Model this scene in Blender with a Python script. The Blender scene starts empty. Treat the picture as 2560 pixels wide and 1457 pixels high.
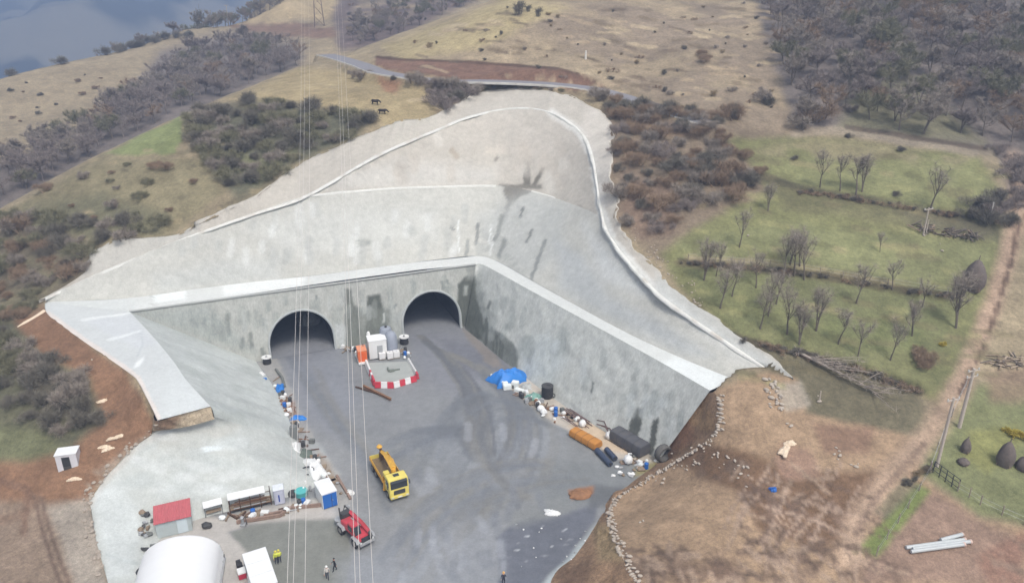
import bpy, bmesh, math, random
import numpy as np
from mathutils import Vector, Matrix
random.seed(7); np.random.seed(7)
R = math.radians
SC = bpy.context.scene
COL = SC.collection

# ------------------------------------------------------------------ camera
CAM_H, PITCH, F = 60.0, R(22.0), 1900.0
SP, CP = math.sin(PITCH), math.cos(PITCH)
cd = bpy.data.cameras.new('camera'); cam = bpy.data.objects.new('camera', cd); COL.objects.link(cam)
cam.location = (0, 0, CAM_H); cam.rotation_euler = (R(90) - PITCH, 0, 0)
cd.sensor_width = 36; cd.lens = F / 2560 * 36; cd.clip_end = 12000; cd.clip_start = 0.5
SC.camera = cam

def at(px, py, z=0.0):
    """point of the place seen at photo pixel (px, py) lying at elevation z"""
    v = (py - 728.5) / F
    d = (CAM_H - z) / (SP + v * CP)
    return Vector(((px - 1280) / F * d, d * (CP - v * SP), z))
def atY(px, py, Y):
    v = (py - 728.5) / F
    d = Y / (CP - v * SP)
    return Vector(((px - 1280) / F * d, Y, CAM_H - d * (SP + v * CP)))
def proj(X, Y, Z):
    dz = CAM_H - Z
    d = np.maximum(Y * CP + dz * SP, 1.0)
    return 1280 + F * X / d, 728.5 + F * (dz * CP - Y * SP) / d

# ------------------------------------------------------------------ colour + noise helpers
K = 0.80
def lin(c):
    c = c / 255.0
    return c / 12.92 if c <= 0.04045 else ((c + 0.055) / 1.055) ** 2.4
def S(r, g, b, k=None):
    k = K if k is None else k
    return (lin(r) * k, lin(g) * k, lin(b) * k)

def _hash(ix, iy, seed):
    h = (ix.astype(np.int64) * 374761393 + iy.astype(np.int64) * 668265263 + seed * 1442695041) & 0x7fffffff
    h = ((h ^ (h >> 13)) * 1274126177) & 0x7fffffff
    return ((h ^ (h >> 16)) & 0xffff) / 65535.0
def vnoise(x, y, seed=0):
    x = np.asarray(x, float); y = np.asarray(y, float)
    ix = np.floor(x); iy = np.floor(y); fx = x - ix; fy = y - iy
    fx = fx * fx * (3 - 2 * fx); fy = fy * fy * (3 - 2 * fy)
    a = _hash(ix, iy, seed); b = _hash(ix + 1, iy, seed); c = _hash(ix, iy + 1, seed); d = _hash(ix + 1, iy + 1, seed)
    return (a * (1 - fx) + b * fx) * (1 - fy) + (c * (1 - fx) + d * fx) * fy
def fbm(x, y, oct=4, seed=0):
    s = 0; a = 0.5; t = 0
    for o in range(oct):
        s = s + a * vnoise(x * 2 ** o, y * 2 ** o, seed + o * 17); t += a; a *= 0.5
    return s / t * 2 - 1

def seg_dist(px, py, P, closed=False):
    """distance to a polyline, nearest param index"""
    best = np.full(px.shape, 1e9); bi = np.zeros(px.shape, int); bt = np.zeros(px.shape)
    n = len(P); m = n if closed else n - 1
    for i in range(m):
        ax, ay = P[i][0], P[i][1]; bx, by = P[(i + 1) % n][0], P[(i + 1) % n][1]
        dx, dy = bx - ax, by - ay; L = dx * dx + dy * dy + 1e-12
        t = np.clip(((px - ax) * dx + (py - ay) * dy) / L, 0, 1)
        d = np.hypot(px - ax - t * dx, py - ay - t * dy)
        k = d < best
        best[k] = d[k]; bi[k] = i; bt[k] = t[k]
    return best, bi, bt
def inside(px, py, P):
    r = np.zeros(px.shape, bool); n = len(P); j = n - 1
    for i in range(n):
        xi, yi = P[i][0], P[i][1]; xj, yj = P[j][0], P[j][1]
        if yi != yj:
            c = ((yi > py) != (yj > py)) & (px < (xj - xi) * (py - yi) / (yj - yi) + xi)
            r ^= c
        j = i
    return r

def paint(X, Y, Z, base, ops, warp=6.0, wscale=1.6):
    """albedo per vertex: regions of soil, grass, stains, each fixed to the ground it lies on"""
    px0, py0 = proj(X, Y, Z)
    wx_, wy_ = fbm(X / wscale, Y / wscale + Z / wscale, 4, 3), fbm(X / wscale + 40, Y / wscale + Z / wscale, 4, 9)
    wl = min(warp, 4.)
    far_sets = {'poly': (px0 + warp * wx_, py0 + warp * .8 * wy_), 'line': (px0 + wl * wx_, py0 + wl * .8 * wy_)}
    C = np.empty((len(X), 3)); C[:] = base
    for op in ops:
        kind, P, col, fea, st = op[:5]
        px, py = far_sets[kind]
        if kind == 'poly':
            xs = [p[0] for p in P]; ys = [p[1] for p in P]
            k = (px > min(xs) - fea) & (px < max(xs) + fea) & (py > min(ys) - fea) & (py < max(ys) + fea)
            if not k.any(): continue
            a, b = px[k], py[k]
            d, _, _ = seg_dist(a, b, P, True); ins = inside(a, b, P)
            sd = np.where(ins, d, -d)
            w = np.clip(sd / (2 * fea) + 0.5, 0, 1); w = w * w * (3 - 2 * w) * st
        else:
            wd = op[5]
            xs = [p[0] for p in P]; ys = [p[1] for p in P]; g = wd + fea
            k = (px > min(xs) - g) & (px < max(xs) + g) & (py > min(ys) - g) & (py < max(ys) + g)
            if not k.any(): continue
            a, b = px[k], py[k]
            d, _, _ = seg_dist(a, b, P, False)
            w = np.clip((wd + fea - d) / (fea + 1e-6), 0, 1) * st
        if len(op) > 6 and op[6]:
            sc, thr = op[6]
            nz = fbm(X[k] / sc, Y[k] / sc + Z[k] / sc * 0.7, 4, 31)
            w = w * np.clip((nz - thr) * 4 + 0.5, 0, 1)
        C[k] = C[k] * (1 - w[:, None]) + np.array(col) * w[:, None]
    return C

# ------------------------------------------------------------------ materials
MATS = {}
def nodes(name):
    m = bpy.data.materials.new(name); m.use_nodes = True
    nt = m.node_tree; nt.nodes.clear()
    o = nt.nodes.new('ShaderNodeOutputMaterial'); b = nt.nodes.new('ShaderNodeBsdfPrincipled')
    nt.links.new(b.outputs[0], o.inputs[0])
    return m, nt, b
def mat_noise(nt, scale, detail=4, rough=.6, coord='Object', stretch=None):
    tc = nt.nodes.new('ShaderNodeTexCoord'); n = nt.nodes.new('ShaderNodeTexNoise')
    n.inputs['Scale'].default_value = scale; n.inputs['Detail'].default_value = detail; n.inputs['Roughness'].default_value = rough
    src = tc.outputs[coord]
    if stretch:
        mp = nt.nodes.new('ShaderNodeMapping'); mp.inputs['Scale'].default_value = stretch
        nt.links.new(src, mp.inputs[0]); src = mp.outputs[0]
    nt.links.new(src, n.inputs['Vector'])
    return n.outputs['Fac']
def math_n(nt, op, a, b=None, clamp=False):
    n = nt.nodes.new('ShaderNodeMath'); n.operation = op; n.use_clamp = clamp
    for i, v in enumerate((a, b)):
        if v is None: continue
        if isinstance(v, (int, float)): n.inputs[i].default_value = v
        else: nt.links.new(v, n.inputs[i])
    return n.outputs[0]
def remap(nt, v, a0, a1, b0, b1):
    n = nt.nodes.new('ShaderNodeMapRange')
    nt.links.new(v, n.inputs[0])
    for i, q in enumerate((a0, a1, b0, b1)): n.inputs[i + 1].default_value = q
    return n.outputs[0]
def vmul(nt, col, f):
    n = nt.nodes.new('ShaderNodeVectorMath'); n.operation = 'SCALE'
    nt.links.new(col, n.inputs[0]); nt.links.new(f, n.inputs['Scale'])
    return n.outputs[0]

def ground_mat(name, scales, amps, rough=.92, bump=.3, bscale=3.0, bdist=.15, spec=.25, stretch=None):
    """albedo attribute, broken up with several sizes of noise"""
    m, nt, b = nodes(name)
    a = nt.nodes.new('ShaderNodeAttribute'); a.attribute_name = 'soil'
    f = None
    for s, am in zip(scales, amps):
        q = remap(nt, mat_noise(nt, s, 5, .65, stretch=stretch), .25, .75, 1 - am, 1 + am)
        f = q if f is None else math_n(nt, 'MULTIPLY', f, q)
    nt.links.new(vmul(nt, a.outputs['Color'], f), b.inputs['Base Color'])
    b.inputs['Roughness'].default_value = rough; b.inputs['Specular IOR Level'].default_value = spec
    bp = nt.nodes.new('ShaderNodeBump'); bp.inputs['Strength'].default_value = bump; bp.inputs['Distance'].default_value = bdist
    nt.links.new(mat_noise(nt, bscale, 6, .7), bp.inputs['Height']); nt.links.new(bp.outputs[0], b.inputs['Normal'])
    MATS[name] = m
    return m
def mat(name, rgb, rough=.6, metal=0., var=.12, scale=2.5, spec=.4, dirt=None, dirt_amt=.35, bump=0.):
    """painted / plastic / metal / cloth surface with grime"""
    if name in MATS: return MATS[name]
    m, nt, b = nodes(name)
    f = remap(nt, mat_noise(nt, scale, 5, .65), .25, .75, 1 - var, 1 + var)
    rg = nt.nodes.new('ShaderNodeRGB'); rg.outputs[0].default_value = (*rgb, 1)
    c = vmul(nt, rg.outputs[0], f)
    if dirt:
        mx = nt.nodes.new('ShaderNodeMix'); mx.data_type = 'RGBA'
        d = remap(nt, mat_noise(nt, scale * .6, 6, .7), .45, .75, 0, dirt_amt)
        nt.links.new(d, mx.inputs[0]); nt.links.new(c, mx.inputs[6]); mx.inputs[7].default_value = (*dirt, 1); c = mx.outputs[2]
    nt.links.new(c, b.inputs['Base Color'])
    b.inputs['Roughness'].default_value = rough; b.inputs['Metallic'].default_value = metal
    b.inputs['Specular IOR Level'].default_value = spec
    if bump:
        bp = nt.nodes.new('ShaderNodeBump'); bp.inputs['Strength'].default_value = bump; bp.inputs['Distance'].default_value = .05
        nt.links.new(mat_noise(nt, scale * 3, 5, .6), bp.inputs['Height']); nt.links.new(bp.outputs[0], b.inputs['Normal'])
    MATS[name] = m
    return m

# ------------------------------------------------------------------ object helpers
def tag(o, label=None, cat=None, group=None, kind=None):
    if label: o['label'] = label
    if cat: o['category'] = cat
    if group: o['group'] = group
    if kind: o['kind'] = kind
    return o
def empty(name, loc, rz=0., label=None, cat=None, group=None):
    o = bpy.data.objects.new(name, None); COL.objects.link(o)
    o.location = loc; o.rotation_euler = (0, 0, rz); o.empty_display_size = .3
    return tag(o, label, cat, group)
def np_mesh(name, V, Fq, m, parent=None, smooth=True, attr=None):
    me = bpy.data.meshes.new(name)
    V = np.asarray(V, np.float32); Fq = np.asarray(Fq, np.int32)
    me.vertices.add(len(V)); me.vertices.foreach_set('co', V.ravel())
    k = Fq.shape[1]
    me.loops.add(Fq.size); me.loops.foreach_set('vertex_index', Fq.ravel())
    me.polygons.add(len(Fq)); me.polygons.foreach_set('loop_start', np.arange(0, Fq.size, k, dtype=np.int32))
    me.polygons.foreach_set('use_smooth', np.full(len(Fq), smooth))
    me.update(calc_edges=True); me.validate()
    if attr is not None:
        ca = me.color_attributes.new('soil', 'FLOAT_COLOR', 'POINT')
        ca.data.foreach_set('color', np.c_[attr, np.ones(len(V))].astype(np.float32).ravel())
    me.materials.append(m)
    o = bpy.data.objects.new(name, me); COL.objects.link(o)
    if parent: o.parent = parent
    return o
def dense(line, n):
    """resample a polyline of Vectors to n points at equal steps"""
    L = [0]
    for a, b in zip(line, line[1:]): L.append(L[-1] + (b - a).length)
    out = []; j = 0
    for i in range(n):
        s = L[-1] * i / (n - 1)
        while j < len(L) - 2 and s > L[j + 1]: j += 1
        t = (s - L[j]) / max(L[j + 1] - L[j], 1e-9)
        out.append(line[j].lerp(line[j + 1], min(max(t, 0), 1)))
    return out
def crom(P, sub):
    """smooth (Catmull-Rom) curve through points"""
    out = []
    for i in range(len(P) - 1):
        p0 = P[max(i - 1, 0)]; p1 = P[i]; p2 = P[i + 1]; p3 = P[min(i + 2, len(P) - 1)]
        for k in range(sub):
            t = k / sub
            out.append(.5 * ((2 * p1) + (p2 - p0) * t + (2 * p0 - 5 * p1 + 4 * p2 - p3) * t * t + (3 * p1 - p0 - 3 * p2 + p3) * t ** 3))
    out.append(P[-1].copy())
    return out
def loft_grid(A, B, step=.5, m=None, smooth=True, sub=None):
    """ruled surface between two lines whose points correspond one to one; returns grid (n, m, 3)"""
    if smooth:
        A = crom(A, 8); B = crom(B, 8)
    a = np.array(A); b = np.array(B)
    # equal steps along the mean line
    mid = (a + b) / 2
    L = np.r_[0, np.cumsum(np.linalg.norm(np.diff(mid, axis=0), axis=1))]
    LL = max(L[-1], np.r_[0, np.cumsum(np.linalg.norm(np.diff(b, axis=0), axis=1))][-1])
    n = max(3, int(LL / step)); s = np.linspace(0, L[-1], n)
    a = np.stack([np.interp(s, L, a[:, i]) for i in range(3)], 1); b = np.stack([np.interp(s, L, b[:, i]) for i in range(3)], 1)
    if m is None: m = max(2, int(np.linalg.norm(a - b, axis=1).max() / step) + 1)
    t = np.linspace(0, 1, m)[None, :, None]
    return a[:, None] * (1 - t) + b[:, None] * t
def grid_faces(n, m, off=0):
    i = np.arange(n - 1)[:, None] * m + np.arange(m - 1)[None]
    i = i.ravel() + off
    return np.stack([i, i + m, i + m + 1, i + 1], 1)
def grid_obj(name, G, material, base, ops, noise=.0, nscale=2.5, parent=None, warp=5., wscale=1.6, edge0=False, edge1=False, flip=False):
    n, m, _ = G.shape
    du = np.gradient(G, axis=0); dv = np.gradient(G, axis=1)
    N = np.cross(du, dv); N /= np.linalg.norm(N, axis=2, keepdims=True) + 1e-9
    N *= np.sign(N[:, :, 2:3].sum() or 1)
    if noise:
        f = np.ones((n, m)); 
        if m > 3:
            w = np.minimum(np.arange(m), np.arange(m)[::-1]); f = f * np.clip(w / 3., 0, 1)[None]
        w2 = np.minimum(np.arange(n), np.arange(n)[::-1]); f = f * np.clip(w2 / 4., 0, 1)[:, None]
        q = fbm((G[:, :, 0] + G[:, :, 2] * .6) / nscale, (G[:, :, 1] + G[:, :, 2] * .6) / nscale, 5, 5)
        G = G + N * (q * noise * f)[:, :, None]
    V = G.reshape(-1, 3)
    C = paint(V[:, 0], V[:, 1], V[:, 2], base, ops, warp, wscale)
    Fq = grid_faces(n, m)
    if flip: Fq = Fq[:, ::-1]
    return np_mesh(name, V, Fq, material, parent, True, C)
def skirt(G, depth):
    """add a short downward lip at the last column of a loft grid"""
    e = G[:, -1:, :].copy(); e[:, :, 2] -= depth
    return np.concatenate([G, e], 1)

# ------------------------------------------------------------------ break lines of the place (photo pixel x, y, elevation)
ZW = 11.7
def L3(pts): return [at(*p) for p in pts]
pad_out = L3([(112, 755, 12.7), (122, 788, 12.5), (205, 850, 12.2), (300, 915, 11.9), (340, 945, 11.7), (370, 1000, 11.2), (395, 1050, 10.6)])
pad_in = L3([(323, 778, ZW), (352, 808, 11.6), (390, 850, 11.5), (435, 905, 11.2), (462, 945, 11), (495, 982, 10.7), (527, 1015, 10.4)])
slope_crest = L3([(323, 779, ZW - .05), (352, 808, 11.55), (390, 850, 11.4), (435, 905, 11.1), (462, 945, 10.9), (495, 982, 10.6), (527, 1016, 10.3), (536, 1042, 8.8)])
slope_toe = L3([(640, 903, 0), (655, 925, 0), (675, 952, 0), (695, 985, 0), (712, 1020, 0), (725, 1055, 0), (735, 1080, 0), (742, 1100, 0)])
apron_out = L3([(536, 1042, 8.8), (470, 1054, 8.7), (400, 1070, 8.2), (330, 1120, 6.5), (265, 1190, 4.7), (224, 1250, 3.2), (240, 1350, 1.5), (270, 1457, .6), (300, 1600, .3)])
apron_in = L3([(742, 1100, 0), (765, 1160, 0), (790, 1215, 0), (640, 1262, 0), (520, 1290, 0), (420, 1330, 0), (365, 1400, 0), (355, 1457, 0), (350, 1600, 0)])
bench = [((323, 778, ZW), (112, 755, 12.7)), ((420, 765, ZW), (320, 745, 12.4)), ((600, 738, ZW), (560, 713, 12.2)), ((860, 700, ZW), (850, 679, 12.2)),
         ((1050, 674, ZW), (1045, 655, 12.2)), ((1190, 660, ZW), (1190, 640, 12.2))]
rbench = [((1190, 660, ZW), (1190, 640, 12.2)), ((1215, 665, ZW), (1235, 650, 12.1)), ((1330, 728, ZW), (1400, 740, 12.0)), ((1480, 810, 11.6), (1560, 828, 11.9)), ((1640, 898, 11.5), (1700, 893, 11.7)),
          ((1775, 976, 11.3), (1835, 948, 11.6))]
tier1 = [((112, 755, 12.7), (113, 745, 13.4)), ((320, 745, 12.4), (300, 660, 17.2)), ((560, 713, 12.2), (520, 574, 21.2)), ((770, 690, 12.2), (770, 488, 24.6)),
         ((950, 667, 12.2), (950, 472, 24.2)), ((1100, 648, 12.2), (1100, 466, 23.3)), ((1190, 640, 12.2), (1240, 464, 22.8)), ((1235, 650, 12.1), (1330, 478, 22.6)),
         ((1310, 690, 12.1), (1410, 503, 22.4)), ((1420, 752, 12.0), (1508, 548, 23.0)), ((1560, 828, 11.9), (1560, 640, 20.2)), ((1700, 893, 11.7), (1740, 800, 16.2)), ((1835, 948, 11.6), (1922, 925, 12.8))]
tier2 = [((770, 488, 24.6), (770, 485, 24.8)), ((950, 472, 24.2), (940, 390, 29.7)), ((1100, 466, 23.3), (1090, 325, 32.6)), ((1240, 464, 22.8), (1240, 278, 35.3)),
         ((1330, 478, 22.6), (1380, 283, 35.4)), ((1410, 503, 22.4), (1465, 355, 31.8)), ((1508, 548, 23.0), (1506, 540, 23.3))]
band = [((113, 745, 13.4), (106, 749, 13.2)), ((200, 705, 15.0), (204, 690, 15.5)), ((260, 678, 16.3), (262, 612, 19.4)), ((420, 612, 19.3), (430, 590, 20.4)), ((520, 574, 21.2), (515, 552, 22.6)),
        ((640, 532, 22.9), (625, 500, 24.9)), ((770, 487, 24.7), (760, 408, 28.4)), ((940, 390, 29.7), (970, 312, 33.8)), ((1090, 325, 32.6), (1075, 296, 34.6)), ((1180, 290, 34.6), (1185, 236, 37.6)),
        ((1290, 270, 35.7), (1290, 222, 38.6)), ((1380, 283, 35.4), (1425, 241, 37.9)), ((1450, 330, 33.0), (1518, 303, 34.8)), ((1482, 395, 29.9), (1523, 390, 30.8)), ((1502, 520, 24.2), (1533, 500, 25.9)),
        ((1530, 600, 21.5), (1552, 590, 22.3)), ((1640, 730, 18.0), (1690, 730, 18.2)), ((1780, 830, 15.4), (1830, 830, 15.6)), ((1922, 925, 12.8), (1985, 940, 13.0))]
crest = L3([(1782, 979, 11.3), (1794, 1030, 10.4), (1790, 1082, 9), (1725, 1130, 6), (1650, 1177, 2.6), (1590, 1212, 1.2), (1535, 1250, .6), (1520, 1300, 1.6), (1545, 1370, 4), (1590, 1457, 5.2)])
crest.append(crest[-1] + Vector((3, -12, -.5)))
toe = L3([(1655, 1142, -.05), (1662, 1148, -.05), (1668, 1153, -.05), (1650, 1160, -.05), (1625, 1172, -.05), (1570, 1212, -.05), (1520, 1250, -.05), (1493, 1305, -.05), (1440, 1385, -.05), (1375, 1457, -.05)])
toe.append(toe[-1] + Vector((-1, -12, 0)))
def pr(pairs): return [at(*a) for a, b in pairs], [at(*b) for a, b in pairs]
band_in, band_out = pr(band)
# ragged outer edge of the sprayed concrete
band_out_s = crom(band_out, 8)
for i, p in enumerate(band_out_s):
    w = 0 if i < 10 else 1
    p.x += w * .9 * float(fbm(np.array([i * .45]), np.array([2.]), 3, 4)[0]); p.y += w * .9 * float(fbm(np.array([i * .45]), np.array([7.]), 3, 5)[0])
hole = band_out_s + L3([(1922, 926, 12.8), (1835, 949, 11.6)]) + crest + [Vector((-34, 30, .2))] + list(reversed(apron_out[2:])) + list(reversed(pad_out[:]))

# ------------------------------------------------------------------ natural ground: thin-plate surface through surveyed points
def tps_fit(P, lam=1e-3):
    P = np.array(P, float); n = len(P); s = 100.
    x = P[:, :2] / s
    d = np.linalg.norm(x[:, None] - x[None], axis=2); Kk = np.where(d > 0, d * d * np.log(d + 1e-12), 0) + lam * np.eye(n)
    A = np.zeros((n + 3, n + 3)); A[:n, :n] = Kk; A[:n, n] = 1; A[:n, n + 1:] = x; A[n, :n] = 1; A[n + 1:, :n] = x.T
    w = np.linalg.solve(A, np.r_[P[:, 2], 0, 0, 0])
    def f(X, Y):
        X = np.asarray(X, float); sh = X.shape; q = np.stack([X.ravel(), np.asarray(Y, float).ravel()], 1) / s
        out = np.empty(len(q))
        for i in range(0, len(q), 20000):
            r = np.linalg.norm(q[i:i + 20000, None] - x[None], axis=2)
            out[i:i + 20000] = np.where(r > 0, r * r * np.log(r + 1e-12), 0) @ w[:n] + w[n] + q[i:i + 20000] @ w[n + 1:]
        return out.reshape(sh)
    return f
ridge = [(-150, 610, 16.5), (0, 530, 20), (120, 455, 23.5), (250, 385, 27), (450, 290, 33), (560, 245, 35), (660, 202, 37.3), (750, 168, 39.3), (850, 143, 41)]
ridge2 = [(955, 118, 43.5), (1100, 62, 49), (1180, 32, 52.3), (1270, 0, 55.5)]
ctrl = [at(*p) for p in ridge + ridge2]
for p in ridge: q = at(*p); ctrl += [q + Vector((-10, 14, -5.5)), q + Vector((-24, 34, -17)), q + Vector((-45, 60, -30))]
for p in ridge2: q = at(*p); ctrl += [q + Vector((-12, 20, -3)), q + Vector((-25, 55, -14))]
ctrl += L3([(0, 700, 12.8), (0, 620, 16.3), (150, 640, 17), (300, 500, 24), (500, 400, 29), (700, 300, 34), (900, 250, 37), (900, 200, 38.5)])
ctrl += L3([(2200, 700, 19), (2200, 400, 30.2), (2500, 400, 29.5), (2500, 700, 18.5), (2200, 850, 15), (2500, 900, 13), (2200, 1000, 11.5), (1950, 1120, 9.3), (2300, 1300, 7), (2560, 1200, 8.5), (1700, 1300, 5.2),
            (2000, 1457, 5), (2560, 1457, 5), (2560, 1000, 11), (1850, 1250, 6.6), (1800, 600, 23), (1900, 450, 28)])
ctrl += L3([(850, 147, 41.2), (950, 160, 40.7), (1100, 190, 40), (1300, 213, 39.3), (1500, 231, 38.3), (1700, 283, 36.3), (2100, 330, 33.5), (2450, 385, 31.5), (1300, 160, 42.3), (1300, 100, 47.2), (1300, 20, 54), (1500, 100, 47.3),
            (1500, 0, 55.9), (1100, 125, 44.4), (2100, 200, 40.9), (2100, 0, 56), (2500, 200, 41.3), (2500, 0, 56.2), (1800, 100, 47.5), (1800, 0, 55.9)])
ctrl += L3([(60, 1000, 8.8), (60, 880, 10.8), (300, 1000, 9.3), (0, 1250, 3), (100, 1457, 1.5), (163, 1180, 5), (-200, 1200, 3), (200, 1320, 2.4), (230, 1120, 6.8), (-150, 900, 9)])
ctrl += band_out[1:] + pad_out + apron_out[2:] + crest[:-1]
ctrl += [Vector(v) for v in [(-300, 120, -20), (-300, 200, -30), (-250, 300, -40), (-150, 380, -20), (20, 275, 65), (100, 260, 67), (180, 240, 62), (200, 150, 30), (200, 60, 6), (60, 330, 82), (200, 330, 85), (-120, 60, 0), (-60, 35, 0), (60, 35, 1.5), (100, 40, 2), (-180, 110, 3)]]
fA = tps_fit(ctrl, 2e-4)
rb = [(-350, 300, 245), (-150, 255, 265), (0, 200, 282), (150, 160, 305), (330, 122, 330), (480, 74, 350), (600, 64, 360)]
cb = [atY(*p) for p in rb + [(720, 4, 380)]]
for p in rb: q = atY(*p); cb += [q + Vector((-18, 40, -10)), q + Vector((-40, 100, -38))]
cb += [atY(*p) for p in [(-200, 420, 195), (0, 500, 170), (0, 400, 200), (0, 300, 245), (300, 330, 220), (300, 230, 270), (450, 280, 230), (450, 180, 290), (600, 210, 262), (600, 130, 310), (700, 160, 285), (700, 60, 360),
                         (850, 70, 325), (850, 0, 390), (1000, 60, 330), (1000, 0, 385), (1150, 0, 380), (1000, 110, 290), (700, -60, 450), (1000, -60, 450)]]
cb += [Vector(v) for v in [(-120, 130, 4), (-60, 215, 12), (-20, 225, 15), (60, 300, 30), (200, 320, 30), (-350, 200, 2), (-350, 120, -20), (0, 480, 60), (-250, 480, -60), (200, 450, 70)]]
fB = tps_fit(cb, 2e-4)

def natural(X, Y, which=False):
    a = fA(X, Y); b = fB(X, Y)
    b = np.where(Y < 120, -50, b)
    # the further hill only shows on the left and behind the ridge
    b = b - np.clip((X - (-5 + (Y - 240) * .25)) / 15., 0, 1) * 60 - np.clip((165 - Y) / 20, 0, 1) * 40
    if which: return b > a
    z = np.maximum(a, b)
    n = .5 * fbm(X / 14, Y / 14, 4, 2) + .22 * fbm(X / 3.1, Y / 3.1, 4, 8)
    # road cut above the portal and the terraces in the meadow are added where they lie
    return z, n
# ------------------------------------------------------------------ natural ground mesh
road_line = [at(*p) for p in [(815, 137, 41.6), (850, 146, 41.3), (905, 163, 41.0), (950, 180, 40.6), (1020, 192, 40.2), (1100, 203, 39.8), (1200, 203, 40.0), (1300, 206, 39.8), (1400, 212, 39.5), (1500, 226, 38.8), (1600, 255, 37.4), (1700, 286, 36.2), (1770, 308, 35.4)]]
road_line = crom(road_line, 6)
ys = [30.]
while ys[-1] < 480: ys.append(ys[-1] + (.45 + .0022 * max(ys[-1] - 60, 0) + (.00008 * max(ys[-1] - 200, 0) ** 2)))
ys = np.array(ys); NX = 460
sx = np.linspace(-1, 1, NX)
GY, GS = np.meshgrid(ys, sx, indexing='ij')
GX = GS * (22 + GY * .86)
Z0, NZ = natural(GX, GY)
dh, _, _ = seg_dist(GX.ravel(), GY.ravel(), hole, True); dh = dh.reshape(GX.shape)
inn = inside(GX.ravel(), GY.ravel(), hole).reshape(GX.shape)
GZ = Z0 + NZ * np.clip(dh / 5, 0, 1)
# road bench and the bank cut above it
dr, bi, bt = seg_dist(GX.ravel(), GY.ravel(), road_line)
A_ = np.array(road_line); nx = np.minimum(bi + 1, len(A_) - 1)
q = A_[bi] + (A_[nx] - A_[bi]) * bt[:, None]
tdir = A_[nx] - A_[bi]; side = tdir[:, 0] * (GY.ravel() - q[:, 1]) - tdir[:, 1] * (GX.ravel() - q[:, 0])   # > 0: uphill, away from the camera
dr = dr.reshape(GX.shape); side = side.reshape(GX.shape); rz = q[:, 2].reshape(GX.shape); qx = q[:, 0].reshape(GX.shape)
flat = np.clip((4.2 - dr) / 1.2, 0, 1) * np.clip((dh - .3) / 1.5, 0, 1)
up = np.where(side > 0, 1., 0.)
cutamt = np.clip((qx + 45) / 8, 0, 1) * np.clip((24 - qx) / 10, 0, 1)
GZ = GZ + up * cutamt * 1.5 * np.clip((dr - 3) / 1, 0, 1) * np.clip((20 - dr) / 15, 0, 1)
GZ = GZ * (1 - flat) + (rz - .05) * flat
# low terrace steps across the meadow
for P, hgt in (([(1700, 655, 20), (1860, 668, 19.7), (2050, 690, 19.2), (2220, 720, 18.4), (2390, 742, 17.6)], .9), ([(1990, 478, 26.5), (2150, 498, 26), (2330, 528, 25), (2500, 556, 24)], .8), ([(1850, 850, 15), (2000, 888, 14), (2150, 925, 13), (2300, 978, 11.8)], 1.0), ([(2330, 1195, 8.6), (2400, 1245, 8), (2560, 1310, 7)], .5)):
    w = L3(P); d, b2, t2 = seg_dist(GX.ravel(), GY.ravel(), w); W = np.array(w); n2 = np.minimum(b2 + 1, len(W) - 1)
    qq = W[b2] + (W[n2] - W[b2]) * t2[:, None]; td = W[n2] - W[b2]
    sd = (td[:, 0] * (GY.ravel() - qq[:, 1]) - td[:, 1] * (GX.ravel() - qq[:, 0])) / (np.hypot(td[:, 0], td[:, 1]) + 1e-9)
    e = np.clip((t2 * (len(W) - 1) * 0 + 1), 0, 1)
    f = np.where(sd > 0, 1, -1) * np.clip(np.abs(sd) / .5, 0, 1) * np.exp(-d / 4) * hgt * .5
    GZ = GZ + f.reshape(GX.shape) * np.clip(dh / 6, 0, 1)

# drop the part of the sheet inside the excavation, snap its rim onto the break lines
V = np.stack([GX, GY, GZ], 2).reshape(-1, 3)
Fq = grid_faces(len(ys), NX)[:, ::-1]
innf = inn.ravel()
keep = ~innf[Fq].all(1)
Fq = Fq[keep]
used = np.unique(Fq)
snap = used[innf[used]]
d, b3, t3 = seg_dist(V[snap, 0], V[snap, 1], hole, True)
H = np.array([tuple(h) for h in hole]); n3 = (b3 + 1) % len(H)
V[snap] = H[b3] + (H[n3] - H[b3]) * t3[:, None]
V[snap, 2] -= .03
remap_i = -np.ones(len(V), int); remap_i[used] = np.arange(len(used))
V = V[used]; Fq = remap_i[Fq]

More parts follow.
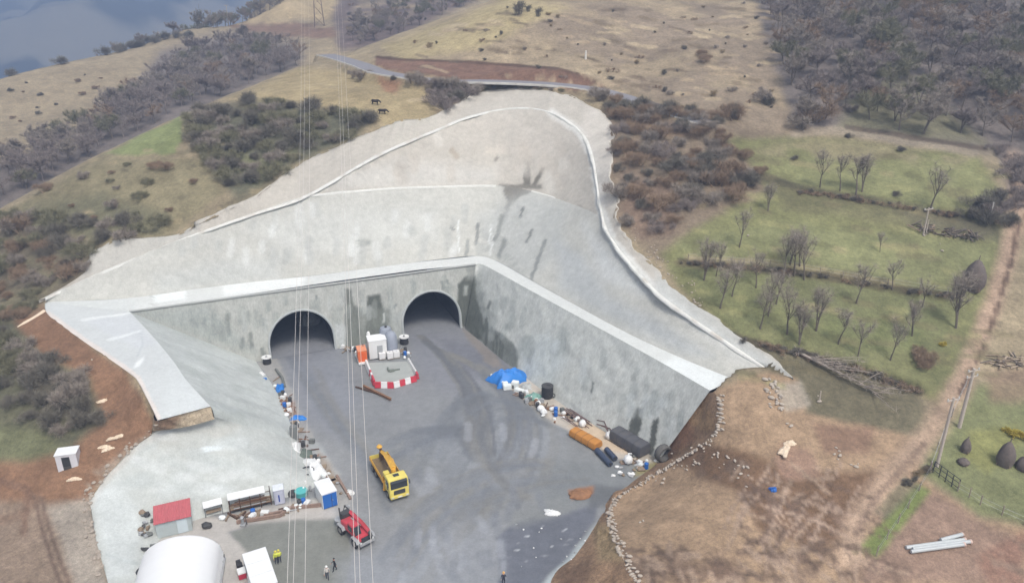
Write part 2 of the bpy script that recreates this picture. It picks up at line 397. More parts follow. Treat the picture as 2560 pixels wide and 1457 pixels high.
TAN = S(163, 150, 124); WOOD = S(126, 118, 113); SCRUB = S(142, 128, 110); GREEN = S(132, 133, 93); EARTH = S(148, 116, 92); DIRT = S(178, 153, 126); DIRT2 = S(126, 101, 80)
nat_ops = [
    ('poly', [(955, 118), (1270, -40), (1890, -40), (1960, 200), (1990, 330), (1800, 330), (1550, 250), (1480, 215), (1100, 150)], S(168, 153, 128), 10, 1.),
    ('poly', [(1250, 20), (1890, -40), (1960, 200), (1990, 330), (1800, 330), (1500, 190), (1400, 120)], S(150, 136, 118), 30, .9, 0, (9, -.05)),
    ('poly', [(955, 118), (1270, -10), (1420, 20), (1200, 120), (1000, 150)], S(188, 174, 132), 14, .8),
    ('poly', [(1885, -60), (2700, -60), (2700, 420), (2450, 380), (2250, 350), (2080, 320), (1990, 330), (1960, 230), (1900, 60)], WOOD, 14, 1.),
    ('poly', [(2130, 200), (2300, 200), (2430, 330), (2480, 370), (2100, 330)], S(132, 130, 102), 25, .8),
    # spur on the left of the portal
    ('poly', [(560, 250), (750, 168), (940, 190), (1090, 230), (1080, 300), (960, 315), (820, 270)], S(174, 159, 124), 12, 1.),
    ('poly', [(470, 290), (640, 250), (940, 290), (880, 350), (760, 400), (600, 500), (560, 470), (520, 400)], S(110, 110, 92), 18, 1.),
    ('poly', [(580, 400), (740, 370), (640, 460)], S(132, 134, 100), 18, .9),
    ('poly', [(0, 535), (250, 392), (530, 400), (560, 480), (430, 590), (250, 600), (0, 560)], S(146, 138, 110), 15, 1.),
    ('poly', [(60, 520), (260, 480), (420, 540), (400, 590), (240, 600), (40, 590)], S(118, 116, 93), 20, .9),
    ('poly', [(253, 388), (450, 291), (462, 330), (440, 384), (330, 386)], S(143, 152, 104), 5, 1.),
    ('poly', [(-200, 560), (0, 560), (250, 605), (215, 690), (110, 750), (50, 800), (-200, 820)], S(122, 114, 97), 15, 1.),
    ('poly', [(-200, 640), (130, 640), (160, 700), (40, 780), (-200, 780)], S(135, 130, 104), 20, .7, 0, (5, .05)),
    ('poly', [(-200, 790), (60, 800), (100, 880), (240, 960), (275, 1070), (180, 1140), (-200, 1165)], S(108, 107, 86), 20, 1.),
    ('poly', [(0, 860), (120, 900), (240, 1000), (230, 1080), (80, 1010)], S(98, 93, 82), 16, .9),
    ('poly', [(-100, 1040), (100, 1080), (180, 1120), (60, 1160), (-100, 1160)], S(125, 128, 96), 16, .8),
    ('poly', [(40, 800), (110, 762), (200, 840), (320, 930), (400, 1060), (400, 1090), (255, 1205), (215, 1270), (-200, 1260), (-200, 1165), (60, 1150), (180, 1120), (265, 1060), (220, 940), (100, 890)], EARTH, 14, 1.),
    ('poly', [(-200, 1250), (225, 1258), (275, 1475), (-200, 1500)], S(156, 138, 121), 14, 1.),
    ('poly', [(120, 1275), (225, 1245), (275, 1470), (190, 1470)], S(176, 168, 156), 14, .85),
    ('poly', [(215, 1190), (400, 1065), (410, 1090), (260, 1210), (225, 1260)], S(178, 166, 150), 8, .7, 0, (2, -.1)),
    ('line', [(84, 1240), (110, 1340), (150, 1457)], S(122, 104, 92), 5, .9, 3), ('line', [(100, 1240), (128, 1340), (172, 1457)], S(122, 104, 92), 5, .8, 3),
    ('line', [(0, 1200), (70, 1225), (60, 1330)], S(132, 106, 90), 6, .7, 6),
    ('line', [(0, 1300), (40, 1290), (90, 1250)], S(136, 112, 95), 8, .6, 8),
    # road cut
    ('poly', [(938, 143), (1010, 149), (1150, 155), (1300, 165), (1400, 173), (1470, 194), (1515, 220), (1430, 226), (1250, 208), (1050, 190), (945, 165)], S(136, 108, 92), 4, 1.),
    ('line', [(945, 144), (1010, 149), (1150, 155), (1300, 165), (1400, 173), (1470, 193), (1514, 219)], S(98, 78, 66), 2, .9, 2.5),
    ('poly', [(1060, 160), (1300, 172), (1300, 205), (1060, 190)], S(128, 102, 90), 6, .5, 0, (2, .1)),
    ('poly', [(940, 190), (1010, 205), (990, 235), (950, 220)], S(158, 118, 95), 6, .8),
    # slope and meadow on the right
    ('poly', [(1500, 270), (1800, 300), (2010, 330), (1900, 400), (1930, 480), (1730, 590), (1650, 660), (1540, 560), (1515, 420)], SCRUB, 18, 1.),
    ('poly', [(1560, 420), (1690, 470), (1680, 580), (1600, 600), (1550, 540)], S(140, 120, 105), 18, .8),
    ('poly', [(1560, 290), (1760, 320), (1740, 350), (1560, 320)], S(152, 130, 108), 8, .7),
    ('poly', [(1810, 345), (2090, 345), (2450, 392), (2505, 480), (2500, 700), (2410, 880), (2350, 1010), (2300, 985), (1990, 895), (1840, 842), (1700, 720), (1650, 640), (1730, 570), (1920, 480), (1870, 400)], GREEN, 14, 1.),
    ('poly', [(1900, 400), (2440, 400), (2490, 480), (2480, 530), (2330, 510), (2000, 460)], S(150, 152, 108), 20, .9),
    ('poly', [(1850, 380), (2050, 350), (2440, 380), (2400, 420), (2100, 400)], S(160, 150, 120), 14, .7, 0, (6, -.1)),
    ('poly', [(1690, 600), (2000, 560), (2480, 620), (2440, 720), (2050, 680), (1700, 650)], S(142, 145, 104), 20, .7),
    ('poly', [(1700, 650), (2390, 740), (2350, 960), (1990, 880), (1830, 830)], S(130, 134, 95), 20, .7),
    ('poly', [(2080, 790), (2330, 800), (2300, 900), (2050, 850)], S(124, 132, 88), 20, .5),
    ('poly', [(1800, 770), (2300, 880), (2340, 960), (1900, 860)], S(150, 150, 108), 12, .55, 0, (5, .1)),
    ('line', [(1700, 655), (1860, 668), (2050, 690), (2220, 720), (2390, 742)], S(88, 80, 64), 6, .95, 6),
    ('line', [(1720, 645), (1900, 655), (2060, 678), (2230, 706)], S(176, 160, 130), 3, .6, 5),
    ('line', [(1900, 442), (2000, 470), (2100, 490), (2200, 505), (2330, 530), (2470, 572)], S(92, 88, 72), 6, .95, 7),
    ('poly', [(1920, 450), (2100, 492), (2330, 534), (2470, 580), (2440, 610), (2200, 560), (1960, 520)], S(118, 114, 86), 16, .7),
    ('poly', [(2190, 500), (2500, 555), (2500, 600), (2330, 590), (2280, 560)], S(112, 108, 88), 14, .8),
    ('line', [(1740, 795), (1850, 848), (2000, 888), (2150, 925), (2300, 980)], S(86, 78, 64), 7, .95, 8),
    ('line', [(1990, 335), (2080, 325), (2250, 350), (2440, 385)], S(168, 156, 138), 8, .7, 6),
    ('line', [(2120, 318), (2260, 340), (2460, 372)], S(96, 84, 74), 4, .8, 4),
    ('poly', [(1850, 860), (2010, 885), (2300, 985), (2330, 1085), (2180, 1100), (2010, 1040), (1960, 960)], S(124, 118, 96), 12, 1.),
    ('poly', [(2330, 1080), (2390, 990), (2450, 960), (2700, 960), (2700, 1340), (2450, 1285), (2335, 1205), (2300, 1180)], S(134, 138, 99), 12, 1.),
    ('poly', [(2420, 1080), (2540, 1060), (2560, 1100), (2470, 1180), (2400, 1140)], S(146, 146, 92), 14, .7),
    ('poly', [(2460, 930), (2700, 900), (2700, 1010), (2480, 1000)], S(142, 122, 104), 16, .8),
    ('poly', [(2490, 380), (2560, 380), (2700, 400), (2700, 480), (2520, 470)], S(140, 134, 132), 8, .8),
    # bare dirt
    ('poly', [(1775, 975), (1925, 930), (1990, 945), (2010, 1030), (2190, 1070), (2310, 1090), (2290, 1190), (2330, 1215), (2450, 1292), (2700, 1350), (2700, 1600), (1500, 1600), (1500, 1290), (1530, 1240), (1660, 1165), (1785, 1080)], DIRT, 10, 1.),
    ('poly', [(1930, 960), (2000, 950), (2020, 1010), (1960, 1030)], S(178, 170, 156), 8, .8),
    ('poly', [(1700, 1100), (1860, 1120), (2000, 1190), (2190, 1170), (2200, 1240), (2140, 1340), (2040, 1380), (1900, 1320), (1850, 1230), (1760, 1190), (1690, 1160)], DIRT2, 16, .95),
    ('poly', [(1740, 1130), (1880, 1150), (1830, 1200), (1750, 1190)], S(120, 103, 90), 10, .8, 0, (2, -.1)),
    ('poly', [(2030, 1060), (2190, 1070), (2180, 1130), (2060, 1130)], S(150, 122, 104), 12, .8),
    ('poly', [(1960, 1110), (2020, 1120), (2050, 1190), (1960, 1200), (1930, 1150)], S(172, 142, 124), 12, .8),
    ('poly', [(1560, 1370), (2100, 1390), (2100, 1500), (1560, 1500)], S(140, 120, 104), 20, .75, 0, (1.6, .0)),
    ('poly', [(1660, 1410), (1840, 1400), (1850, 1500), (1700, 1500)], S(118, 98, 84), 16, .8, 0, (3, -.1)),
    ('poly', [(1850, 1230), (2100, 1250), (2150, 1340), (2000, 1420), (1860, 1380)], S(126, 106, 92), 12, .8, 0, (1.1, .05)),
    ('poly', [(2200, 1280), (2330, 1230), (2560, 1350), (2560, 1457), (2150, 1457)], S(156, 132, 117), 16, .9),
    ('poly', [(2440, 1390), (2560, 1320), (2560, 1457), (2480, 1457)], S(160, 124, 107), 14, .7, 0, (1.4, -.05)),
    ('poly', [(2120, 1370), (2300, 1400), (2250, 1457), (2100, 1457)], S(128, 108, 94), 14, .7, 0, (1.2, -.05)),
    # track
    ('line', [(2535, 400), (2550, 480), (2545, 560), (2505, 680), (2478, 770), (2440, 870), (2395, 975)], S(186, 162, 140), 26, .98, 9),
    ('line', [(2395, 975), (2330, 1080), (2215, 1200), (2140, 1310), (2125, 1390)], S(188, 164, 142), 36, .92, 12),
    ('line', [(2550, 560), (2520, 680), (2492, 770), (2460, 870), (2400, 980)], S(104, 84, 72), 5, .85, 4, (1.5, -.2)),
    ('line', [(2310, 1110), (2200, 1230), (2140, 1330)], S(134, 114, 100), 5, .6, 6),
    ('poly', [(2290, 1205), (2325, 1228), (2270, 1300), (2195, 1395), (2140, 1385), (2220, 1290)], S(128, 142, 84), 9, .95),
    ('poly', [(2260, 1190), (2300, 1215), (2220, 1300), (2190, 1280)], S(118, 118, 96), 8, .7),
]
far_ops = [
    # further hill on the left
    ('poly', [(-300, 540), (0, 540), (250, 395), (450, 305), (560, 255), (750, 172), (760, 115), (640, 80), (500, 95), (400, 130), (340, 225), (200, 330), (60, 400), (-300, 420)], WOOD, 22, 1.),
    ('poly', [(590, 60), (720, -20), (860, -20), (840, 45), (700, 55)], S(186, 168, 134), 6, 1.),
    ('poly', [(565, 62), (700, 58), (835, 70), (835, 95), (700, 90), (600, 78)], S(138, 112, 96), 5, .9),
    ('poly', [(850, -40), (1260, -40), (950, 120), (850, 130), (830, 60)], S(120, 107, 103), 12, 1.),
    ('poly', [(860, 60), (1000, 50), (1100, 0), (900, 0)], S(165, 150, 124), 12, .7, 0, (6, .0)),
]
for k in range(70):      # wheel ruts and scrape marks of the machines
    x0 = random.uniform(1840, 2160); y0 = random.uniform(1150, 1400); a = random.choice([1.9, 2.2, .25, .45]) + random.uniform(-.25, .25); l = random.uniform(50, 130)
    nat_ops.append(('line', [(x0, y0), (x0 + l * .5 * math.cos(a) + random.uniform(-8, 8), y0 + l * .5 * math.sin(a)), (x0 + l * math.cos(a), y0 + l * math.sin(a))], random.choice([S(178, 156, 138), S(118, 99, 86), S(176, 154, 134)]), random.uniform(1, 3), .75, random.uniform(1.5, 3.5)))
for k in range(60):
    x0 = random.uniform(1560, 2120); y0 = random.uniform(1360, 1470); a = random.uniform(-.5, .5) + random.choice([0, 1.2])
    l = random.uniform(20, 60)
    nat_ops.append(('line', [(x0, y0), (x0 + l * math.cos(a), y0 + l * math.sin(a))], random.choice([S(180, 158, 138), S(116, 98, 85), S(112, 94, 82)]), 4, .7, 5))
isfar = natural(V[:, 0], V[:, 1], True)
for k in range(170):     # narrow animal paths and grass tufts across the steep hill
    x0 = random.uniform(1010, 1930); y0 = random.uniform(20, 300)
    if y0 < 130 - (x0 - 955) * .4: continue
    l = random.uniform(12, 60); a = random.uniform(-.1, .3)
    nat_ops.append(('line', [(x0, y0), (x0 + l * .5, y0 + l * .5 * a + random.uniform(-2, 2)), (x0 + l, y0 + l * a)], random.choice([S(118, 104, 88), S(190, 174, 144), S(128, 114, 92), S(184, 166, 138)]), random.uniform(.8, 2), .7, random.uniform(2, 4)))
for k in range(90):
    x0 = random.uniform(20, 900); y0 = random.uniform(190, 580)
    nat_ops.append(('line', [(x0, y0), (x0 + random.uniform(10, 40), y0 + random.uniform(-10, 2))], random.choice([S(112, 106, 86), S(176, 162, 130), S(124, 118, 92)]), random.uniform(1, 3), .6, 4))
for k in range(110):
    x0 = random.uniform(1680, 2480); y0 = random.uniform(380, 960); l = random.uniform(20, 110)
    nat_ops.append(('line', [(x0, y0), (x0 + l, y0 + l * random.uniform(.1, .22))], random.choice([S(116, 116, 82), S(160, 158, 112), S(126, 118, 90), S(168, 158, 120)]), random.uniform(1, 4), .5, 6))
CA = paint(V[:, 0], V[:, 1], V[:, 2], TAN, nat_ops, 13, 4.5)
CF = paint(V[:, 0], V[:, 1], V[:, 2], S(166, 152, 126), far_ops, 13, 6.)
CA[isfar] = CF[isfar]
var = 1 + .20 * fbm(V[:, 0] / 11, V[:, 1] / 11, 5, 50) + .22 * fbm(V[:, 0] / 1.7, V[:, 1] / 1.7, 3, 51)
CA = CA * var[:, None] * np.array([.89, .87, .85])
ground_mat('soil_and_grass', (.35, 1.7, 7.), (.18, .3, .25), .95, .6, 4., .25)
tag(np_mesh('hillside', V, Fq, MATS['soil_and_grass'], None, True, CA), kind='structure')

# far mountain across the valley
yy = 470 + 3730 * np.linspace(0, 1, 200) ** 1.5; xx = np.linspace(-1, 1, 200)
MY, MS = np.meshgrid(yy, xx, indexing='ij'); MX = MS * (300 + MY * .9)
MZ = np.interp(MY, [470, 700, 950, 1500, 2200, 3200, 4200], [-70, -140, -125, -45, 70, 200, 240]) + 110 * fbm(MX / 420, MY / 420, 5, 77) + 40 * fbm(MX / 130, MY / 160, 4, 78)
C = np.empty((MX.size, 3)); C[:] = S(150, 142, 122)
C *= (1 + .35 * fbm(MX.ravel() / 240, MY.ravel() / 240, 5, 80))[:, None]
wd_ = np.clip(fbm(MX.ravel() / 150, MY.ravel() / 150, 5, 84) * 4 + .6, 0, 1)[:, None]; C = C * (1 - wd_) + np.array(S(58, 62, 58)) * wd_     # woods between pale clearings
MV = np.stack([MX, MY, MZ], 2).reshape(-1, 3)
tag(np_mesh('mountain', MV, grid_faces(200, 200)[:, ::-1], MATS['soil_and_grass'], None, True, C), kind='structure')

# earth banks
ground_mat('cut_earth', (.5, 2., 8.), (.2, .3, .25), .95, .8, 3., .3)
bank_ops = [('poly', [(1700, 1020), (1760, 990), (1795, 1080), (1700, 1060)], S(168, 138, 104), 12, .8), ('poly', [(1660, 1050), (1720, 1020), (1740, 1100), (1650, 1150)], S(132, 96, 74), 12, .7),
            ('poly', [(1480, 1310), (1540, 1310), (1560, 1400), (1500, 1400)], S(168, 146, 112), 14, .9), ('poly', [(1400, 1420), (1480, 1400), (1460, 1470), (1390, 1470)], S(118, 96, 80), 12, .8)]
G = loft_grid([at(1716, 1022, 7.4)] + crest, [at(1650, 1140, -.05)] + toe, .4, 22)
tag(grid_obj('earth_bank', G, MATS['cut_earth'], S(158, 130, 104), bank_ops, .55, 2.2), kind='structure')
G = loft_grid([pad_in[-1] + Vector((0, 0, -.1)), at(462, 1032, 10.4), pad_out[-1] + Vector((0, 0, -.1)), at(384, 1040, 10.6)], [apron_out[0] + Vector((.2, -.6, .03)), apron_out[1] + Vector((.2, -1.1, -.05)), apron_out[2] + Vector((0, -.6, .02)), at(380, 1078, 8.0)], .3, 12)
tag(grid_obj('pad_end_bank', G, MATS['cut_earth'], S(186, 170, 146), [('poly', [(380, 1040), (450, 1040), (430, 1080), (390, 1080)], S(150, 120, 98), 12, .8)], .5, 1.0), kind='structure')

# road above the portal
ground_mat('asphalt', (.6, 3., 12.), (.1, .15, .15), .85, .2, 8., .05)
rl = dense(road_line, 120); ra = np.array(rl); td = np.gradient(ra, axis=0); td /= np.linalg.norm(td[:, :2], axis=1, keepdims=True)
nrm = np.stack([-td[:, 1], td[:, 0], td[:, 2] * 0], 1)
G = np.stack([ra + nrm * w + np.array([0, 0, .06]) for w in np.linspace(-2.4, 2.4, 13)], 1)
tag(grid_obj('road', G, MATS['asphalt'], S(140, 138, 142), [], 0), kind='structure')
G2 = np.stack([ra - nrm * 2.75 + np.array([0, 0, h]) + nrm * w for w, h in ((-.16, -.35), (-.14, .16), (.14, .16), (.16, -.2))], 1)
gr = grid_obj('road_edge_wall', G2, mat('roadside_concrete', S(188, 184, 176), .9, 0, .12, .8, dirt=S(120, 110, 95)), S(188, 184, 176), [], 0)
tag(gr, 'long low pale concrete edge wall along the downhill side of the hillside road', 'wall')
# ------------------------------------------------------------------ sprayed concrete of the excavation
ground_mat('sprayed_concrete', (.22, 1.1, 5.), (.09, .12, .14), .93, .5, 5., .10, .2)
ground_mat('stained_concrete', (.25, 1.0, 4.), (.08, .13, .12), .93, .5, 5., .08, .2, (1, 1, .45))
ground_mat('cast_concrete', (.4, 2., 8.), (.06, .08, .08), .85, .2, 8., .04, .25)
WET = S(98, 102, 95); WETL = S(150, 154, 149)

t1b, t1t = pr(tier1)
ops1 = [('line', [(1380, 283), (1450, 330), (1482, 395), (1502, 520), (1530, 600), (1640, 730), (1780, 830), (1922, 925)], S(222, 221, 214), 8, .9, 7), ('line', [(1600, 690), (1700, 775), (1800, 855), (1905, 930)], S(208, 208, 203), 14, .5, 10),
        ('poly', [(1255, 462), (1350, 462), (1340, 476), (1300, 492), (1275, 520), (1260, 560), (1250, 560), (1268, 500)], S(138, 135, 127), 4, .95),
        ('poly', [(1190, 540), (1330, 480), (1420, 520), (1400, 640), (1330, 690), (1230, 640)], S(186, 188, 184), 25, .7),
        ('poly', [(1390, 600), (1460, 640), (1520, 740), (1640, 800), (1780, 890), (1700, 880), (1500, 780), (1400, 720)], S(188, 191, 190), 22, .8),
        ('poly', [(1460, 560), (1540, 650), (1620, 740), (1500, 700)], S(214, 216, 213), 20, .7),
        ('poly', [(640, 560), (900, 520), (1100, 520), (1100, 600), (700, 640)], S(208, 209, 203), 30, .5),
        ('line', [(1145, 552), (1146, 600), (1147, 628)], S(226, 228, 224), 2.2, .95, 1), ('line', [(1194, 560), (1191, 610)], S(136, 138, 134), 3, .9, 2), ('line', [(1228, 562), (1222, 610)], S(226, 228, 224), 2.2, .9, 1),
        ('line', [(1232, 590), (1224, 638)], S(222, 224, 220), 2.2, .9, 1), ('line', [(1308, 520), (1302, 540)], S(120, 122, 118), 3, .9, 2), ('line', [(1330, 575), (1318, 605)], S(128, 130, 126), 2.5, .9, 2),
        ('line', [(1362, 602), (1345, 650), (1325, 705)], S(138, 141, 137), 3, .8, 3), ('line', [(1262, 600), (1248, 640)], S(140, 143, 138), 5, .8, 3), ('line', [(1170, 600), (1165, 640)], S(142, 145, 140), 3, .7, 3),
        ('line', [(1255, 540), (1245, 585), (1235, 600)], S(140, 142, 136), 3.5, .8, 3), ('line', [(1210, 575), (1205, 640)], S(168, 170, 166), 12, .6, 10, (1.5, -.1)),
        ('poly', [(885, 598), (930, 598), (928, 615), (890, 618)], S(158, 160, 154), 4, .8, 0, (1, -.1)), ('line', [(888, 615), (886, 650)], S(178, 180, 174), 2, .8, 2),
        ('line', [(1128, 568), (1136, 574)], S(130, 133, 128), 2.5, .8, 2), ('line', [(1270, 645), (1300, 690)], S(168, 170, 165), 8, .6, 8, (1, 0)),
        ('poly', [(380, 690), (560, 650), (700, 640), (700, 700), (400, 735)], S(196, 198, 194), 25, .6)]
for k in range(40):
    x0 = random.uniform(450, 1180); y0 = random.uniform(510, 640); l = random.uniform(8, 40)
    ops1.append(('line', [(x0, y0), (x0 + random.uniform(-3, 2), y0 + l)], random.choice([S(190, 191, 186), S(216, 217, 212), S(182, 183, 178)]), random.uniform(3, 9), .6, 6))
slope = empty('shotcrete_slope', (0, 0, 0), 0, 'tall pale grey shotcrete cut slope in two tiers above the tunnel portals', 'slope')
grid_obj('lower_tier', loft_grid(t1b, t1t, .42), MATS['sprayed_concrete'], S(197, 196, 188), ops1, .22, 3.5, slope, 4, 1.2)
t2b, t2t = pr(tier2)
ops2 = [('line', [(1380, 283), (1450, 330), (1482, 395), (1502, 520), (1530, 600), (1640, 730), (1780, 830), (1922, 925)], S(222, 221, 214), 8, .9, 7), ('line', [(1600, 690), (1700, 775), (1800, 855), (1905, 930)], S(208, 208, 203), 14, .5, 10), ('poly', [(1310, 405), (1322, 400), (1328, 440), (1326, 466), (1308, 466)], S(124, 120, 111), 3, 1.), ('poly', [(1330, 462), (1352, 420), (1362, 418), (1352, 445), (1340, 466)], S(124, 120, 111), 3, 1.),
        ('line', [(1250, 468), (1350, 466)], S(134, 130, 121), 5, .95, 3), ('poly', [(1210, 365), (1260, 360), (1270, 385), (1220, 390)], S(212, 204, 190), 8, .8, 0, (1.5, -.1)),
        ('line', [(1242, 395), (1238, 402)], S(140, 134, 124), 3, .8, 3), ('line', [(1130, 378), (1140, 390)], S(172, 160, 142), 5, .7, 5),
        ('poly', [(800, 440), (1000, 400), (1240, 420), (1240, 460), (800, 480)], S(206, 204, 197), 25, .6), ('poly', [(1150, 300), (1400, 300), (1460, 420), (1300, 400)], S(196, 189, 178), 30, .6)]
for k in range(26):
    x0 = random.uniform(900, 1440); y0 = random.uniform(310, 440); l = random.uniform(8, 40)
    ops2.append(('line', [(x0, y0), (x0 + random.uniform(-6, 6), y0 + l)], random.choice([S(188, 182, 172), S(212, 208, 198), S(192, 184, 172)]), random.uniform(4, 12), .5, 8))
grid_obj('upper_tier', loft_grid(t2b, t2t, .42), MATS['sprayed_concrete'], S(194, 188, 177), ops2, .2, 3.5, slope, 4, 1.2)
GB = loft_grid(band_in, band_out_s[::8] if False else band_out, .42, 12)
# follow the ragged rim of the ground exactly
bo = np.array([tuple(p) for p in dense(band_out_s, GB.shape[0])])
nn = GB.shape[0]
bi_ = crom(band_in, 8); bi_a = np.array([tuple(p) for p in bi_]); bo_a = np.array([tuple(p) for p in band_out_s])
L = np.r_[0, np.cumsum(np.linalg.norm(np.diff((bi_a + bo_a) / 2, axis=0), axis=1))]; s = np.linspace(0, L[-1], nn)
a = np.stack([np.interp(s, L, bi_a[:, i]) for i in range(3)], 1); b = np.stack([np.interp(s, L, bo_a[:, i]) for i in range(3)], 1)
jag = .55 * fbm(s / 1.3, s * 0, 4, 12)
dirn = (b - a); dl = np.linalg.norm(dirn[:, :2], axis=1, keepdims=True) + .01; dirn = dirn / dl
b2 = b + dirn * (.35 + jag[:, None]); b2[:, 2] = b[:, 2] + dirn[:, 2] * .2 + .10
t = np.linspace(0, 1, 12)[None, :, None]
GB = skirt(a[:, None] * (1 - t) + b2[:, None] * t, .5)
ob = [('line', [(1380, 283), (1450, 330), (1482, 395), (1502, 520), (1530, 600), (1640, 730), (1780, 830), (1922, 925)], S(222, 221, 214), 8, .9, 7), ('line', [(1600, 690), (1700, 775), (1800, 855), (1905, 930)], S(208, 208, 203), 14, .5, 10), ('poly', [(1480, 240), (1530, 300), (1540, 520), (1500, 520), (1450, 320)], S(206, 200, 190), 12, .7), ('poly', [(960, 300), (1100, 260), (1100, 330), (960, 380)], S(194, 189, 177), 16, .7, 0, (2, -.1)),
      ('poly', [(1640, 680), (1990, 940), (1920, 925), (1640, 740)], S(190, 192, 188), 10, .7), ('poly', [(200, 600), (500, 560), (480, 600), (200, 700)], S(188, 187, 180), 14, .6)]
grid_obj('top_band', GB, MATS['sprayed_concrete'], S(192, 186, 175), ob, .12, 2.5, slope, 4, 1.2)

kops = []
for k in range(80):
    i = random.randint(0, len(band) - 2); f_ = random.random(); a, b = band[i][0], band[i + 1][0]; x0 = a[0] + (b[0] - a[0]) * f_; y0 = a[1] + (b[1] - a[1]) * f_
    kops.append(('line', [(x0 - 3, y0), (x0 + 3, y0 + 2)], random.choice([S(204, 202, 194), S(196, 188, 176), S(212, 210, 202)]), random.uniform(2, 7), .6, 4))
# white drain kerb along the crest and along the berm between the tiers
def kerb(name, line, w, h, material, label, cat, step=.5, closed=False):
    P = dense(line, max(4, int(sum((b - a).length for a, b in zip(line, line[1:])) / step)))
    A = np.array(P); td = np.gradient(A, axis=0); td /= np.linalg.norm(td, axis=1, keepdims=True)
    n = np.cross(td, np.array([0, 0, 1.])); n /= np.linalg.norm(n, axis=1, keepdims=True) + 1e-9
    wob = (1 + .5 * fbm(np.arange(len(A)) / 5., np.zeros(len(A)), 3, 66))[:, None]
    up = np.array([0, 0, 1.])
    prof = [(-w / 2, -.3), (-w / 2 + .06, h), (-w / 6, h + .03), (w / 6, h + .03), (w / 2 - .06, h), (w / 2, -.3)]
    G = np.stack([A + n * (x * wob) + up * z for x, z in prof], 1)
    o = grid_obj(name, G, material, S(224, 223, 216), kops, 0, warp=3)
    return tag(o, label, cat)
cl = crom([p + Vector((0, 0, .05)) for p in band_in], 8)
kerb('drain_kerb', cl, .8, .02, MATS['cast_concrete'], 'long white concrete drain kerb curving over the crest of the cut slope', 'kerb')
ml = crom([at(*p[0]) for p in tier2], 8)
kerb('berm_kerb', ml[:int(len(ml) * .52)], .6, .06, MATS['cast_concrete'], 'thin white concrete ledge running level across the middle of the cut slope', 'kerb')
kerb('berm_kerb', ml[int(len(ml) * .66):int(len(ml) * .80)], .6, .05, MATS['cast_concrete'], 'short white concrete ledge right of the dark stain on the cut slope', 'kerb')

# benches and pad
bf, bb = pr(bench)
bop = [('poly', [(385, 733), (465, 726), (466, 748), (386, 757)], S(234, 238, 235), 2, .9), ('poly', [(110, 740), (330, 720), (330, 780), (120, 790)], S(206, 209, 206), 14, .8), ('poly', [(550, 700), (760, 680), (760, 722), (560, 740)], S(236, 238, 235), 10, .7), ('line', [(381, 735), (380, 760)], S(170, 174, 170), 1.5, .8, 1)]
bench_o = grid_obj('bench', loft_grid(bf, bb, .45, 8, False), MATS['cast_concrete'], S(212, 214, 210), bop, 0, warp=2)
tag(bench_o, 'pale concrete bench running along the top of the portal wall', 'bench ledge')
rf, rbk = pr(rbench)
rb_o = grid_obj('bench', loft_grid(rf, rbk, .45, 8), MATS['cast_concrete'], S(214, 216, 212), [('poly', [(1690, 890), (1840, 945), (1780, 985), (1650, 910)], S(232, 236, 234), 10, .8)], 0, warp=2)
tag(rb_o, 'white concrete bench descending along the top of the right hand side wall', 'bench ledge')
pop = [('poly', [(323, 782), (395, 860), (340, 870), (205, 800)], S(206, 209, 210), 8, .8), ('line', [(205, 800), (322, 783)], S(232, 234, 231), 2, .8, 2), ('line', [(270, 850), (350, 828)], S(230, 233, 231), 2.5, .8, 2), ('poly', [(340, 905), (362, 890), (350, 915), (335, 920)], S(238, 240, 237), 4, .9), ('line', [(352, 830), (357, 860), (345, 890)], S(190, 196, 198), 1.5, .8, 1),
       ('line', [(120, 785), (205, 848), (300, 912), (345, 948), (395, 1045)], S(228, 216, 206), 6, .8, 5), ('poly', [(420, 930), (500, 985), (520, 1015), (420, 1040)], S(214, 218, 216), 14, .7)]
GP = loft_grid(pad_in, pad_out, .4, 34)
tag(grid_obj('concrete_pad', skirt(GP, .4), MATS['cast_concrete'], S(206, 209, 207), pop, .05, 3, warp=3), 'white concrete pad on top of the left embankment ending in a brown earth bank', 'pad')
ls_ops = [('poly', [(330, 785), (640, 905), (560, 870), (420, 810)], S(176, 182, 178), 14, .7), ('poly', [(500, 960), (620, 1000), (700, 1080), (560, 1060)], S(188, 192, 187), 20, .6), ('line', [(480, 930), (560, 960), (640, 1000)], S(206, 210, 206), 10, .5, 8)]
for k in range(22):
    x0 = random.uniform(430, 600); y0 = random.uniform(880, 1040); l = random.uniform(30, 90)
    ls_ops.append(('line', [(x0, y0), (x0 + l, y0 + l * random.uniform(.25, .5))], random.choice([S(184, 189, 184), S(208, 212, 208)]), 5, .45, 6))
tag(grid_obj('side_slope', loft_grid(slope_crest, slope_toe, .4, 36), MATS['sprayed_concrete'], S(199, 203, 199), ls_ops, .3, 2.6, warp=4), 'pale shotcrete slope falling from the left pad down to the yard', 'slope')
ap_ops = [('poly', [(505, 1118), (560, 1112), (558, 1122), (508, 1132)], S(230, 238, 240), 2, .9), ('poly', [(600, 1080), (740, 1200), (680, 1210), (580, 1120)], S(192, 196, 193), 20, .6), ('poly', [(380, 1080), (600, 1060), (560, 1100), (400, 1120)], S(190, 188, 180), 14, .6), ('line', [(265, 1388), (345, 1408)], S(176, 182, 180), 3, .8, 3),
          ('line', [(395, 1078), (330, 1122), (265, 1192), (226, 1252)], S(196, 190, 180), 8, .7, 8), ('poly', [(230, 1230), (300, 1200), (360, 1300), (330, 1440), (270, 1440)], S(208, 213, 211), 16, .6)]
for k in range(30):
    x0 = random.uniform(300, 700); y0 = random.uniform(1080, 1240); l = random.uniform(20, 70)
    ap_ops.append(('line', [(x0, y0), (x0 + l, y0 + l * random.uniform(-.3, .4))], random.choice([S(190, 195, 192), S(214, 218, 216)]), 8, .4, 10))
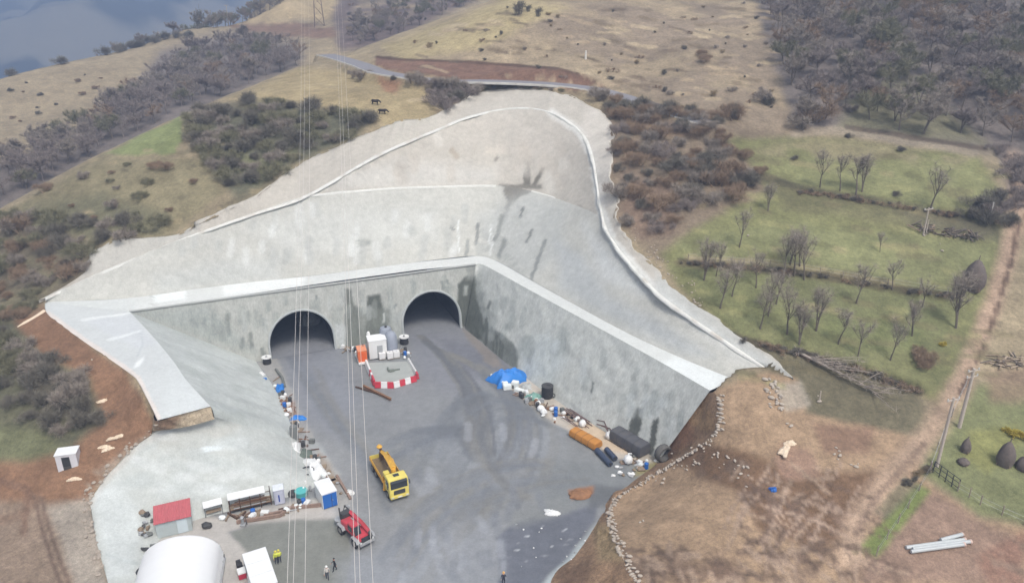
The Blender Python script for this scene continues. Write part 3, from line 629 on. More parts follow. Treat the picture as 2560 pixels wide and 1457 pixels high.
tag(grid_obj('concrete_apron', skirt(loft_grid(apron_in, apron_out, .4, 40), .4), MATS['sprayed_concrete'], S(194, 197, 192), ap_ops, .22, 3., warp=4), 'broad pale concrete apron sloping down from the left pad to the sheds', 'apron')

# right hand side wall
rtop = crom(rf, 8); rbase = crom(L3([(1162, 824, -.15), (1195, 850, -.15), (1260, 905, -.15), (1380, 995, -.15), (1505, 1078, -.15), (1648, 1150, -.15)]), 8)
rw = [('poly', [(1160, 690), (1200, 680), (1215, 760), (1240, 830), (1200, 830), (1160, 800)], WETL, 10, .8), ('poly', [(1155, 700), (1188, 690), (1192, 745), (1205, 790), (1222, 850), (1190, 850), (1155, 815)], WET, 5, .95), ('poly', [(1215, 820), (1250, 830), (1285, 860), (1298, 890), (1290, 925), (1250, 905), (1200, 850)], S(128, 132, 127), 4, .95),
      ('poly', [(1260, 860), (1285, 860), (1290, 900), (1265, 905)], S(122, 126, 121), 5, .7), ('poly', [(1300, 860), (1370, 830), (1420, 900), (1380, 960), (1310, 930)], S(198, 204, 202), 16, .7),
      ('poly', [(1572, 1060), (1592, 1020), (1610, 1018), (1604, 1060), (1590, 1110), (1570, 1110)], S(100, 102, 96), 2, .97), ('poly', [(1622, 1110), (1632, 1050), (1648, 1042), (1644, 1080), (1634, 1130), (1620, 1140)], S(100, 102, 96), 2, .97),
      ('line', [(1482, 955), (1478, 978)], S(132, 136, 131), 2, .9, 2), ('line', [(1226, 752), (1220, 770)], S(130, 134, 129), 3, .8, 2), ('line', [(1572, 1032), (1568, 1048)], S(150, 154, 150), 2, .8, 2)]
for k in range(9):
    x0 = 1196 + k * 8 + random.uniform(-3, 3); y0 = 775 + k * 11
    rw.append(('line', [(x0, y0), (x0 - 3, y0 + random.uniform(30, 60))], S(108, 112, 106), 2.2, .9, 2))
for k in range(45):
    tt = random.random(); x0 = 1230 + 500 * tt; y0 = 700 + 280 * tt + random.uniform(20, 120)
    rw.append(('line', [(x0, y0), (x0 - random.uniform(2, 10), y0 + random.uniform(12, 50))], random.choice([S(166, 171, 167), S(172, 176, 172), S(200, 205, 203)]), random.uniform(2, 7), .55, 6))
tag(grid_obj('side_wall', loft_grid(rtop, rbase, .32, 44, False), MATS['stained_concrete'], S(201, 203, 197), rw, .16, 1.8, warp=3, wscale=.9), 'long battered grey concrete side wall with two dark streaks on the right of the yard', 'wall')

# portal wall with its two tunnel mouths
TL = at(323, 778, ZW); TR = at(1190, 660, ZW)
wu = (TR - TL); wu.z = 0; WLEN = wu.length; wu.normalize(); wn = Vector((wu.y, -wu.x, 0))      # wn: out of the wall, towards the yard
BAT = 1.6
def wall_pt(u, h):
    return TL + wu * u + wn * (BAT * (1 - h / ZW)) + Vector((0, 0, h - ZW))
RT, CH = 5.55, 2.3
def u_of(px, py):
    p = at(px, py, 0); return (p - TL).dot(wu)
TUN = [u_of(757, 876), u_of(1083, 832)]
us = list(np.arange(0, WLEN, .3)) + [WLEN]
for c in TUN:
    us = [u for u in us if abs(u - c) > RT + .02]
    us += [c - RT - .001, c + RT + .001] + [c + RT * math.sin(a) for a in np.linspace(-math.pi / 2, math.pi / 2, 41)]
us = sorted(us)
rows = 40
def lowh(u):
    for c in TUN:
        if abs(u - c) <= RT + 1e-6: return CH + math.sqrt(max(RT * RT - (u - c) ** 2, 0))
    return -.3
GW = np.array([[tuple(wall_pt(u, lowh(u) + (ZW - lowh(u)) * k / (rows - 1))) for k in range(rows)] for u in us])
pw = [('poly', [(862, 720), (878, 726), (884, 760), (896, 770), (900, 880), (866, 880)], S(116, 120, 112), 4, .92), ('poly', [(918, 740), (950, 735), (966, 800), (975, 880), (912, 880)], WET, 4, .97), ('poly', [(866, 770), (980, 770), (985, 880), (866, 880)], S(136, 140, 132), 8, .75),
      ('poly', [(1145, 710), (1165, 690), (1190, 690), (1192, 830), (1150, 815), (1142, 760)], WET, 4, .95), ('poly', [(1160, 714), (1170, 714), (1168, 738), (1158, 738)], S(178, 182, 176), 3, .8), ('poly', [(1165, 650), (1195, 650), (1195, 700), (1165, 700)], S(150, 153, 147), 6, .7),
      ('line', [(569, 788), (570, 810), (574, 836)], S(120, 124, 118), 4, .85, 3), ('line', [(512, 795), (512, 808)], S(132, 136, 130), 3, .8, 3), ('line', [(606, 848), (604, 868)], S(126, 130, 124), 4, .8, 3), ('line', [(626, 834), (628, 866)], S(126, 130, 124), 4, .8, 3), ('line', [(655, 872), (662, 890)], S(126, 130, 124), 5, .8, 3),
      ('line', [(480, 802), (492, 812)], S(138, 142, 136), 4, .7, 4), ('line', [(1106, 706), (1108, 722)], S(132, 136, 130), 3, .8, 3), ('line', [(1118, 700), (1120, 708)], S(132, 136, 130), 2.5, .8, 2), ('line', [(975, 735), (976, 760)], S(206, 210, 206), 2, .9, 1), ('line', [(960, 785), (960, 805)], S(206, 210, 206), 2, .9, 1), ('line', [(990, 762), (986, 768)], S(128, 132, 126), 3, .8, 2),
      ('line', [(790, 742), (791, 744)], S(128, 132, 126), 3, .8, 3), ('poly', [(836, 800), (862, 810), (866, 870), (838, 862)], S(196, 200, 198), 5, .8), ('poly', [(985, 790), (1015, 770), (1012, 850), (985, 850)], S(184, 188, 184), 6, .7), ('poly', [(325, 780), (520, 765), (640, 880), (560, 860)], S(164, 170, 166), 14, .6)]
for k in range(40):
    x0 = random.uniform(520, 1160); y0 = 745 - (x0 - 600) * .125 + random.uniform(5, 70)
    pw.append(('line', [(x0, y0), (x0 + random.uniform(-2, 2), y0 + random.uniform(10, 45))], random.choice([S(158, 163, 157), S(186, 190, 186), S(162, 166, 160)]), random.uniform(2, 6), .5, 5))
portal = empty('portal_wall', (0, 0, 0), 0, 'stained grey concrete portal wall pierced by two tunnel mouths', 'wall')
grid_obj('wall_face', GW, MATS['stained_concrete'], S(188, 189, 182), pw, 0, parent=portal, warp=3, wscale=.9)
# thin dark coping joint below the bench
J = np.array([[tuple(wall_pt(u, ZW - .02) + wn * o + Vector((0, 0, z))) for o, z in ((-.3, .06), (.16, .06), (.16, -.16), (-.1, -.18))] for u in np.arange(0, WLEN, .5)])
grid_obj('coping', J, mat('coping_concrete', S(172, 174, 170), .9, 0, .12, 1.), S(172, 174, 170), [], 0, parent=portal)

def arch_profile(r, drop=.4):
    P = [(-r, -drop), (-r, CH * .5)]
    P += [(r * math.sin(a), CH + r * math.cos(a)) for a in np.linspace(-math.pi / 2, math.pi / 2, 33)]
    return P + [(r, CH * .5), (r, -drop)]
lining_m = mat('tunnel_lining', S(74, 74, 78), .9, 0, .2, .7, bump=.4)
rim_m = mat('tunnel_rim', S(182, 186, 184), .85, 0, .08, 1.2)
def tunnel(c, label):
    base = wall_pt(c, 0)
    t = empty('tunnel', base, 0, label, 'tunnel')
    ax = -wn
    def P(a, h, d, r0=0): return wu * a + ax * (d + BAT * h / ZW * 1.0) + Vector((0, 0, h))
    V = []; pro = arch_profile(RT - .02)
    ds = [-.0, 2, 5, 9, 14, 20, 28, 38, 50, 64]
    for d in ds:
        for a, h in pro:
            q = P(a, h, d); V.append(q)
    G = np.array([tuple(v) for v in V]).reshape(len(ds), len(pro), 3)
    n, m, _ = G.shape
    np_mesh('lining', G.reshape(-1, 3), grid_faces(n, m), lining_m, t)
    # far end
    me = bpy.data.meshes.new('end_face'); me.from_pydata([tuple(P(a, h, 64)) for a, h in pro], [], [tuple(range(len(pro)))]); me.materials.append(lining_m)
    e = bpy.data.objects.new('end_face', me); COL.objects.link(e); e.parent = t
    # rim ring standing proud of the wall
    inn_, out_ = arch_profile(RT - .16, .1), arch_profile(RT + .22, .1)
    ring = []
    for (a, h), (a2, h2) in zip(inn_, out_):
        ring.append([tuple(P(a, h, .5)), tuple(P(a, h, -.14)), tuple(P(a2, h2, -.14)), tuple(P(a2, h2, .3))])
    grid_obj('arch_rim', np.array(ring), rim_m, S(180, 184, 182), [], 0, parent=t)
    fl = np.array([[tuple(P(a, 0, d) + Vector((0, 0, .03))) for a in np.linspace(-RT, RT, 8)] for d in ds])
    for r_ in fl: r_[:, 2] = .03
    grid_obj('roadway', fl, MATS['yard_ground'], S(138, 140, 144), [], 0, parent=t)
    # ventilation duct / cable tray along the side
    return t

# yard
ground_mat('yard_ground', (.15, .9, 4.), (.10, .13, .12), .62, .25, 6., .05, .35)
yo = [('poly', [(660, 870), (1170, 800), (1330, 960), (1480, 1100), (1500, 1220), (1250, 1290), (900, 1130), (760, 1000)], S(136, 138, 138), 60, .9), ('poly', [(690, 880), (850, 860), (900, 1000), (850, 1100), (760, 1050)], S(138, 140, 147), 30, .7), ('poly', [(1010, 830), (1160, 810), (1230, 930), (1160, 1010), (1060, 960)], S(134, 135, 141), 25, .8), ('poly', [(1110, 850), (1230, 860), (1300, 930), (1240, 950), (1150, 930)], S(118, 119, 126), 16, .8),
      ('poly', [(900, 1000), (1080, 940), (1200, 1040), (1200, 1120), (900, 1080)], S(140, 141, 143), 30, .6), ('poly', [(1060, 1060), (1260, 1010), (1420, 1080), (1360, 1200), (1200, 1220), (1080, 1150)], S(146, 149, 152), 30, .6),
      ('poly', [(1350, 1160), (1560, 1150), (1640, 1180), (1560, 1240), (1420, 1280), (1330, 1250)], S(128, 131, 131), 22, .8), ('poly', [(1240, 1340), (1300, 1300), (1420, 1280), (1500, 1250), (1480, 1310), (1420, 1400), (1340, 1470), (1250, 1470)], S(106, 109, 117), 8, .95),
      ('poly', [(1260, 1290), (1400, 1240), (1440, 1270), (1290, 1320)], S(134, 136, 134), 14, .7), ('poly', [(1500, 1300), (1540, 1290), (1520, 1310), (1400, 1470), (1350, 1470), (1440, 1370)], S(172, 180, 180), 8, .95),
      ('poly', [(1480, 1210), (1560, 1220), (1530, 1260), (1470, 1270)], S(104, 106, 108), 8, .8), ('poly', [(1420, 1222), (1480, 1215), (1484, 1232), (1430, 1248)], S(160, 112, 76), 6, .9), ('poly', [(1580, 1140), (1660, 1140), (1650, 1180), (1590, 1190)], S(150, 140, 96), 8, .9),
      ('poly', [(575, 1330), (640, 1310), (830, 1280), (870, 1330), (880, 1400), (850, 1480), (700, 1480), (640, 1400), (590, 1370)], S(134, 135, 127), 4, .97), ('poly', [(840, 1400), (1240, 1300), (1260, 1480), (840, 1480)], S(150, 153, 157), 40, .6),
      ('poly', [(360, 1300), (560, 1290), (800, 1240), (860, 1240), (860, 1290), (620, 1310), (570, 1330), (640, 1410), (690, 1480), (360, 1480)], S(192, 186, 178), 7, .9), ('poly', [(340, 1300), (385, 1300), (400, 1400), (350, 1400)], S(138, 132, 122), 8, .7, 0, (1, -.1)),
      ('poly', [(640, 905), (690, 890), (720, 960), (770, 1060), (800, 1120), (850, 1180), (850, 1200), (880, 1240), (880, 1310), (840, 1290), (820, 1230), (740, 1100), (700, 990)], S(166, 164, 160), 6, .9), ('poly', [(760, 1090), (800, 1110), (850, 1195), (800, 1180)], S(172, 176, 176), 6, .8), ('poly', [(790, 1120), (830, 1160), (850, 1230), (810, 1190)], S(158, 140, 118), 8, .7),
      ('poly', [(670, 985), (735, 1000), (745, 1040), (700, 1040)], S(160, 118, 92), 6, .7), ('poly', [(1225, 935), (1320, 920), (1420, 1000), (1560, 1080), (1640, 1150), (1600, 1170), (1440, 1090), (1330, 1020)], S(200, 190, 176), 6, .9), ('poly', [(1420, 1060), (1480, 1040), (1640, 1130), (1590, 1140), (1460, 1110)], S(212, 190, 162), 6, .9), ('poly', [(1150, 815), (1180, 830), (1240, 890), (1260, 920), (1230, 920), (1170, 850)], S(142, 134, 126), 5, .8)]
def arc(pts, c, w, st, f=6): yo.append(('line', pts, c, w, st, f))
DK = S(120, 124, 130); LT = S(166, 170, 176)
def tracks(base, n, spread, cols, wd, st):
    for i in range(n):
        o = random.uniform(-spread, spread); t0 = random.uniform(0, .35); t1 = random.uniform(.6, 1.)
        P = [Vector((x + o * (1 + .2 * random.uniform(-1, 1)), y + o * .7 + random.uniform(-6, 6), 0)) for x, y in base]
        P = crom(P, 5); P = P[int(len(P) * t0):max(int(len(P) * t1), int(len(P) * t0) + 3)]
        for g in (0, random.uniform(9, 14)):
            arc([(p.x + g, p.y + g * .5) for p in P], random.choice(cols), random.uniform(.6, 1.4) * wd, random.uniform(.5, 1) * st, random.uniform(3, 7))
DK2 = S(112, 115, 119); BR = S(132, 130, 124); LT2 = S(172, 175, 179)
tracks([(1140, 900), (1250, 960), (1310, 1040), (1310, 1120), (1270, 1220), (1230, 1330)], 12, 60, [DK2, DK, BR], 3, .6)
tracks([(1060, 850), (1120, 900), (1170, 980), (1190, 1060), (1180, 1160)], 9, 40, [DK2, S(104, 106, 111), BR], 3, .75)
tracks([(930, 1140), (1000, 1095), (1090, 1070), (1180, 1075), (1260, 1110)], 6, 28, [DK, DK2], 2.5, .5)
tracks([(730, 880), (780, 960), (850, 1060), (930, 1180), (1020, 1330)], 8, 50, [DK, BR], 3, .4)
tracks([(1060, 1260), (1100, 1150), (1160, 1060), (1250, 1010), (1380, 1060)], 8, 50, [DK, DK2], 3, .4)
tracks([(1000, 1457), (1080, 1330), (1200, 1240), (1330, 1200), (1480, 1190)], 9, 60, [DK, BR], 3, .45)
tracks([(1180, 1010), (1170, 1080), (1220, 1180), (1330, 1250)], 6, 40, [DK2, BR], 5, .5)
for k in range(50):
    x0 = random.uniform(1000, 1350); y0 = random.uniform(1050, 1440); a = random.uniform(.9, 1.9)
    yo.append(('line', [(x0, y0), (x0 + 30 * math.cos(a), y0 + 30 * math.sin(a))], random.choice([S(134, 137, 141), S(128, 131, 136), S(162, 165, 170)]), random.uniform(3, 8), .5, 7))
for k in range(14):
    x0 = random.uniform(1270, 1460); y0 = random.uniform(1310, 1430)
    yo.append(('line', [(x0, y0), (x0 + random.uniform(-14, 14), y0 + random.uniform(-4, 4))], random.choice([S(196, 198, 200), S(150, 152, 156)]), random.uniform(1.2, 2.2), .8, 1))
yx = np.arange(-62, 42, .3); yyv = np.arange(24, 136, .3)
YX, YY = np.meshgrid(yx, yyv, indexing='ij')
YZ = .10 * fbm(YX / 6, YY / 6, 4, 91) - .02
wx, wy = YX - TL.x, YY - TL.y
behind = (wx * wn.x + wy * wn.y) < .6       # stop the sheet just inside the portal wall
YG = np.stack([YX, YY, YZ], 2).reshape(-1, 3)
Fy = grid_faces(len(yx), len(yyv))
kf = ~behind.ravel()[Fy].any(1)
Fy = Fy[kf]; u_ = np.unique(Fy); rm = -np.ones(len(YG), int); rm[u_] = np.arange(len(u_)); YG = YG[u_]; Fy = rm[Fy]
CY = paint(YG[:, 0], YG[:, 1], YG[:, 2], S(143, 144, 144), yo, 7, 2.2)
CY *= (1 + .06 * fbm(YG[:, 0] / 5, YG[:, 1] / 5, 5, 93) + .05 * fbm(YG[:, 0] / .9, YG[:, 1] / .9, 3, 94))[:, None]
tag(np_mesh('yard_ground', YG, Fy, MATS['yard_ground'], None, True, CY), kind='structure')
tunnel(TUN[0], 'left tunnel mouth, nearer to the pale side slope, with dim rubble inside')
tunnel(TUN[1], 'right tunnel mouth beside the wet inner corner of the walls')
# ------------------------------------------------------------------ plants
from mathutils.bvhtree import BVHTree
bpy.context.view_layer.update()
_bv = {}
def bvh_of(names):
    k = tuple(names)
    if k in _bv: return _bv[k]
    vs, fs, off = [], [], 0
    for n in names:
        o = bpy.data.objects[n]; me = o.data
        co = np.empty(len(me.vertices) * 3, np.float32); me.vertices.foreach_get('co', co)
        li = np.empty(len(me.loops), np.int32); me.loops.foreach_get('vertex_index', li)
        vs += co.reshape(-1, 3).tolist(); fs += (li.reshape(-1, 4) + off).tolist(); off += len(me.vertices)
    _bv[k] = BVHTree.FromPolygons(vs, fs); return _bv[k]
SITE = ['hillside', 'earth_bank', 'pad_end_bank', 'concrete_apron', 'concrete_pad', 'side_slope', 'yard_ground', 'lower_tier', 'upper_tier', 'top_band', 'side_wall', 'road']
ORI = Vector((0, 0, CAM_H))
def hit(px, py, names=SITE):
    v = (py - 728.5) / F; u = (px - 1280) / F
    d = Vector((u, CP - v * SP, -SP - v * CP)).normalized()
    r = bvh_of(names).ray_cast(ORI, d)
    if r[0] is None and py < 600: return hit(px, py + 3, names)     # just above the skyline
    return r[0]
def ground(x, y, names=SITE):
    r = bvh_of(names).ray_cast(Vector((x, y, 300)), Vector((0, 0, -1)))
    return r[0].z if r[0] else 0.

class MB:
    """collects shapes into one mesh"""
    def __init__(s): s.v = []; s.f = []
    def add(s, V, Fc, M=None):
        o = len(s.v)
        s.v += [tuple((M @ Vector(v)) if M else v) for v in V]; s.f += [tuple(i + o for i in f) for f in Fc]; return s
    def box(s, c, d, rz=0., rx=0., ry=0., top=1.):
        x, y, z = d[0] / 2, d[1] / 2, d[2] / 2
        V = [(-x, -y, -z), (x, -y, -z), (x, y, -z), (-x, y, -z), (-x * top, -y * top, z), (x * top, -y * top, z), (x * top, y * top, z), (-x * top, y * top, z)]
        M = Matrix.Translation(c) @ Matrix.Rotation(rz, 4, 'Z') @ Matrix.Rotation(ry, 4, 'Y') @ Matrix.Rotation(rx, 4, 'X')
        return s.add(V, [(0, 3, 2, 1), (4, 5, 6, 7), (0, 1, 5, 4), (1, 2, 6, 5), (2, 3, 7, 6), (3, 0, 4, 7)], M)
    def tube(s, P, r, seg=6, cap=True):
        P = [Vector(p) for p in P]; n = len(P); rr = r if isinstance(r, (list, tuple)) else [r] * n
        V = []; 
        for i in range(n):
            t = (P[min(i + 1, n - 1)] - P[max(i - 1, 0)]).normalized()
            a = t.cross(Vector((0, 0, 1)) if abs(t.z) < .9 else Vector((1, 0, 0))).normalized(); b = t.cross(a)
            for k in range(seg):
                w = 2 * math.pi * k / seg; V.append(P[i] + (a * math.cos(w) + b * math.sin(w)) * rr[i])
        Fc = [(i * seg + k, i * seg + (k + 1) % seg, (i + 1) * seg + (k + 1) % seg, (i + 1) * seg + k) for i in range(n - 1) for k in range(seg)]
        if cap: Fc += [tuple(range(seg))[::-1], tuple((n - 1) * seg + k for k in range(seg))]
        return s.add(V, Fc)
    def lathe(s, prof, c=(0, 0, 0), seg=16, M=None):
        V = [(r * math.cos(2 * math.pi * k / seg), r * math.sin(2 * math.pi * k / seg), z) for r, z in prof for k in range(seg)]
        Fc = [(i * seg + k, i * seg + (k + 1) % seg, (i + 1) * seg + (k + 1) % seg, (i + 1) * seg + k) for i in range(len(prof) - 1) for k in range(seg)]
        Fc += [tuple(range(seg))[::-1], tuple((len(prof) - 1) * seg + k for k in range(seg))]
        return s.add(V, Fc, Matrix.Translation(c) @ (M or Matrix()))
    def blob(s, c, d, nu=10, nv=7, noise=.15, seed=0, flat=0., M=None):
        rs = random.Random(seed); V = [(0, 0, -1.)]
        for j in range(1, nv):
            ph = -math.pi / 2 + math.pi * j / nv
            for i in range(nu):
                th = 2 * math.pi * i / nu; q = 1 + rs.uniform(-noise, noise)
                V.append((math.cos(ph) * math.cos(th) * q, math.cos(ph) * math.sin(th) * q, math.sin(ph) * q))
        V.append((0, 0, 1.))
        V = [(x * d[0] / 2, y * d[1] / 2, max(z, -1 + flat) * d[2] / 2) for x, y, z in V]
        Fc = [(0, 1 + (i + 1) % nu, 1 + i) for i in range(nu)]
        for j in range(nv - 2): Fc += [(1 + j * nu + i, 1 + j * nu + (i + 1) % nu, 1 + (j + 1) * nu + (i + 1) % nu, 1 + (j + 1) * nu + i) for i in range(nu)]
        l = len(V) - 1; Fc += [(l, 1 + (nv - 2) * nu + i, 1 + (nv - 2) * nu + (i + 1) % nu) for i in range(nu)]
        return s.add(V, Fc, Matrix.Translation(c) @ (M or Matrix()))
    def prism(s, prof, y0, y1, M=None):
        """side profile in x-z pulled along y"""
        n = len(prof); V = [(x, y0, z) for x, z in prof] + [(x, y1, z) for x, z in prof]
        Fc = [tuple(range(n)), tuple(range(2 * n - 1, n - 1, -1))] + [(i, n + i, n + (i + 1) % n, (i + 1) % n) for i in range(n)]
        return s.add(V, Fc, M)
    def build(s, name, m, parent=None, bevel=0., smooth=True, loc=None, rz=0.):
        me = bpy.data.meshes.new(name); me.from_pydata(s.v, [], s.f)
        bm = bmesh.new(); bm.from_mesh(me); bmesh.ops.recalc_face_normals(bm, faces=bm.faces)
        if bevel:
            e = [e for e in bm.edges if len(e.link_faces) == 2 and e.calc_face_angle(0) > R(35)]
            bmesh.ops.bevel(bm, geom=e, offset=bevel, segments=2, affect='EDGES', clamp_overlap=True)
        bm.to_mesh(me); bm.free()
        if smooth:
            me.polygons.foreach_set('use_smooth', [True] * len(me.polygons)); me.set_sharp_from_angle(angle=R(38))
        me.materials.append(m)
        o = bpy.data.objects.new(name, me); COL.objects.link(o)
        if parent: o.parent = parent
        if loc is not None: o.location = loc
        o.rotation_euler.z = rz
        return o

def twigs(mb, base, dirv, n, length, width, spread, rs):
    for _ in range(n):
        t = rs.random()
        p = base + dirv * t
        d = Vector((rs.gauss(0, 1), rs.gauss(0, 1), rs.gauss(.55, .8))).normalized()
        l = length * rs.uniform(.5, 1.3)
        e = p + d * l
        s_ = d.cross(Vector((rs.gauss(0, 1), rs.gauss(0, 1), rs.gauss(0, 1)))).normalized() * width * rs.uniform(.6, 1.4)
        mb.add([p - s_ * .5, p + s_ * .5, e + s_ * .2, e - s_ * .2], [(0, 1, 2, 3)])
def tree_meshes(h, w, trunk_h, r0, nlimb, ntw, tl, tw, seed, lean=.06, multi=1, rise=(.12, .36)):
    """a bare winter tree: tapered trunk with limbs, and a crown of twigs; returns two MBs"""
    rs = random.Random(seed); T = MB(); Cn = MB()
    for mstem in range(multi):
        ln = Vector((rs.uniform(-1, 1), rs.uniform(-1, 1), 0)) * (lean * h + (w * .16 if multi > 1 else 0))
        top = Vector((0, 0, h * .72)) + ln
        P = [Vector((0, 0, -.4)), Vector((0, 0, trunk_h * .5)) + ln * .12, Vector((0, 0, trunk_h)) + ln * .3, (Vector((0, 0, trunk_h)) + ln * .3).lerp(top, .55) + Vector((rs.uniform(-.2, .2), rs.uniform(-.2, .2), 0)), top]
        T.tube(P, [r0, r0 * .8, r0 * .7, r0 * .4, r0 * .12], 6)
        for i in range(nlimb):
            t = rs.uniform(0, .75); b = P[2].lerp(P[4], t)
            a = i * 2.4 + rs.uniform(-.5, .5); L = (w * .5) * rs.uniform(.6, 1.05) * (1 - .35 * t)
            e = b + Vector((math.cos(a) * L, math.sin(a) * L, h * rs.uniform(*rise) * (1 - t * .4)))
            mid = b.lerp(e, .5) + Vector((rs.uniform(-.2, .2), rs.uniform(-.2, .2), -.06 * h * rs.random()))
            T.tube([b, mid, e], [r0 * .42 * (1 - .5 * t), r0 * .24, r0 * .08], 4, False)
            for q in range(3):
                s2 = mid.lerp(e, rs.random()); e2 = s2 + Vector((rs.gauss(0, .5), rs.gauss(0, .5), rs.uniform(.2, .8))) * (w * .16)
                T.tube([s2, e2], [r0 * .16, r0 * .06], 3, False)
                twigs(Cn, s2, e2 - s2, ntw // 5, tl, tw, 0, rs)
            twigs(Cn, b.lerp(mid, .6), e - b.lerp(mid, .6), ntw // 3, tl, tw, 0, rs)
        twigs(Cn, P[3], P[4] - P[3] + Vector((0, 0, h * .1)), ntw // 2, tl, tw, 0, rs)
    return T, Cn
def bush_mesh(h, w, n, tl, tw, seed, clump=5):
    rs = random.Random(seed); C_ = MB()
    cs = [Vector((rs.gauss(0, w * .22), rs.gauss(0, w * .22), h * rs.uniform(.15, .55))) for _ in range(clump)]
    for c in cs:
        C_.tube([Vector((c.x * .3, c.y * .3, -.3)), c], [.07, .03], 4, False)
        rr = w * rs.uniform(.2, .34)
        for _ in range(n // clump):
            d = Vector((rs.gauss(0, 1), rs.gauss(0, 1), rs.gauss(.3, .8))).normalized()
            p = c + d * rr * rs.uniform(.1, .7); e = p + (d + Vector((rs.gauss(0, .5), rs.gauss(0, .5), rs.gauss(.4, .4)))).normalized() * tl * rs.uniform(.5, 1.2)
            if p.z < -.2: continue
            s_ = d.cross(Vector((rs.gauss(0, 1), rs.gauss(0, 1), rs.gauss(0, 1)))).normalized() * tw * rs.uniform(.6, 1.5)
            C_.add([p - s_ * .5, p + s_ * .5, e + s_ * .25, e - s_ * .25], [(0, 1, 2, 3)])
    return C_
BARK = mat('bark', S(122, 112, 102), .9, 0, .2, 3); BARKD = mat('dark_bark', S(116, 107, 96), .9, 0, .2, 3)
TW = [mat('grey_twigs', S(160, 149, 137), .95, 0, .2, .35), mat('brown_twigs', S(156, 134, 112), .95, 0, .2, .35), mat('violet_twigs', S(148, 136, 129), .95, 0, .2, .35), mat('olive_twigs', S(134, 130, 104), .95, 0, .2, .35), mat('dark_twigs', S(126, 120, 108), .95, 0, .25, .35), mat('straw_twigs', S(164, 146, 116), .95, 0, .2, .4)]
def mk_mesh(mb, name, m):
    o = mb.build(name, m, None, smooth=False); me = o.data; bpy.data.objects.remove(o); return me
WOODT = []
for i in range(6):
    T, C_ = tree_meshes(random.uniform(6.5, 8.5), random.uniform(6, 7.6), 1.6, .15, 10, 220, .7, .042, 100 + i, .07, 1 + (i % 2))
    WOODT.append((mk_mesh(T, 'trunk', BARK), mk_mesh(C_, 'crown', TW[(0, 2, 1, 0, 2, 3)[i]])))
ORCH = []
for i in range(5):
    T, C_ = tree_meshes(random.uniform(5.0, 6.4), random.uniform(2.6, 3.4), 1.2, .12, 8, 70, .75, .026, 200 + i, .10, 1 + (i % 3 == 2), (.3, .55))
    ORCH.append((mk_mesh(T, 'trunk', BARKD), mk_mesh(C_, 'crown', TW[0])))
BUSH = [mk_mesh(bush_mesh(2.6, 3.8, 2600, .5, .034, 300 + i, 9), 'bush', TW[(0, 1, 2, 3, 4, 4, 3, 1)[i]]) for i in range(8)]
SHRUB = [mk_mesh(bush_mesh(.9, 1.5, 420, .28, .035, 340 + i, 6), 'shrub', TW[(4, 0, 1, 5)[i]]) for i in range(4)]

def inst_tree(kind, p, sc, label, cat, group, name=None):
    name = name or ('fruit_tree' if any(kind[0] is k[0] for k in ORCH) else 'bare_tree')
    e = empty(name, p, random.uniform(0, 6.28), label, cat, group); e.scale = (sc * random.uniform(.9, 1.12), sc * random.uniform(.9, 1.12), sc)
    for nm, me in zip(('trunk', 'crown'), kind):
        o = bpy.data.objects.new(nm, me); COL.objects.link(o); o.parent = e
    return e
def inst(me, name, p, sc, label, cat, group, flat=1.):
    o = bpy.data.objects.new(name, me); COL.objects.link(o); o.location = p; o.rotation_euler = (0, 0, random.uniform(0, 6.28)); o.scale = (sc * random.uniform(.85, 1.2), sc * random.uniform(.85, 1.2), sc * flat)
    return tag(o, label, cat, group)
def scatter(poly, n, mind, names=('hillside',), far=None):
    """spots on the ground inside an outline, at least mind metres apart"""
    xs = [p[0] for p in poly]; ys_ = [p[1] for p in poly]; out = []; tries = 0
    while len(out) < n and tries < n * 40:
        tries += 1
        x = random.uniform(min(xs), max(xs)); y = random.uniform(min(ys_), max(ys_))
        if not inside(np.array([x]), np.array([y]), poly)[0]: continue
        p = hit(x, y, list(names))
        if p is None or p.y > 470: continue
        if far is not None and bool(natural(np.array([p.x]), np.array([p.y]), True)[0]) != far: continue
        if any((p.x - q.x) ** 2 + (p.y - q.y) ** 2 < mind * mind for q in out): continue
        out.append(p)
    return out

# woods
def wood(poly, n, mind, smin, smax, label, group, kinds=WOODT, far=None):
    for p in scatter(poly, n, mind, far=far): inst_tree(random.choice(kinds), p, random.uniform(smin, smax), label, 'tree', group)
wood([(1895, -30), (2620, -30), (2620, 380), (2450, 365), (2300, 345), (2130, 310), (2000, 320), (1975, 230), (1915, 80)], 168, 3.8, .8, 1.2, 'bare grey winter tree in the wood filling the upper right hillside', 'bare trees of the upper right wood')
wood([(-60, 530), (-60, 400), (60, 390), (200, 330), (340, 235), (420, 165), (480, 120), (620, 100), (740, 120), (755, 165), (640, 205), (560, 240), (450, 280), (250, 375), (120, 450)], 92, 5.2, .8, 1.2, 'bare grey brown tree in the wood along the valley at upper left', 'bare trees of the valley wood', far=True)
wood([(330, 118), (480, 72), (600, 62), (720, 5), (700, -5), (560, 40), (420, 95)], 24, 4, .8, 1.1, 'bare hazy tree standing on the skyline of the far left ridge', 'bare trees on the far ridge')
for px, py, Y in [(345, 112, 338), (395, 98, 344), (430, 88, 348), (470, 76, 356), (505, 62, 362), (540, 52, 368), (580, 48, 372), (620, 40, 378), (655, 26, 384), (690, 12, 388), (560, 40, 375), (610, 20, 392), (450, 84, 350), (300, 125, 335), (250, 140, 328), (700, 0, 395), (640, 10, 396), (520, 58, 366)]:
    p = atY(px, py, Y); inst_tree(random.choice(WOODT), Vector((p.x, p.y, p.z - 4.5)), random.uniform(.8, 1.2), 'bare hazy tree standing on the skyline of the far left ridge', 'tree', 'bare trees on the far ridge')
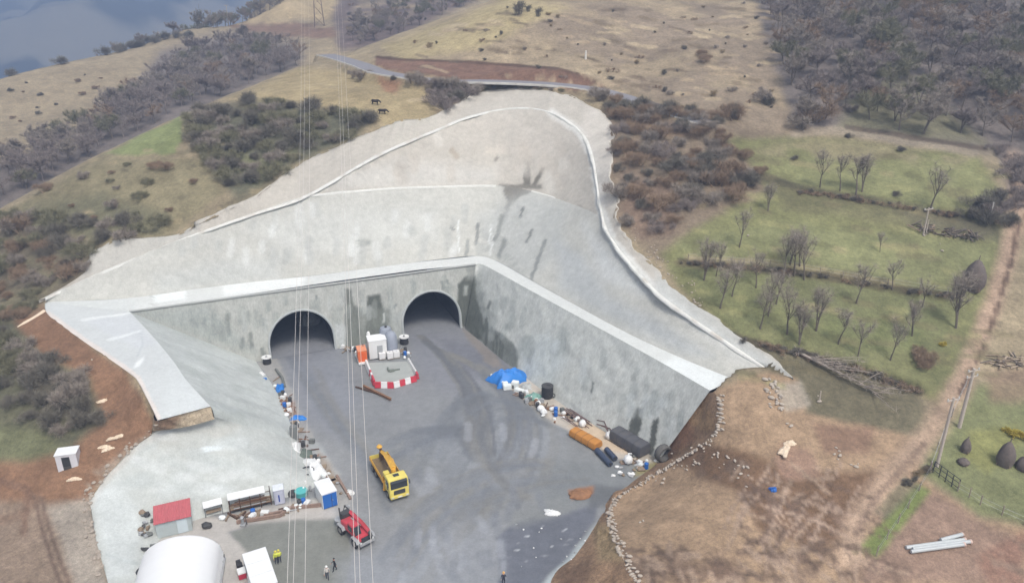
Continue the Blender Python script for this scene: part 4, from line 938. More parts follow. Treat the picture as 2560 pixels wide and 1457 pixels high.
wood([(870, 60), (960, 20), (1060, 0), (1200, 0), (1080, 50), (960, 108), (880, 120)], 60, 3.2, .5, .9, 'bare violet grey tree on the hillside behind the grassy ridge', 'bare trees behind the ridge', far=True)
# bushes
def bushes(poly, n, mind, smin, smax, kinds, label, group, flat=1., name='bush', cat='bush'):
    for p in scatter(poly, n, mind, far=False if min(q[1] for q in poly) > 200 else None): inst(BUSH[random.choice(kinds)], name, p, random.uniform(smin, smax), label, cat, group, flat)
bushes([(480, 285), (640, 250), (800, 275), (935, 300), (880, 345), (760, 400), (640, 470), (570, 470), (530, 400), (480, 350)], 62, 2.8, .7, 1.4, (3, 4, 4, 3, 0), 'dark bare bush in the thicket on the spur left of the slope', 'bushes of the spur thicket')
bushes([(20, 540), (250, 560), (420, 560), (380, 600), (250, 615), (205, 690), (120, 720), (0, 690)], 44, 2.6, .7, 1.4, (4, 0, 1, 3), 'brown grey bush beside the left rim of the concrete slope', 'bushes by the left rim')
bushes([(60, 480), (250, 410), (420, 420), (540, 470), (420, 560), (200, 560)], 16, 3.0, .3, .8, (1, 3, 0), 'small bush dotted over the tan spur at left', 'bushes on the tan spur')
bushes([(0, 830), (90, 890), (230, 970), (250, 1070), (150, 1090), (0, 1010)], 46, 2.2, .6, 1.2, (4, 4, 0, 3), 'dark bush in the hollow below the left pad', 'bushes of the left hollow')
bushes([(-20, 720), (90, 740), (60, 800), (-20, 830)], 12, 2.6, .5, .9, (1, 3), 'brown bush at the left edge of the view', 'bushes at the left edge')
bushes([(1080, 205), (1180, 225), (1200, 245), (1110, 275), (1080, 265), (1075, 230)], 22, 2.0, .8, 1.4, (0, 4, 2), 'grey bush between the road and the top left rim of the concrete', 'bushes below the road')
for px, py, s in [(905, 195, 1.0), (885, 190, .8), (1030, 205, 1.2), (1050, 212, .9), (1120, 215, 1.1), (1150, 222, .9), (985, 200, .5)]:
    inst(BUSH[random.choice((4, 0))], 'bush', hit(px, py), s, 'round dark bush on the verge of the hillside road', 'bush', 'bushes on the road verge')
for px, py, s_ in [(1172, 229, .5), (1190, 226, .45), (1212, 223, .4), (1235, 222, .35), (1262, 221, .3), (1290, 221, .28), (1318, 222, .3), (1350, 224, .25), (1378, 226, .3), (1405, 229, .35)]:
    inst(BUSH[random.choice((0, 4, 3))], 'bush', hit(px, py), s_, 'low bush in the row between the road edge and the top of the concrete', 'bush', 'low bushes at the road edge')
bushes([(1500, 245), (1640, 275), (1800, 300), (1790, 330), (1640, 330), (1530, 300)], 34, 2.4, .7, 1.3, (0, 1, 4), 'grey brown bush just below the road at right of the slope', 'bushes right of the slope top')
bushes([(1540, 330), (1800, 330), (1900, 420), (1880, 480), (1700, 540), (1640, 610), (1550, 560), (1535, 430)], 52, 2.8, .6, 1.3, (0, 1, 1, 2, 4), 'bare brown bush in the scrub right of the concrete slope', 'bushes of the right scrub')
bushes([(1690, 400), (1880, 440), (1870, 480), (1690, 440)], 16, 1.8, .8, 1.2, (4, 4, 0), 'dark bush in the band of scrub above the upper meadow', 'dark bushes above the meadow')
bushes([(2430, 515), (2515, 500), (2520, 570), (2420, 560)], 10, 2, .8, 1.3, (4, 4, 2), 'dark bush beside the wood pile near the dirt track', 'bushes near the wood pile')
bushes([(2490, 380), (2560, 410), (2590, 560), (2560, 560)], 10, 2.5, .8, 1.3, (0, 2), 'grey bush on the far side of the dirt track', 'bushes beyond the track')
for px, py, s in [(1840, 300, 1.5), (1825, 290, 1.2), (1915, 255, 1.3), (1925, 262, .9), (1760, 140, .7), (1755, 155, .8), (2005, 320, 1.4), (2030, 300, 1.6), (1800, 355, .9), (2125, 280, .8)]:
    inst(BUSH[random.choice((0, 4, 1))], 'bush', hit(px, py), s, 'grey bush standing alone on the grass hillside at upper right', 'bush', 'lone bushes on the upper hillside')
for px, py, s in [(2300, 905, .75), (2320, 920, .6), (2290, 890, .6)]:
    inst(BUSH[1], 'bush', hit(px, py), s, 'rusty low bush at the foot of the orchard', 'bush', 'rusty bushes below the orchard')
for px, py, s in [(330, 110, .8), (155, 155, .9), (265, 135, 1.), (300, 125, 1.), (335, 118, .9), (370, 108, .9), (410, 100, 1.), (440, 96, .8), (470, 95, .9), (25, 170, .8), (350, 118, .9), (390, 108, .8)]:
    p = hit(px, py)
    if p: inst(BUSH[4], 'bush', p, s * 1.7, 'dark round bush along the crest of the far left pasture', 'bush', 'bushes along the far crest')
bushes([(20, 215), (200, 190), (330, 160), (330, 200), (150, 280), (20, 330)], 14, 4, .25, .6, (4, 1), 'small dark bush on the far left pasture', 'bushes on the far pasture')
# small dark shrubs on the grass hill above the road
pts = scatter([(1000, 120), (1270, 10), (1880, 10), (1950, 200), (1970, 310), (1800, 300), (1530, 230), (1300, 165)], 70, 1.6)
for p in pts: inst(random.choice(SHRUB), 'shrub', p, random.uniform(.5, 1.5), 'small dark shrub on the grassy hill above the road', 'shrub', 'shrubs on the grassy hill', .9)
pts = scatter([(870, 10), (1180, 0), (1000, 80), (870, 100)], 40, 2.4)
for p in pts: inst(random.choice(SHRUB), 'shrub', p, random.uniform(.8, 1.8), 'small dark shrub on the scrubby hill behind the ridge', 'shrub', 'shrubs behind the ridge')
for px, py, s in [(1295, 38, 2.4), (1345, 42, 1.6), (1320, 30, 1.2)]:
    inst(SHRUB[0], 'shrub', hit(px, py), s, 'dark pointed shrub near the top of the grassy hill', 'shrub', 'pointed shrubs on the hill top', 1.9)
# orchard
for px, py, s, lab in [(2140, 758, 1.15, 'forked bare fruit tree by the terrace step in the middle of the orchard'), (2305, 768, .9, 'slanting bare fruit tree below the terrace step near the haystack'), (2225, 900, 1.05, 'bare fruit tree at the bottom of the orchard beside a yellow patch'), (2145, 890, 1.0, 'slanting bare fruit tree at the bottom of the orchard'),
                       (2390, 820, 1.4, 'tall bare tree between the orchard and the dirt track'), (2325, 525, 1.5, 'slender pale tree on the grass step beside the two poles'), (1848, 618, 1.1, 'bare tree standing alone on the grass left of the middle meadow'), (1920, 528, .8, 'small grey tree by the scrub above the middle meadow')]:
    inst_tree(random.choice(ORCH), hit(px, py), s, lab, 'tree', 'fruit trees')
for px, py, s in [(2050, 468, 1.2), (2100, 478, 1.2), (2140, 488, 1.3), (2155, 480, 1.1)]:
    inst_tree(random.choice(ORCH), hit(px, py), s, 'bare tree in the row of four along the edge of the upper meadow', 'tree', 'row of four bare trees')
for px, py, s in [(1958, 700, 1.3), (1985, 690, 1.3), (2010, 700, 1.3), (1975, 660, 1.1), (2000, 665, 1.0), (2230, 725, .9)]:
    inst_tree(random.choice(ORCH), hit(px, py), s, 'pale bare tree in the cluster across the terrace step', 'tree', 'cluster of pale trees')
for px, py, s in [(1800, 770, 1.2), (1890, 720, 1.0), (1900, 822, 1.1), (1968, 835, 1.3), (1998, 862, 1.0), (2040, 828, 1.1), (2095, 860, 1.0), (1920, 790, 1.2), (1830, 740, 1.1), (2280, 840, .9), (1760, 700, 1.1), (1940, 760, 1.0), (2200, 630, .6), (2410, 740, .8), (1790, 690, 1.)]:
    inst_tree(random.choice(ORCH), hit(px, py), s, 'bare spindly fruit tree in the lower left half of the orchard', 'tree', 'orchard trees')
for px, py in [(2238, 490), (2445, 520), (2120, 345), (1985, 400), (2255, 378)]:
    inst(BUSH[4], 'bush', hit(px, py), .45, 'small dark bush on the edge of the upper meadow', 'bush', 'bushes on the upper meadow')
# thorny hedge remains on the terrace steps
for line, lab in (([(1700, 657), (1860, 670), (2050, 692), (2220, 722), (2390, 744)], 'low dead scrub along the middle terrace step'), ([(1990, 480), (2150, 500), (2330, 530), (2490, 556)], 'low dead scrub along the upper terrace step'), ([(1850, 852), (2000, 890), (2150, 927), (2295, 978)], 'low dead scrub along the lowest terrace step')):
    for k in range(46):
        t = random.random() * (len(line) - 1); i = int(t); a, b = line[i], line[i + 1]; f = t - i
        p = hit(a[0] + (b[0] - a[0]) * f, a[1] + (b[1] - a[1]) * f + random.uniform(-3, 3))
        inst(SHRUB[random.choice((0, 2))], 'shrub', p, random.uniform(.6, 1.3), lab, 'shrub', lab.replace('low dead ', ''), .7)
# yellow flowering bushes by the gate
yb = mk_mesh(bush_mesh(1.4, 2., 420, .4, .1, 390, 5), 'bush', mat('yellow_twigs', S(196, 178, 80), .9, 0, .25, 1.))
for px, py, s, lab in [(2545, 1092, .9, 'yellow bush in the garden at the right edge'), (2520, 1082, .7, 'small yellow bush beside the dark haycock at right'), (2360, 865, .6, 'low yellow bush at the foot of the orchard')]:
    inst(yb, 'bush', hit(px, py), s, lab, 'bush', 'yellow bushes')

# the rest of the valley wood, far off and reading as one mass
far = scatter([(-60, 530), (-60, 400), (60, 390), (200, 330), (340, 235), (420, 165), (480, 120), (620, 100), (740, 120), (755, 165), (640, 205), (560, 240), (450, 280), (250, 375), (120, 450)], 130, 4.0, far=True)
mb = MB(); rs = random.Random(5)
for p in far:
    T, C_ = tree_meshes(rs.uniform(5, 7.5), rs.uniform(5, 7), 1.4, .15, 6, 60, .9, .07, rs.randint(0, 9999), .07)
    mb.add(T.v, T.f, Matrix.Translation(p)); mb.add(C_.v, C_.f, Matrix.Translation(p))
o = mb.build('distant_wood', TW[2], None, smooth=False); tag(o, 'far off grey wood filling the gaps in the valley at upper left', 'wood', kind='stuff')
# ------------------------------------------------------------------ vehicles and plant
def g0(px, py): return at(px, py, .03)
def heading(a, b): d = b - a; return math.atan2(d.y, d.x)
YEL = mat('pale_yellow_paint', S(232, 214, 110), .45, 0, .06, 1.5, dirt=S(150, 135, 105), dirt_amt=.3); ORY = mat('crane_yellow_paint', S(240, 184, 72), .45, 0, .08, 1.5, dirt=S(120, 90, 60), dirt_amt=.4)
GLS = mat('dark_glass', S(58, 62, 66), .12, 0, .05, 2, .6); BLK = mat('black_rubber', S(48, 48, 50), .85, 0, .15, 4, dirt=S(120, 115, 108), dirt_amt=.4)
DGR = mat('dark_grey_steel', S(78, 78, 78), .6, .2, .15, 3, dirt=S(120, 108, 95)); LGR = mat('light_grey_steel', S(176, 178, 180), .5, .1, .1, 2, dirt=S(140, 132, 120)); RIM = mat('wheel_rim_grey', S(150, 146, 140), .6, .2, .1, 3)
WHT = mat('white_paint', S(238, 238, 236), .5, 0, .05, 1., dirt=S(190, 184, 172), dirt_amt=.25); RED = mat('red_paint', S(206, 72, 84), .45, 0, .1, 2, dirt=S(150, 120, 112), dirt_amt=.35); RUST = mat('rusty_steel', S(150, 112, 84), .85, .1, .25, 3, dirt=S(90, 64, 50))
MUD = mat('muddy_bed', S(128, 110, 84), .9, 0, .25, 3); LAMP = mat('lamp_glass', S(220, 222, 220), .2, 0, .05, 3, .6); BRN = mat('brown_steel', S(96, 72, 56), .7, .1, .2, 3)

def wheel(parent, x, y, r, w, r2=.55):
    M_ = Matrix.Rotation(R(90), 4, 'X')
    o = MB().lathe([(r * .6, -w / 2), (r * .93, -w / 2), (r, -w * .34), (r, w * .34), (r * .93, w / 2), (r * .6, w / 2)], (x, y, r), 20, M_).build('wheel', BLK, parent)
    s = 1 if y > 0 else -1
    MB().lathe([(r * .58, -.04), (r * .58, .04), (r * .3, .07), (r * .12, .1)], (x, y + s * w * .42, r), 14, Matrix.Rotation(R(-90 * s), 4, 'X')).build('rim', RIM, o)
    return o

# --- yellow crane truck
a, b = g0(953, 1170), g0(1000, 1250)
fw = (b - a).normalized(); rz = heading(a, b)
c = b - fw * 4.1
t = empty('crane_truck', c, rz, 'yellow flatbed truck with a folded loading crane standing in the middle of the yard', 'truck')
m = MB(); m.box((-.3, .42, .82), (7.6, .14, .28)); m.box((-.3, -.42, .82), (7.6, .14, .28))
for x in (-3.9, -2.2, -.4, 1.2, 3.0): m.box((x, 0, .82), (.16, .84, .2))
m.box((.3, .95, .75), (1.2, .5, .5)); m.box((.3, -.95, .75), (1., .5, .55)); m.build('chassis', DGR, t, .02)
for x in (3.0, 1.35, -1.9, -3.25):
    for y in (1.08, -1.08): wheel(t, x, y, .52, .34)
cab = MB().prism([(2.25, .75), (2.25, 2.95), (2.45, 3.12), (3.75, 3.12), (3.95, 3.0), (4.12, 1.9), (4.18, 1.75), (4.18, .62), (3.6, .62), (3.55, .9), (3.35, 1.12), (2.75, 1.12), (2.5, .9), (2.45, .75)], -1.24, 1.24).build('cab', YEL, t, .06)
MB().prism([(4.00, 2.93), (4.06, 2.95), (4.19, 1.92), (4.13, 1.90)], -1.08, 1.08).build('windscreen', GLS, cab)
for s in (1, -1): MB().box((3.2, s * 1.245, 2.35), (1.05, .03, .72)).build('side_window', GLS, cab)
MB().box((3.05, 0, 3.14), (.55, .75, .06)).build('roof_hatch', GLS, cab, .02)
MB().box((4.2, 0, 1.38), (.05, 1.5, .62)).build('grille', DGR, cab, .02)
bp = MB().box((4.2, 0, .72), (.22, 2.42, .36)).build('bumper', YEL, cab, .05)
MB().box((4.32, 0, .74), (.02, .55, .16)).build('number_plate', WHT, bp)
for s in (1, -1):
    MB().box((4.3, s * .95, .76), (.06, .34, .2)).build('headlight', LAMP, cab, .02)
    MB().box((3.95, s * 1.46, 2.3), (.12, .1, .6)).tube([(3.9, s * 1.24, 2.65), (3.95, s * 1.46, 2.6)], .02, 5).build('mirror', DGR, cab, .02)
MB().prism([(4.0, 3.0), (4.34, 2.86), (4.34, 2.8), (4.0, 2.93)], -1.05, 1.05).build('sun_visor', GLS, cab)
bed = MB(); bed.box((-1.55, 0, 1.16), (5.6, 2.46, .16))
bed = bed.build('bed', MUD, t, .02)
MB().box((-1.55, 1.24, 1.5), (5.6, .05, .6)).build('side_board', ORY, bed); MB().box((-1.55, -1.24, 1.5), (5.6, .05, .6)).build('side_board', ORY, bed); MB().box((-4.33, 0, 1.5), (.05, 2.4, .6)).build('tail_board', YEL, bed); MB().box((1.24, 0, 1.7), (.06, 2.4, 1.1)).build('head_board', ORY, bed)
for q in range(9): bed_x = -4.2 + q * .66; MB().box((bed_x, 1.28, 1.5), (.06, .04, .6)).box((bed_x, -1.28, 1.5), (.06, .04, .6)).build('stake', ORY, bed)
cr = MB(); cr.box((1.75, 0, 1.5), (.7, 2.3, .5)); cr.lathe([(.42, 1.6), (.38, 2.2), (.3, 3.3)], (1.75, .1, 0), 12); cr = cr.build('crane_column', ORY, t, .04)
MB().tube([(1.8, .1, 3.3), (.2, .2, 3.55), (-1.6, .25, 3.05)], [.36, .46, .36], 4).build('boom', ORY, t); MB().tube([(-1.5, .25, 3.1), (-2.9, .25, 2.75), (-3.6, .2, 2.55)], [.3, .28, .22], 4).build('boom_extension', ORY, t)
MB().tube([(1.5, .1, 2.4), (-.4, .2, 3.05)], .11, 8).tube([(.4, -.2, 2.9), (-1.8, -.1, 2.7)], .07, 6).build('hydraulic_ram', BRN, t)
MB().box((-3.3, .25, 2.1), (.9, .7, .9)).tube([(-3.6, .2, 2.5), (-3.9, .15, 3.1), (-4.2, .1, 3.0)], .2, 6).build('crane_tool', BRN, t, .05); MB().lathe([(.3, 0), (.4, .2), (.2, .45)], (-4.0, .1, 2.9), 10).build('boom_head', ORY, t)
MB().box((1.8, -.85, 2.75), (.75, .7, .65)).build('control_box', YEL, t, .05); MB().box((1.8, -.85, 2.25), (.5, .5, .4)).build('operator_seat', DGR, t, .04)
for s in (1, -1): MB().box((1.75, s * 1.22, 1.1), (.26, .22, 1.1)).box((1.75, s * 1.22, .5), (.4, .4, .06)).build('outrigger', ORY, t, .02)

# --- red loader truck
a, b = g0(866, 1318), g0(917, 1366)
fw = (b - a).normalized(); rz = heading(a, b); c = b - fw * 2.3
t = empty('loader', c, rz, 'small red loader truck with a stubby boom at the corner of the grey concrete slab', 'loader')
m = MB(); m.box((0, .4, .75), (4.8, .14, .3)); m.box((0, -.4, .75), (4.8, .14, .3)); m.box((2.3, 0, .7), (.3, 1.9, .4)); m.box((-2.2, 0, .8), (.3, 1.8, .4)); m.build('chassis', DGR, t, .03)
for x in (1.55, -1.6):
    for y in (.98, -.98): wheel(t, x, y, .58, .42)
for x in (1.55, -1.6):
    for y in (.98, -.98): MB().prism([(x - .75, .9), (x - .55, 1.28), (x + .55, 1.28), (x + .75, .9), (x + .7, .86), (x + .5, 1.2), (x - .5, 1.2), (x - .7, .86)], y - .26, y + .26).build('mudguard', LGR, t)
MB().prism([(-1.9, 1.0), (-1.9, 1.75), (-.4, 1.95), (.2, 1.55), (2.1, 1.45), (2.25, .95)], -.85, .85).build('body', RED, t, .06)
cab = MB().prism([(.0, 1.4), (.0, 2.5), (.2, 2.62), (1.15, 2.62), (1.5, 1.4)], -1.0, -.05).build('cab', RED, t, .05)
MB().prism([(1.22, 2.5), (1.28, 2.5), (1.56, 1.55), (1.5, 1.5)], -.93, -.12).build('windscreen', GLS, cab)
MB().box((.55, -1.01, 2.05), (.85, .03, .7)).build('side_window', GLS, cab); MB().box((.55, -.04, 2.05), (.85, .03, .7)).build('side_window', GLS, cab)
MB().box((2.28, .1, 1.2), (.06, 1.4, .55)).build('grille', GLS, t, .02)
MB().box((2.45, 0, .72), (.2, 1.9, .35)).build('bumper', LGR, t, .03)
for s in (1, -1): MB().box((2.5, s * .78, 1.0), (.1, .26, .2)).build('headlight', LAMP, t, .02)
MB().tube([(-1.9, .55, 2.2), (.6, .55, 2.15), (2.2, .55, 1.85)], [.26, .26, .22], 4).build('boom', RED, t); MB().tube([(2.1, .55, 1.9), (2.6, .55, 1.35)], [.18, .22], 6).build('boom_head', DGR, t)
MB().tube([(-1.2, .2, 1.9), (.8, .3, 2.0)], .07, 6).build('hydraulic_ram', LGR, t)
MB().box((-2.2, .1, 1.75), (.9, 1.2, 1.0)).tube([(-2.5, -.5, 1.6), (-2.6, -.5, 2.9)], .09, 6).tube([(-2.3, .6, 2.2), (-3.1, .5, 2.4), (-3.4, .4, 1.4), (-3.0, .2, .6)], .1, 6).build('pump_unit', DGR, t, .04)
MB().lathe([(.3, 0), (.62, .35), (.66, .5)], (-3.0, -.3, .5), 12).build('hopper', LGR, t)

# --- shotcrete batching corner: barriers, containers, tanks
def barrier(p, rz, m_, label, group):
    M_ = Matrix.Rotation(0, 4, 'Z')
    o = MB().prism([(-.27, 0), (-.27, .18), (-.17, .42), (-.14, 1.0), (.14, 1.0), (.17, .42), (.27, .18), (.27, 0)], -.52, .52).build('barrier', m_, None, .02)
    o.location = p; o.rotation_euler = (0, 0, rz)
    return tag(o, label, 'barrier', group)
BRED = mat('red_plastic', S(208, 62, 78), .45, 0, .06, 2, dirt=S(170, 140, 135), dirt_amt=.3); BWHT = mat('white_plastic', S(240, 238, 236), .45, 0, .04, 2, dirt=S(190, 186, 180), dirt_amt=.3)
fl, fr, br_, bl = g0(938, 968), g0(1040, 952), g0(1022, 908), g0(916, 912)
def run(P, pattern, side):
    d = dense(P, 200); L = [0]
    for x, y in zip(d, d[1:]): L.append(L[-1] + (y - x).length)
    n = len(pattern)
    for i, ch in enumerate(pattern):
        s = L[-1] * (i + .5) / n; j = min(range(200), key=lambda q: abs(L[q] - s))
        dd = d[min(j + 1, 199)] - d[max(j - 1, 0)]
        wh = ch == 'W'
        barrier(d[j], math.atan2(dd.y, dd.x) + R(90), BWHT if wh else BRED, ('white' if wh else 'red') + ' plastic barrier in the ' + side + ' row around the grey settling bay', ('white' if wh else 'red') + ' barriers of the ' + side + ' row')
run([fl, at(985, 969, .03), fr], 'RWRWRWR', 'front'); run([fl + Vector((-.2, .6, 0)), bl], 'RRWRWWWW', 'left'); run([fr + Vector((.2, .7, 0)), br_], 'RWWWWWW', 'right')
sl = MB(); P_ = [fl, at(985, 967, .03), fr, br_, bl]; sl.add([tuple(p) for p in P_] + [tuple(p + Vector((0, 0, .4))) for p in P_], [(5, 6, 7, 8, 9)] + [(i, (i + 1) % 5, 5 + (i + 1) % 5, 5 + i) for i in range(5)])
o = sl.build('settling_bay', mat('grey_slurry', S(172, 175, 170), .7, 0, .1, .8, bump=.2)); tag(o, 'grey slurry filled bay enclosed by red and white barriers', 'bay')
cc = at(980, 928, .43)
o = MB().box((0, 0, .15), (.8, .6, .3)).box((.9, .1, .12), (.9, .25, .24)).box((-.5, .5, .2), (.25, 1.2, .4)).build('steel_grate', mat('green_grey_steel', S(128, 134, 124), .7, .1, .2, 3), None, .02, loc=cc, rz=R(20)); tag(o, 'dark steel frame lying in the grey settling bay', 'frame')
rzp = math.atan2((fr - fl).y, (fr - fl).x)
p = g0(941, 897); t = empty('container_unit', p + Vector((0, 1.2, 0)), rzp, 'white box shaped plant container behind the settling bay', 'container')
t.scale = (1.05, 1.05, 1.15); MB().box((0, 0, 1.55), (2.9, 2.4, 2.9)).build('body', WHT, t, .04); MB().box((0, 0, 3.03), (3.0, 2.5, .08)).build('roof', mat('bright_roof', S(246, 246, 245), .5, 0, .03, 1), t); MB().box((.3, -1.22, 1.2), (.9, .05, 2.0)).build('door', LGR, t, .01); MB().box((0, 0, .06), (2.7, 2.2, .1)).build('skid', DGR, t)
o = MB().lathe([(.32, 0), (.32, 3.7), (.2, 4.0)], (0, 0, 0), 12).build('vent_pipe', WHT, None, loc=g0(921, 893) + Vector((-.1, 1.9, 0))); tag(o, 'white upright vent pipe standing at the left corner of the plant container', 'pipe')
p = g0(906, 908); t = empty('generator', p + Vector((0, .4, 0)), rzp, 'orange generator cabinet on a pale base beside the white plant container', 'generator')
ORG = mat('orange_paint', S(238, 116, 56), .5, 0, .08, 2, dirt=S(220, 170, 140), dirt_amt=.4)
MB().box((0, .6, 1.3), (1.5, 2.3, 2.1)).build('cabinet', ORG, t, .05); MB().box((0, .6, 2.38), (1.56, 2.36, .08)).build('roof', mat('pale_orange', S(236, 156, 118), .6, 0, .1, 2), t); MB().box((0, .4, .2), (1.6, 2.9, .3)).build('base', WHT, t, .02); MB().box((.1, -.57, 1.35), (.9, .04, 1.4)).build('louvre', mat('deep_orange', S(232, 104, 48), .5), t); MB().lathe([(.06, 0), (.06, .5)], (.4, 1.3, 2.4), 8).build('exhaust', DGR, t)
p = g0(974, 893); t = empty('mixer', p + Vector((.2, 1.4, 0)), rzp, 'grey bulbous mixer tank behind the white tote tanks', 'mixer')
t.scale = (1.12, 1.12, 1.15); GRY = mat('blue_grey_paint', S(158, 164, 176), .6, 0, .08, 1.5, dirt=S(140, 138, 134))
MB().lathe([(.5, 0), (.95, .3), (1.0, 1.5), (.92, 2.6), (.65, 3.2), (.3, 3.45)], (0, 0, .3), 20).build('tank', GRY, t); MB().lathe([(.4, 0), (.85, .4), (1.0, 1.0), (.8, 1.5), (.35, 1.65)], (-.55, 1.5, 2.3), 18).build('hopper', GRY, t)
MB().lathe([(.18, 0), (.2, .25)], (-.5, 1.3, 3.9), 10).build('inlet', DGR, t)
for x, y in ((-.7, 1.2), (-.2, 2.0), (-1.1, 1.9), (.6, -.6), (-.6, -.6), (.6, .6), (-.6, .6)): MB().tube([(x, y, 0), (x * .95, y, 2.4 if y > 1 else .5)], .06, 5).build('leg', DGR, t)
MB().tube([(.1, -.9, .8), (.6, -1.2, .5), (.8, -1.5, .3)], .1, 8).build('outlet', GRY, t)
for px, py, lab in [(955, 898, 'leftmost of the three white tote tanks behind the settling bay'), (975, 897, 'middle one of the three white tote tanks behind the settling bay'), (991, 894, 'rightmost of the three white tote tanks behind the settling bay')]:
    t = empty('tote_tank', g0(px, py) + Vector((0, .2, 0)), rzp, lab, 'tank', 'white tote tanks')
    MB().box((0, 0, .66), (1.1, 1.05, 1.06)).build('container', BWHT, t, .04); MB().lathe([(.12, 0), (.12, .06)], (0, 0, 1.16), 10).build('lid', LGR, t); MB().box((0, 0, .08), (1.1, 1.05, .14)).build('pallet', mat('grey_wood', S(150, 140, 126), .9), t)
    fm = MB()
    for k in range(5):
        fm.box((-.51 + .255 * k, -.505, .66), (.03, .03, 1.0)); fm.box((0, -.505, .25 + .2 * k), (1.04, .03, .03)); fm.box((.525, -.5 + .25 * k, .66), (.03, .03, 1.0)); fm.box((-.525, -.5 + .25 * k, .66), (.03, .03, 1.0))
    fm.build('cage', WHT, t); t.scale = (.95, .95, 1.05)
def drum(px, py, s, lab, dark=True):
    t = empty('drum', g0(px, py), 0, lab, 'drum')
    MB().lathe([(.75, 0), (.78, .2), (.72, .9), (.8, 1.2)], (0, 0, 0), 18).build('shell', BLK, t); MB().lathe([(.8, 1.2), (.9, 1.24), (.9, 1.4), (.7, 1.42), (.5, 1.3)], (0, 0, 0), 18).build('top_plate', WHT, t); MB().lathe([(.2, 1.4), (.16, 1.6)], (0, 0, 0), 10).build('cap', LGR, t)
    t.scale = (s, s, s); return t
drum(1011, 858, 1.0, 'dark drum with a white top standing left of the right tunnel mouth'); drum(668, 908, .9, 'dark drum with a white top at the foot of the left slope')
o = MB().box((0, 0, .18), (6.6, .34, .06)).box((0, 0, .32), (6.6, .05, .28)).box((0, 0, .46), (6.6, .34, .06)).build('steel_beam', RUST, None, .01); A_, B_ = g0(908, 968), g0(978, 1002); o.location = (A_ + B_) / 2; o.scale.x = (B_ - A_).length / 6.6; o.rotation_euler.z = heading(A_, B_); tag(o, 'rusty steel beam lying on the ground in front of the settling bay', 'beam')
o = MB().box((0, 0, .1), (4.6, .22, .2)).build('steel_beam', BRN, None, .01); A_, B_ = g0(890, 968), g0(945, 985); o.location = (A_ + B_) / 2; o.rotation_euler.z = heading(A_, B_); tag(o, 'short dark beam beside the rusty beam left of the barriers', 'beam')
t = empty('cable_line', g0(850, 872), 0, 'thin pale hose lying along the wall between the two tunnel mouths', 'hose'); A_, B_ = g0(850, 870) - t.location, g0(895, 878) - t.location
MB().tube([A_, A_.lerp(B_, .5) + Vector((0, .2, .05)), B_], .09, 6).build('hose', WHT, t)
# ------------------------------------------------------------------ sheds, cabins and stores on the left
CORR = mat('pale_sheet_metal', S(196, 206, 206), .5, .1, .06, 1.2, dirt=S(160, 160, 150), dirt_amt=.25); REDR = mat('red_roof_sheet', S(196, 104, 108), .6, 0, .1, 1.5, dirt=S(150, 100, 96), dirt_amt=.3); TENT = mat('white_membrane', S(240, 240, 239), .6, 0, .02, .5); BLUE = mat('blue_paint', S(44, 108, 190), .5, 0, .06, 2); TEAL = mat('teal_plastic', S(96, 190, 188), .5, 0, .06, 2)
WOODM = mat('weathered_wood', S(150, 132, 112), .9, 0, .2, 3); REDW = mat('reddish_wood', S(152, 128, 114), .9, 0, .25, 3); GCLOTH = mat('grey_cloth', S(120, 122, 118), .9, 0, .2, 2)
def corr_sheet(w, l, n, M_, name, m_, parent, amp=.025):
    V = []; 
    for i in range(n * 4 + 1):
        x = -w / 2 + w * i / (n * 4); z = amp * math.sin(i * math.pi / 2)
        V += [(x, -l / 2, z), (x, l / 2, z), (x, -l / 2, z - .04), (x, l / 2, z - .04)]
    mb = MB(); Fc = []
    for i in range(n * 4): k = i * 4; Fc += [(k, k + 4, k + 5, k + 1), (k + 2, k + 3, k + 7, k + 6), (k, k + 2, k + 6, k + 4), (k + 1, k + 5, k + 7, k + 3)]
    Fc += [(0, 1, 3, 2), (n * 16, n * 16 + 2, n * 16 + 3, n * 16 + 1)]
    return mb.add(V, Fc, M_).build(name, m_, parent, smooth=False)

# shed with red roof
A_, B_ = g0(395, 1346), g0(482, 1325); rzs = heading(A_, B_); W_ = (B_ - A_).length
c = (A_ + B_) / 2 + Vector((-math.sin(rzs), math.cos(rzs), 0)) * 1.3
t = empty('shed', c, rzs, 'small pale metal shed with a red sheet roof above the white tent', 'shed')
w = MB(); w.prism([(-W_ / 2, 0), (-W_ / 2, 2.1), (W_ / 2, 2.1), (W_ / 2, 0)], -1.28, -1.2); w.prism([(-W_ / 2, 0), (-W_ / 2, 2.5), (W_ / 2, 2.5), (W_ / 2, 0)], 1.2, 1.28)
for s in (-1, 1): w.box((s * (W_ / 2 - .04), 0, 1.1), (.08, 2.4, 2.2))
w.build('wall', CORR, t)
for k in range(13): MB().box((-W_ / 2 + .2 + k * (W_ - .4) / 12, -1.29, 1.05), (.05, .03, 2.05)).build('wall_rib', CORR, t)
MB().box((.9, -1.31, 1.0), (1.1, .04, 1.9)).build('door', mat('pale_blue_panel', S(212, 224, 228), .5, 0, .05, 2), t)
corr_sheet(W_ + .3, 3.1, 16, Matrix.Translation((0, 0, 2.42)) @ Matrix.Rotation(R(9), 4, 'X'), 'roof', REDR, t)
# rubbish at the side of the shed
for k in range(16):
    p = at(random.uniform(352, 384), random.uniform(1305, 1380), 0); z = ground(p.x, p.y)
    o = MB().blob((0, 0, .2), (random.uniform(.4, 1.0), random.uniform(.4, .9), random.uniform(.4, .8)), 8, 5, .3, k, .5).build('rubbish_heap', [GCLOTH, WOODM, DGR, LGR][k % 4], None, smooth=False, loc=(p.x, p.y, z)); tag(o, 'lump of mixed rubbish heaped along the left side of the red roofed shed', 'rubbish', 'rubbish beside the shed')
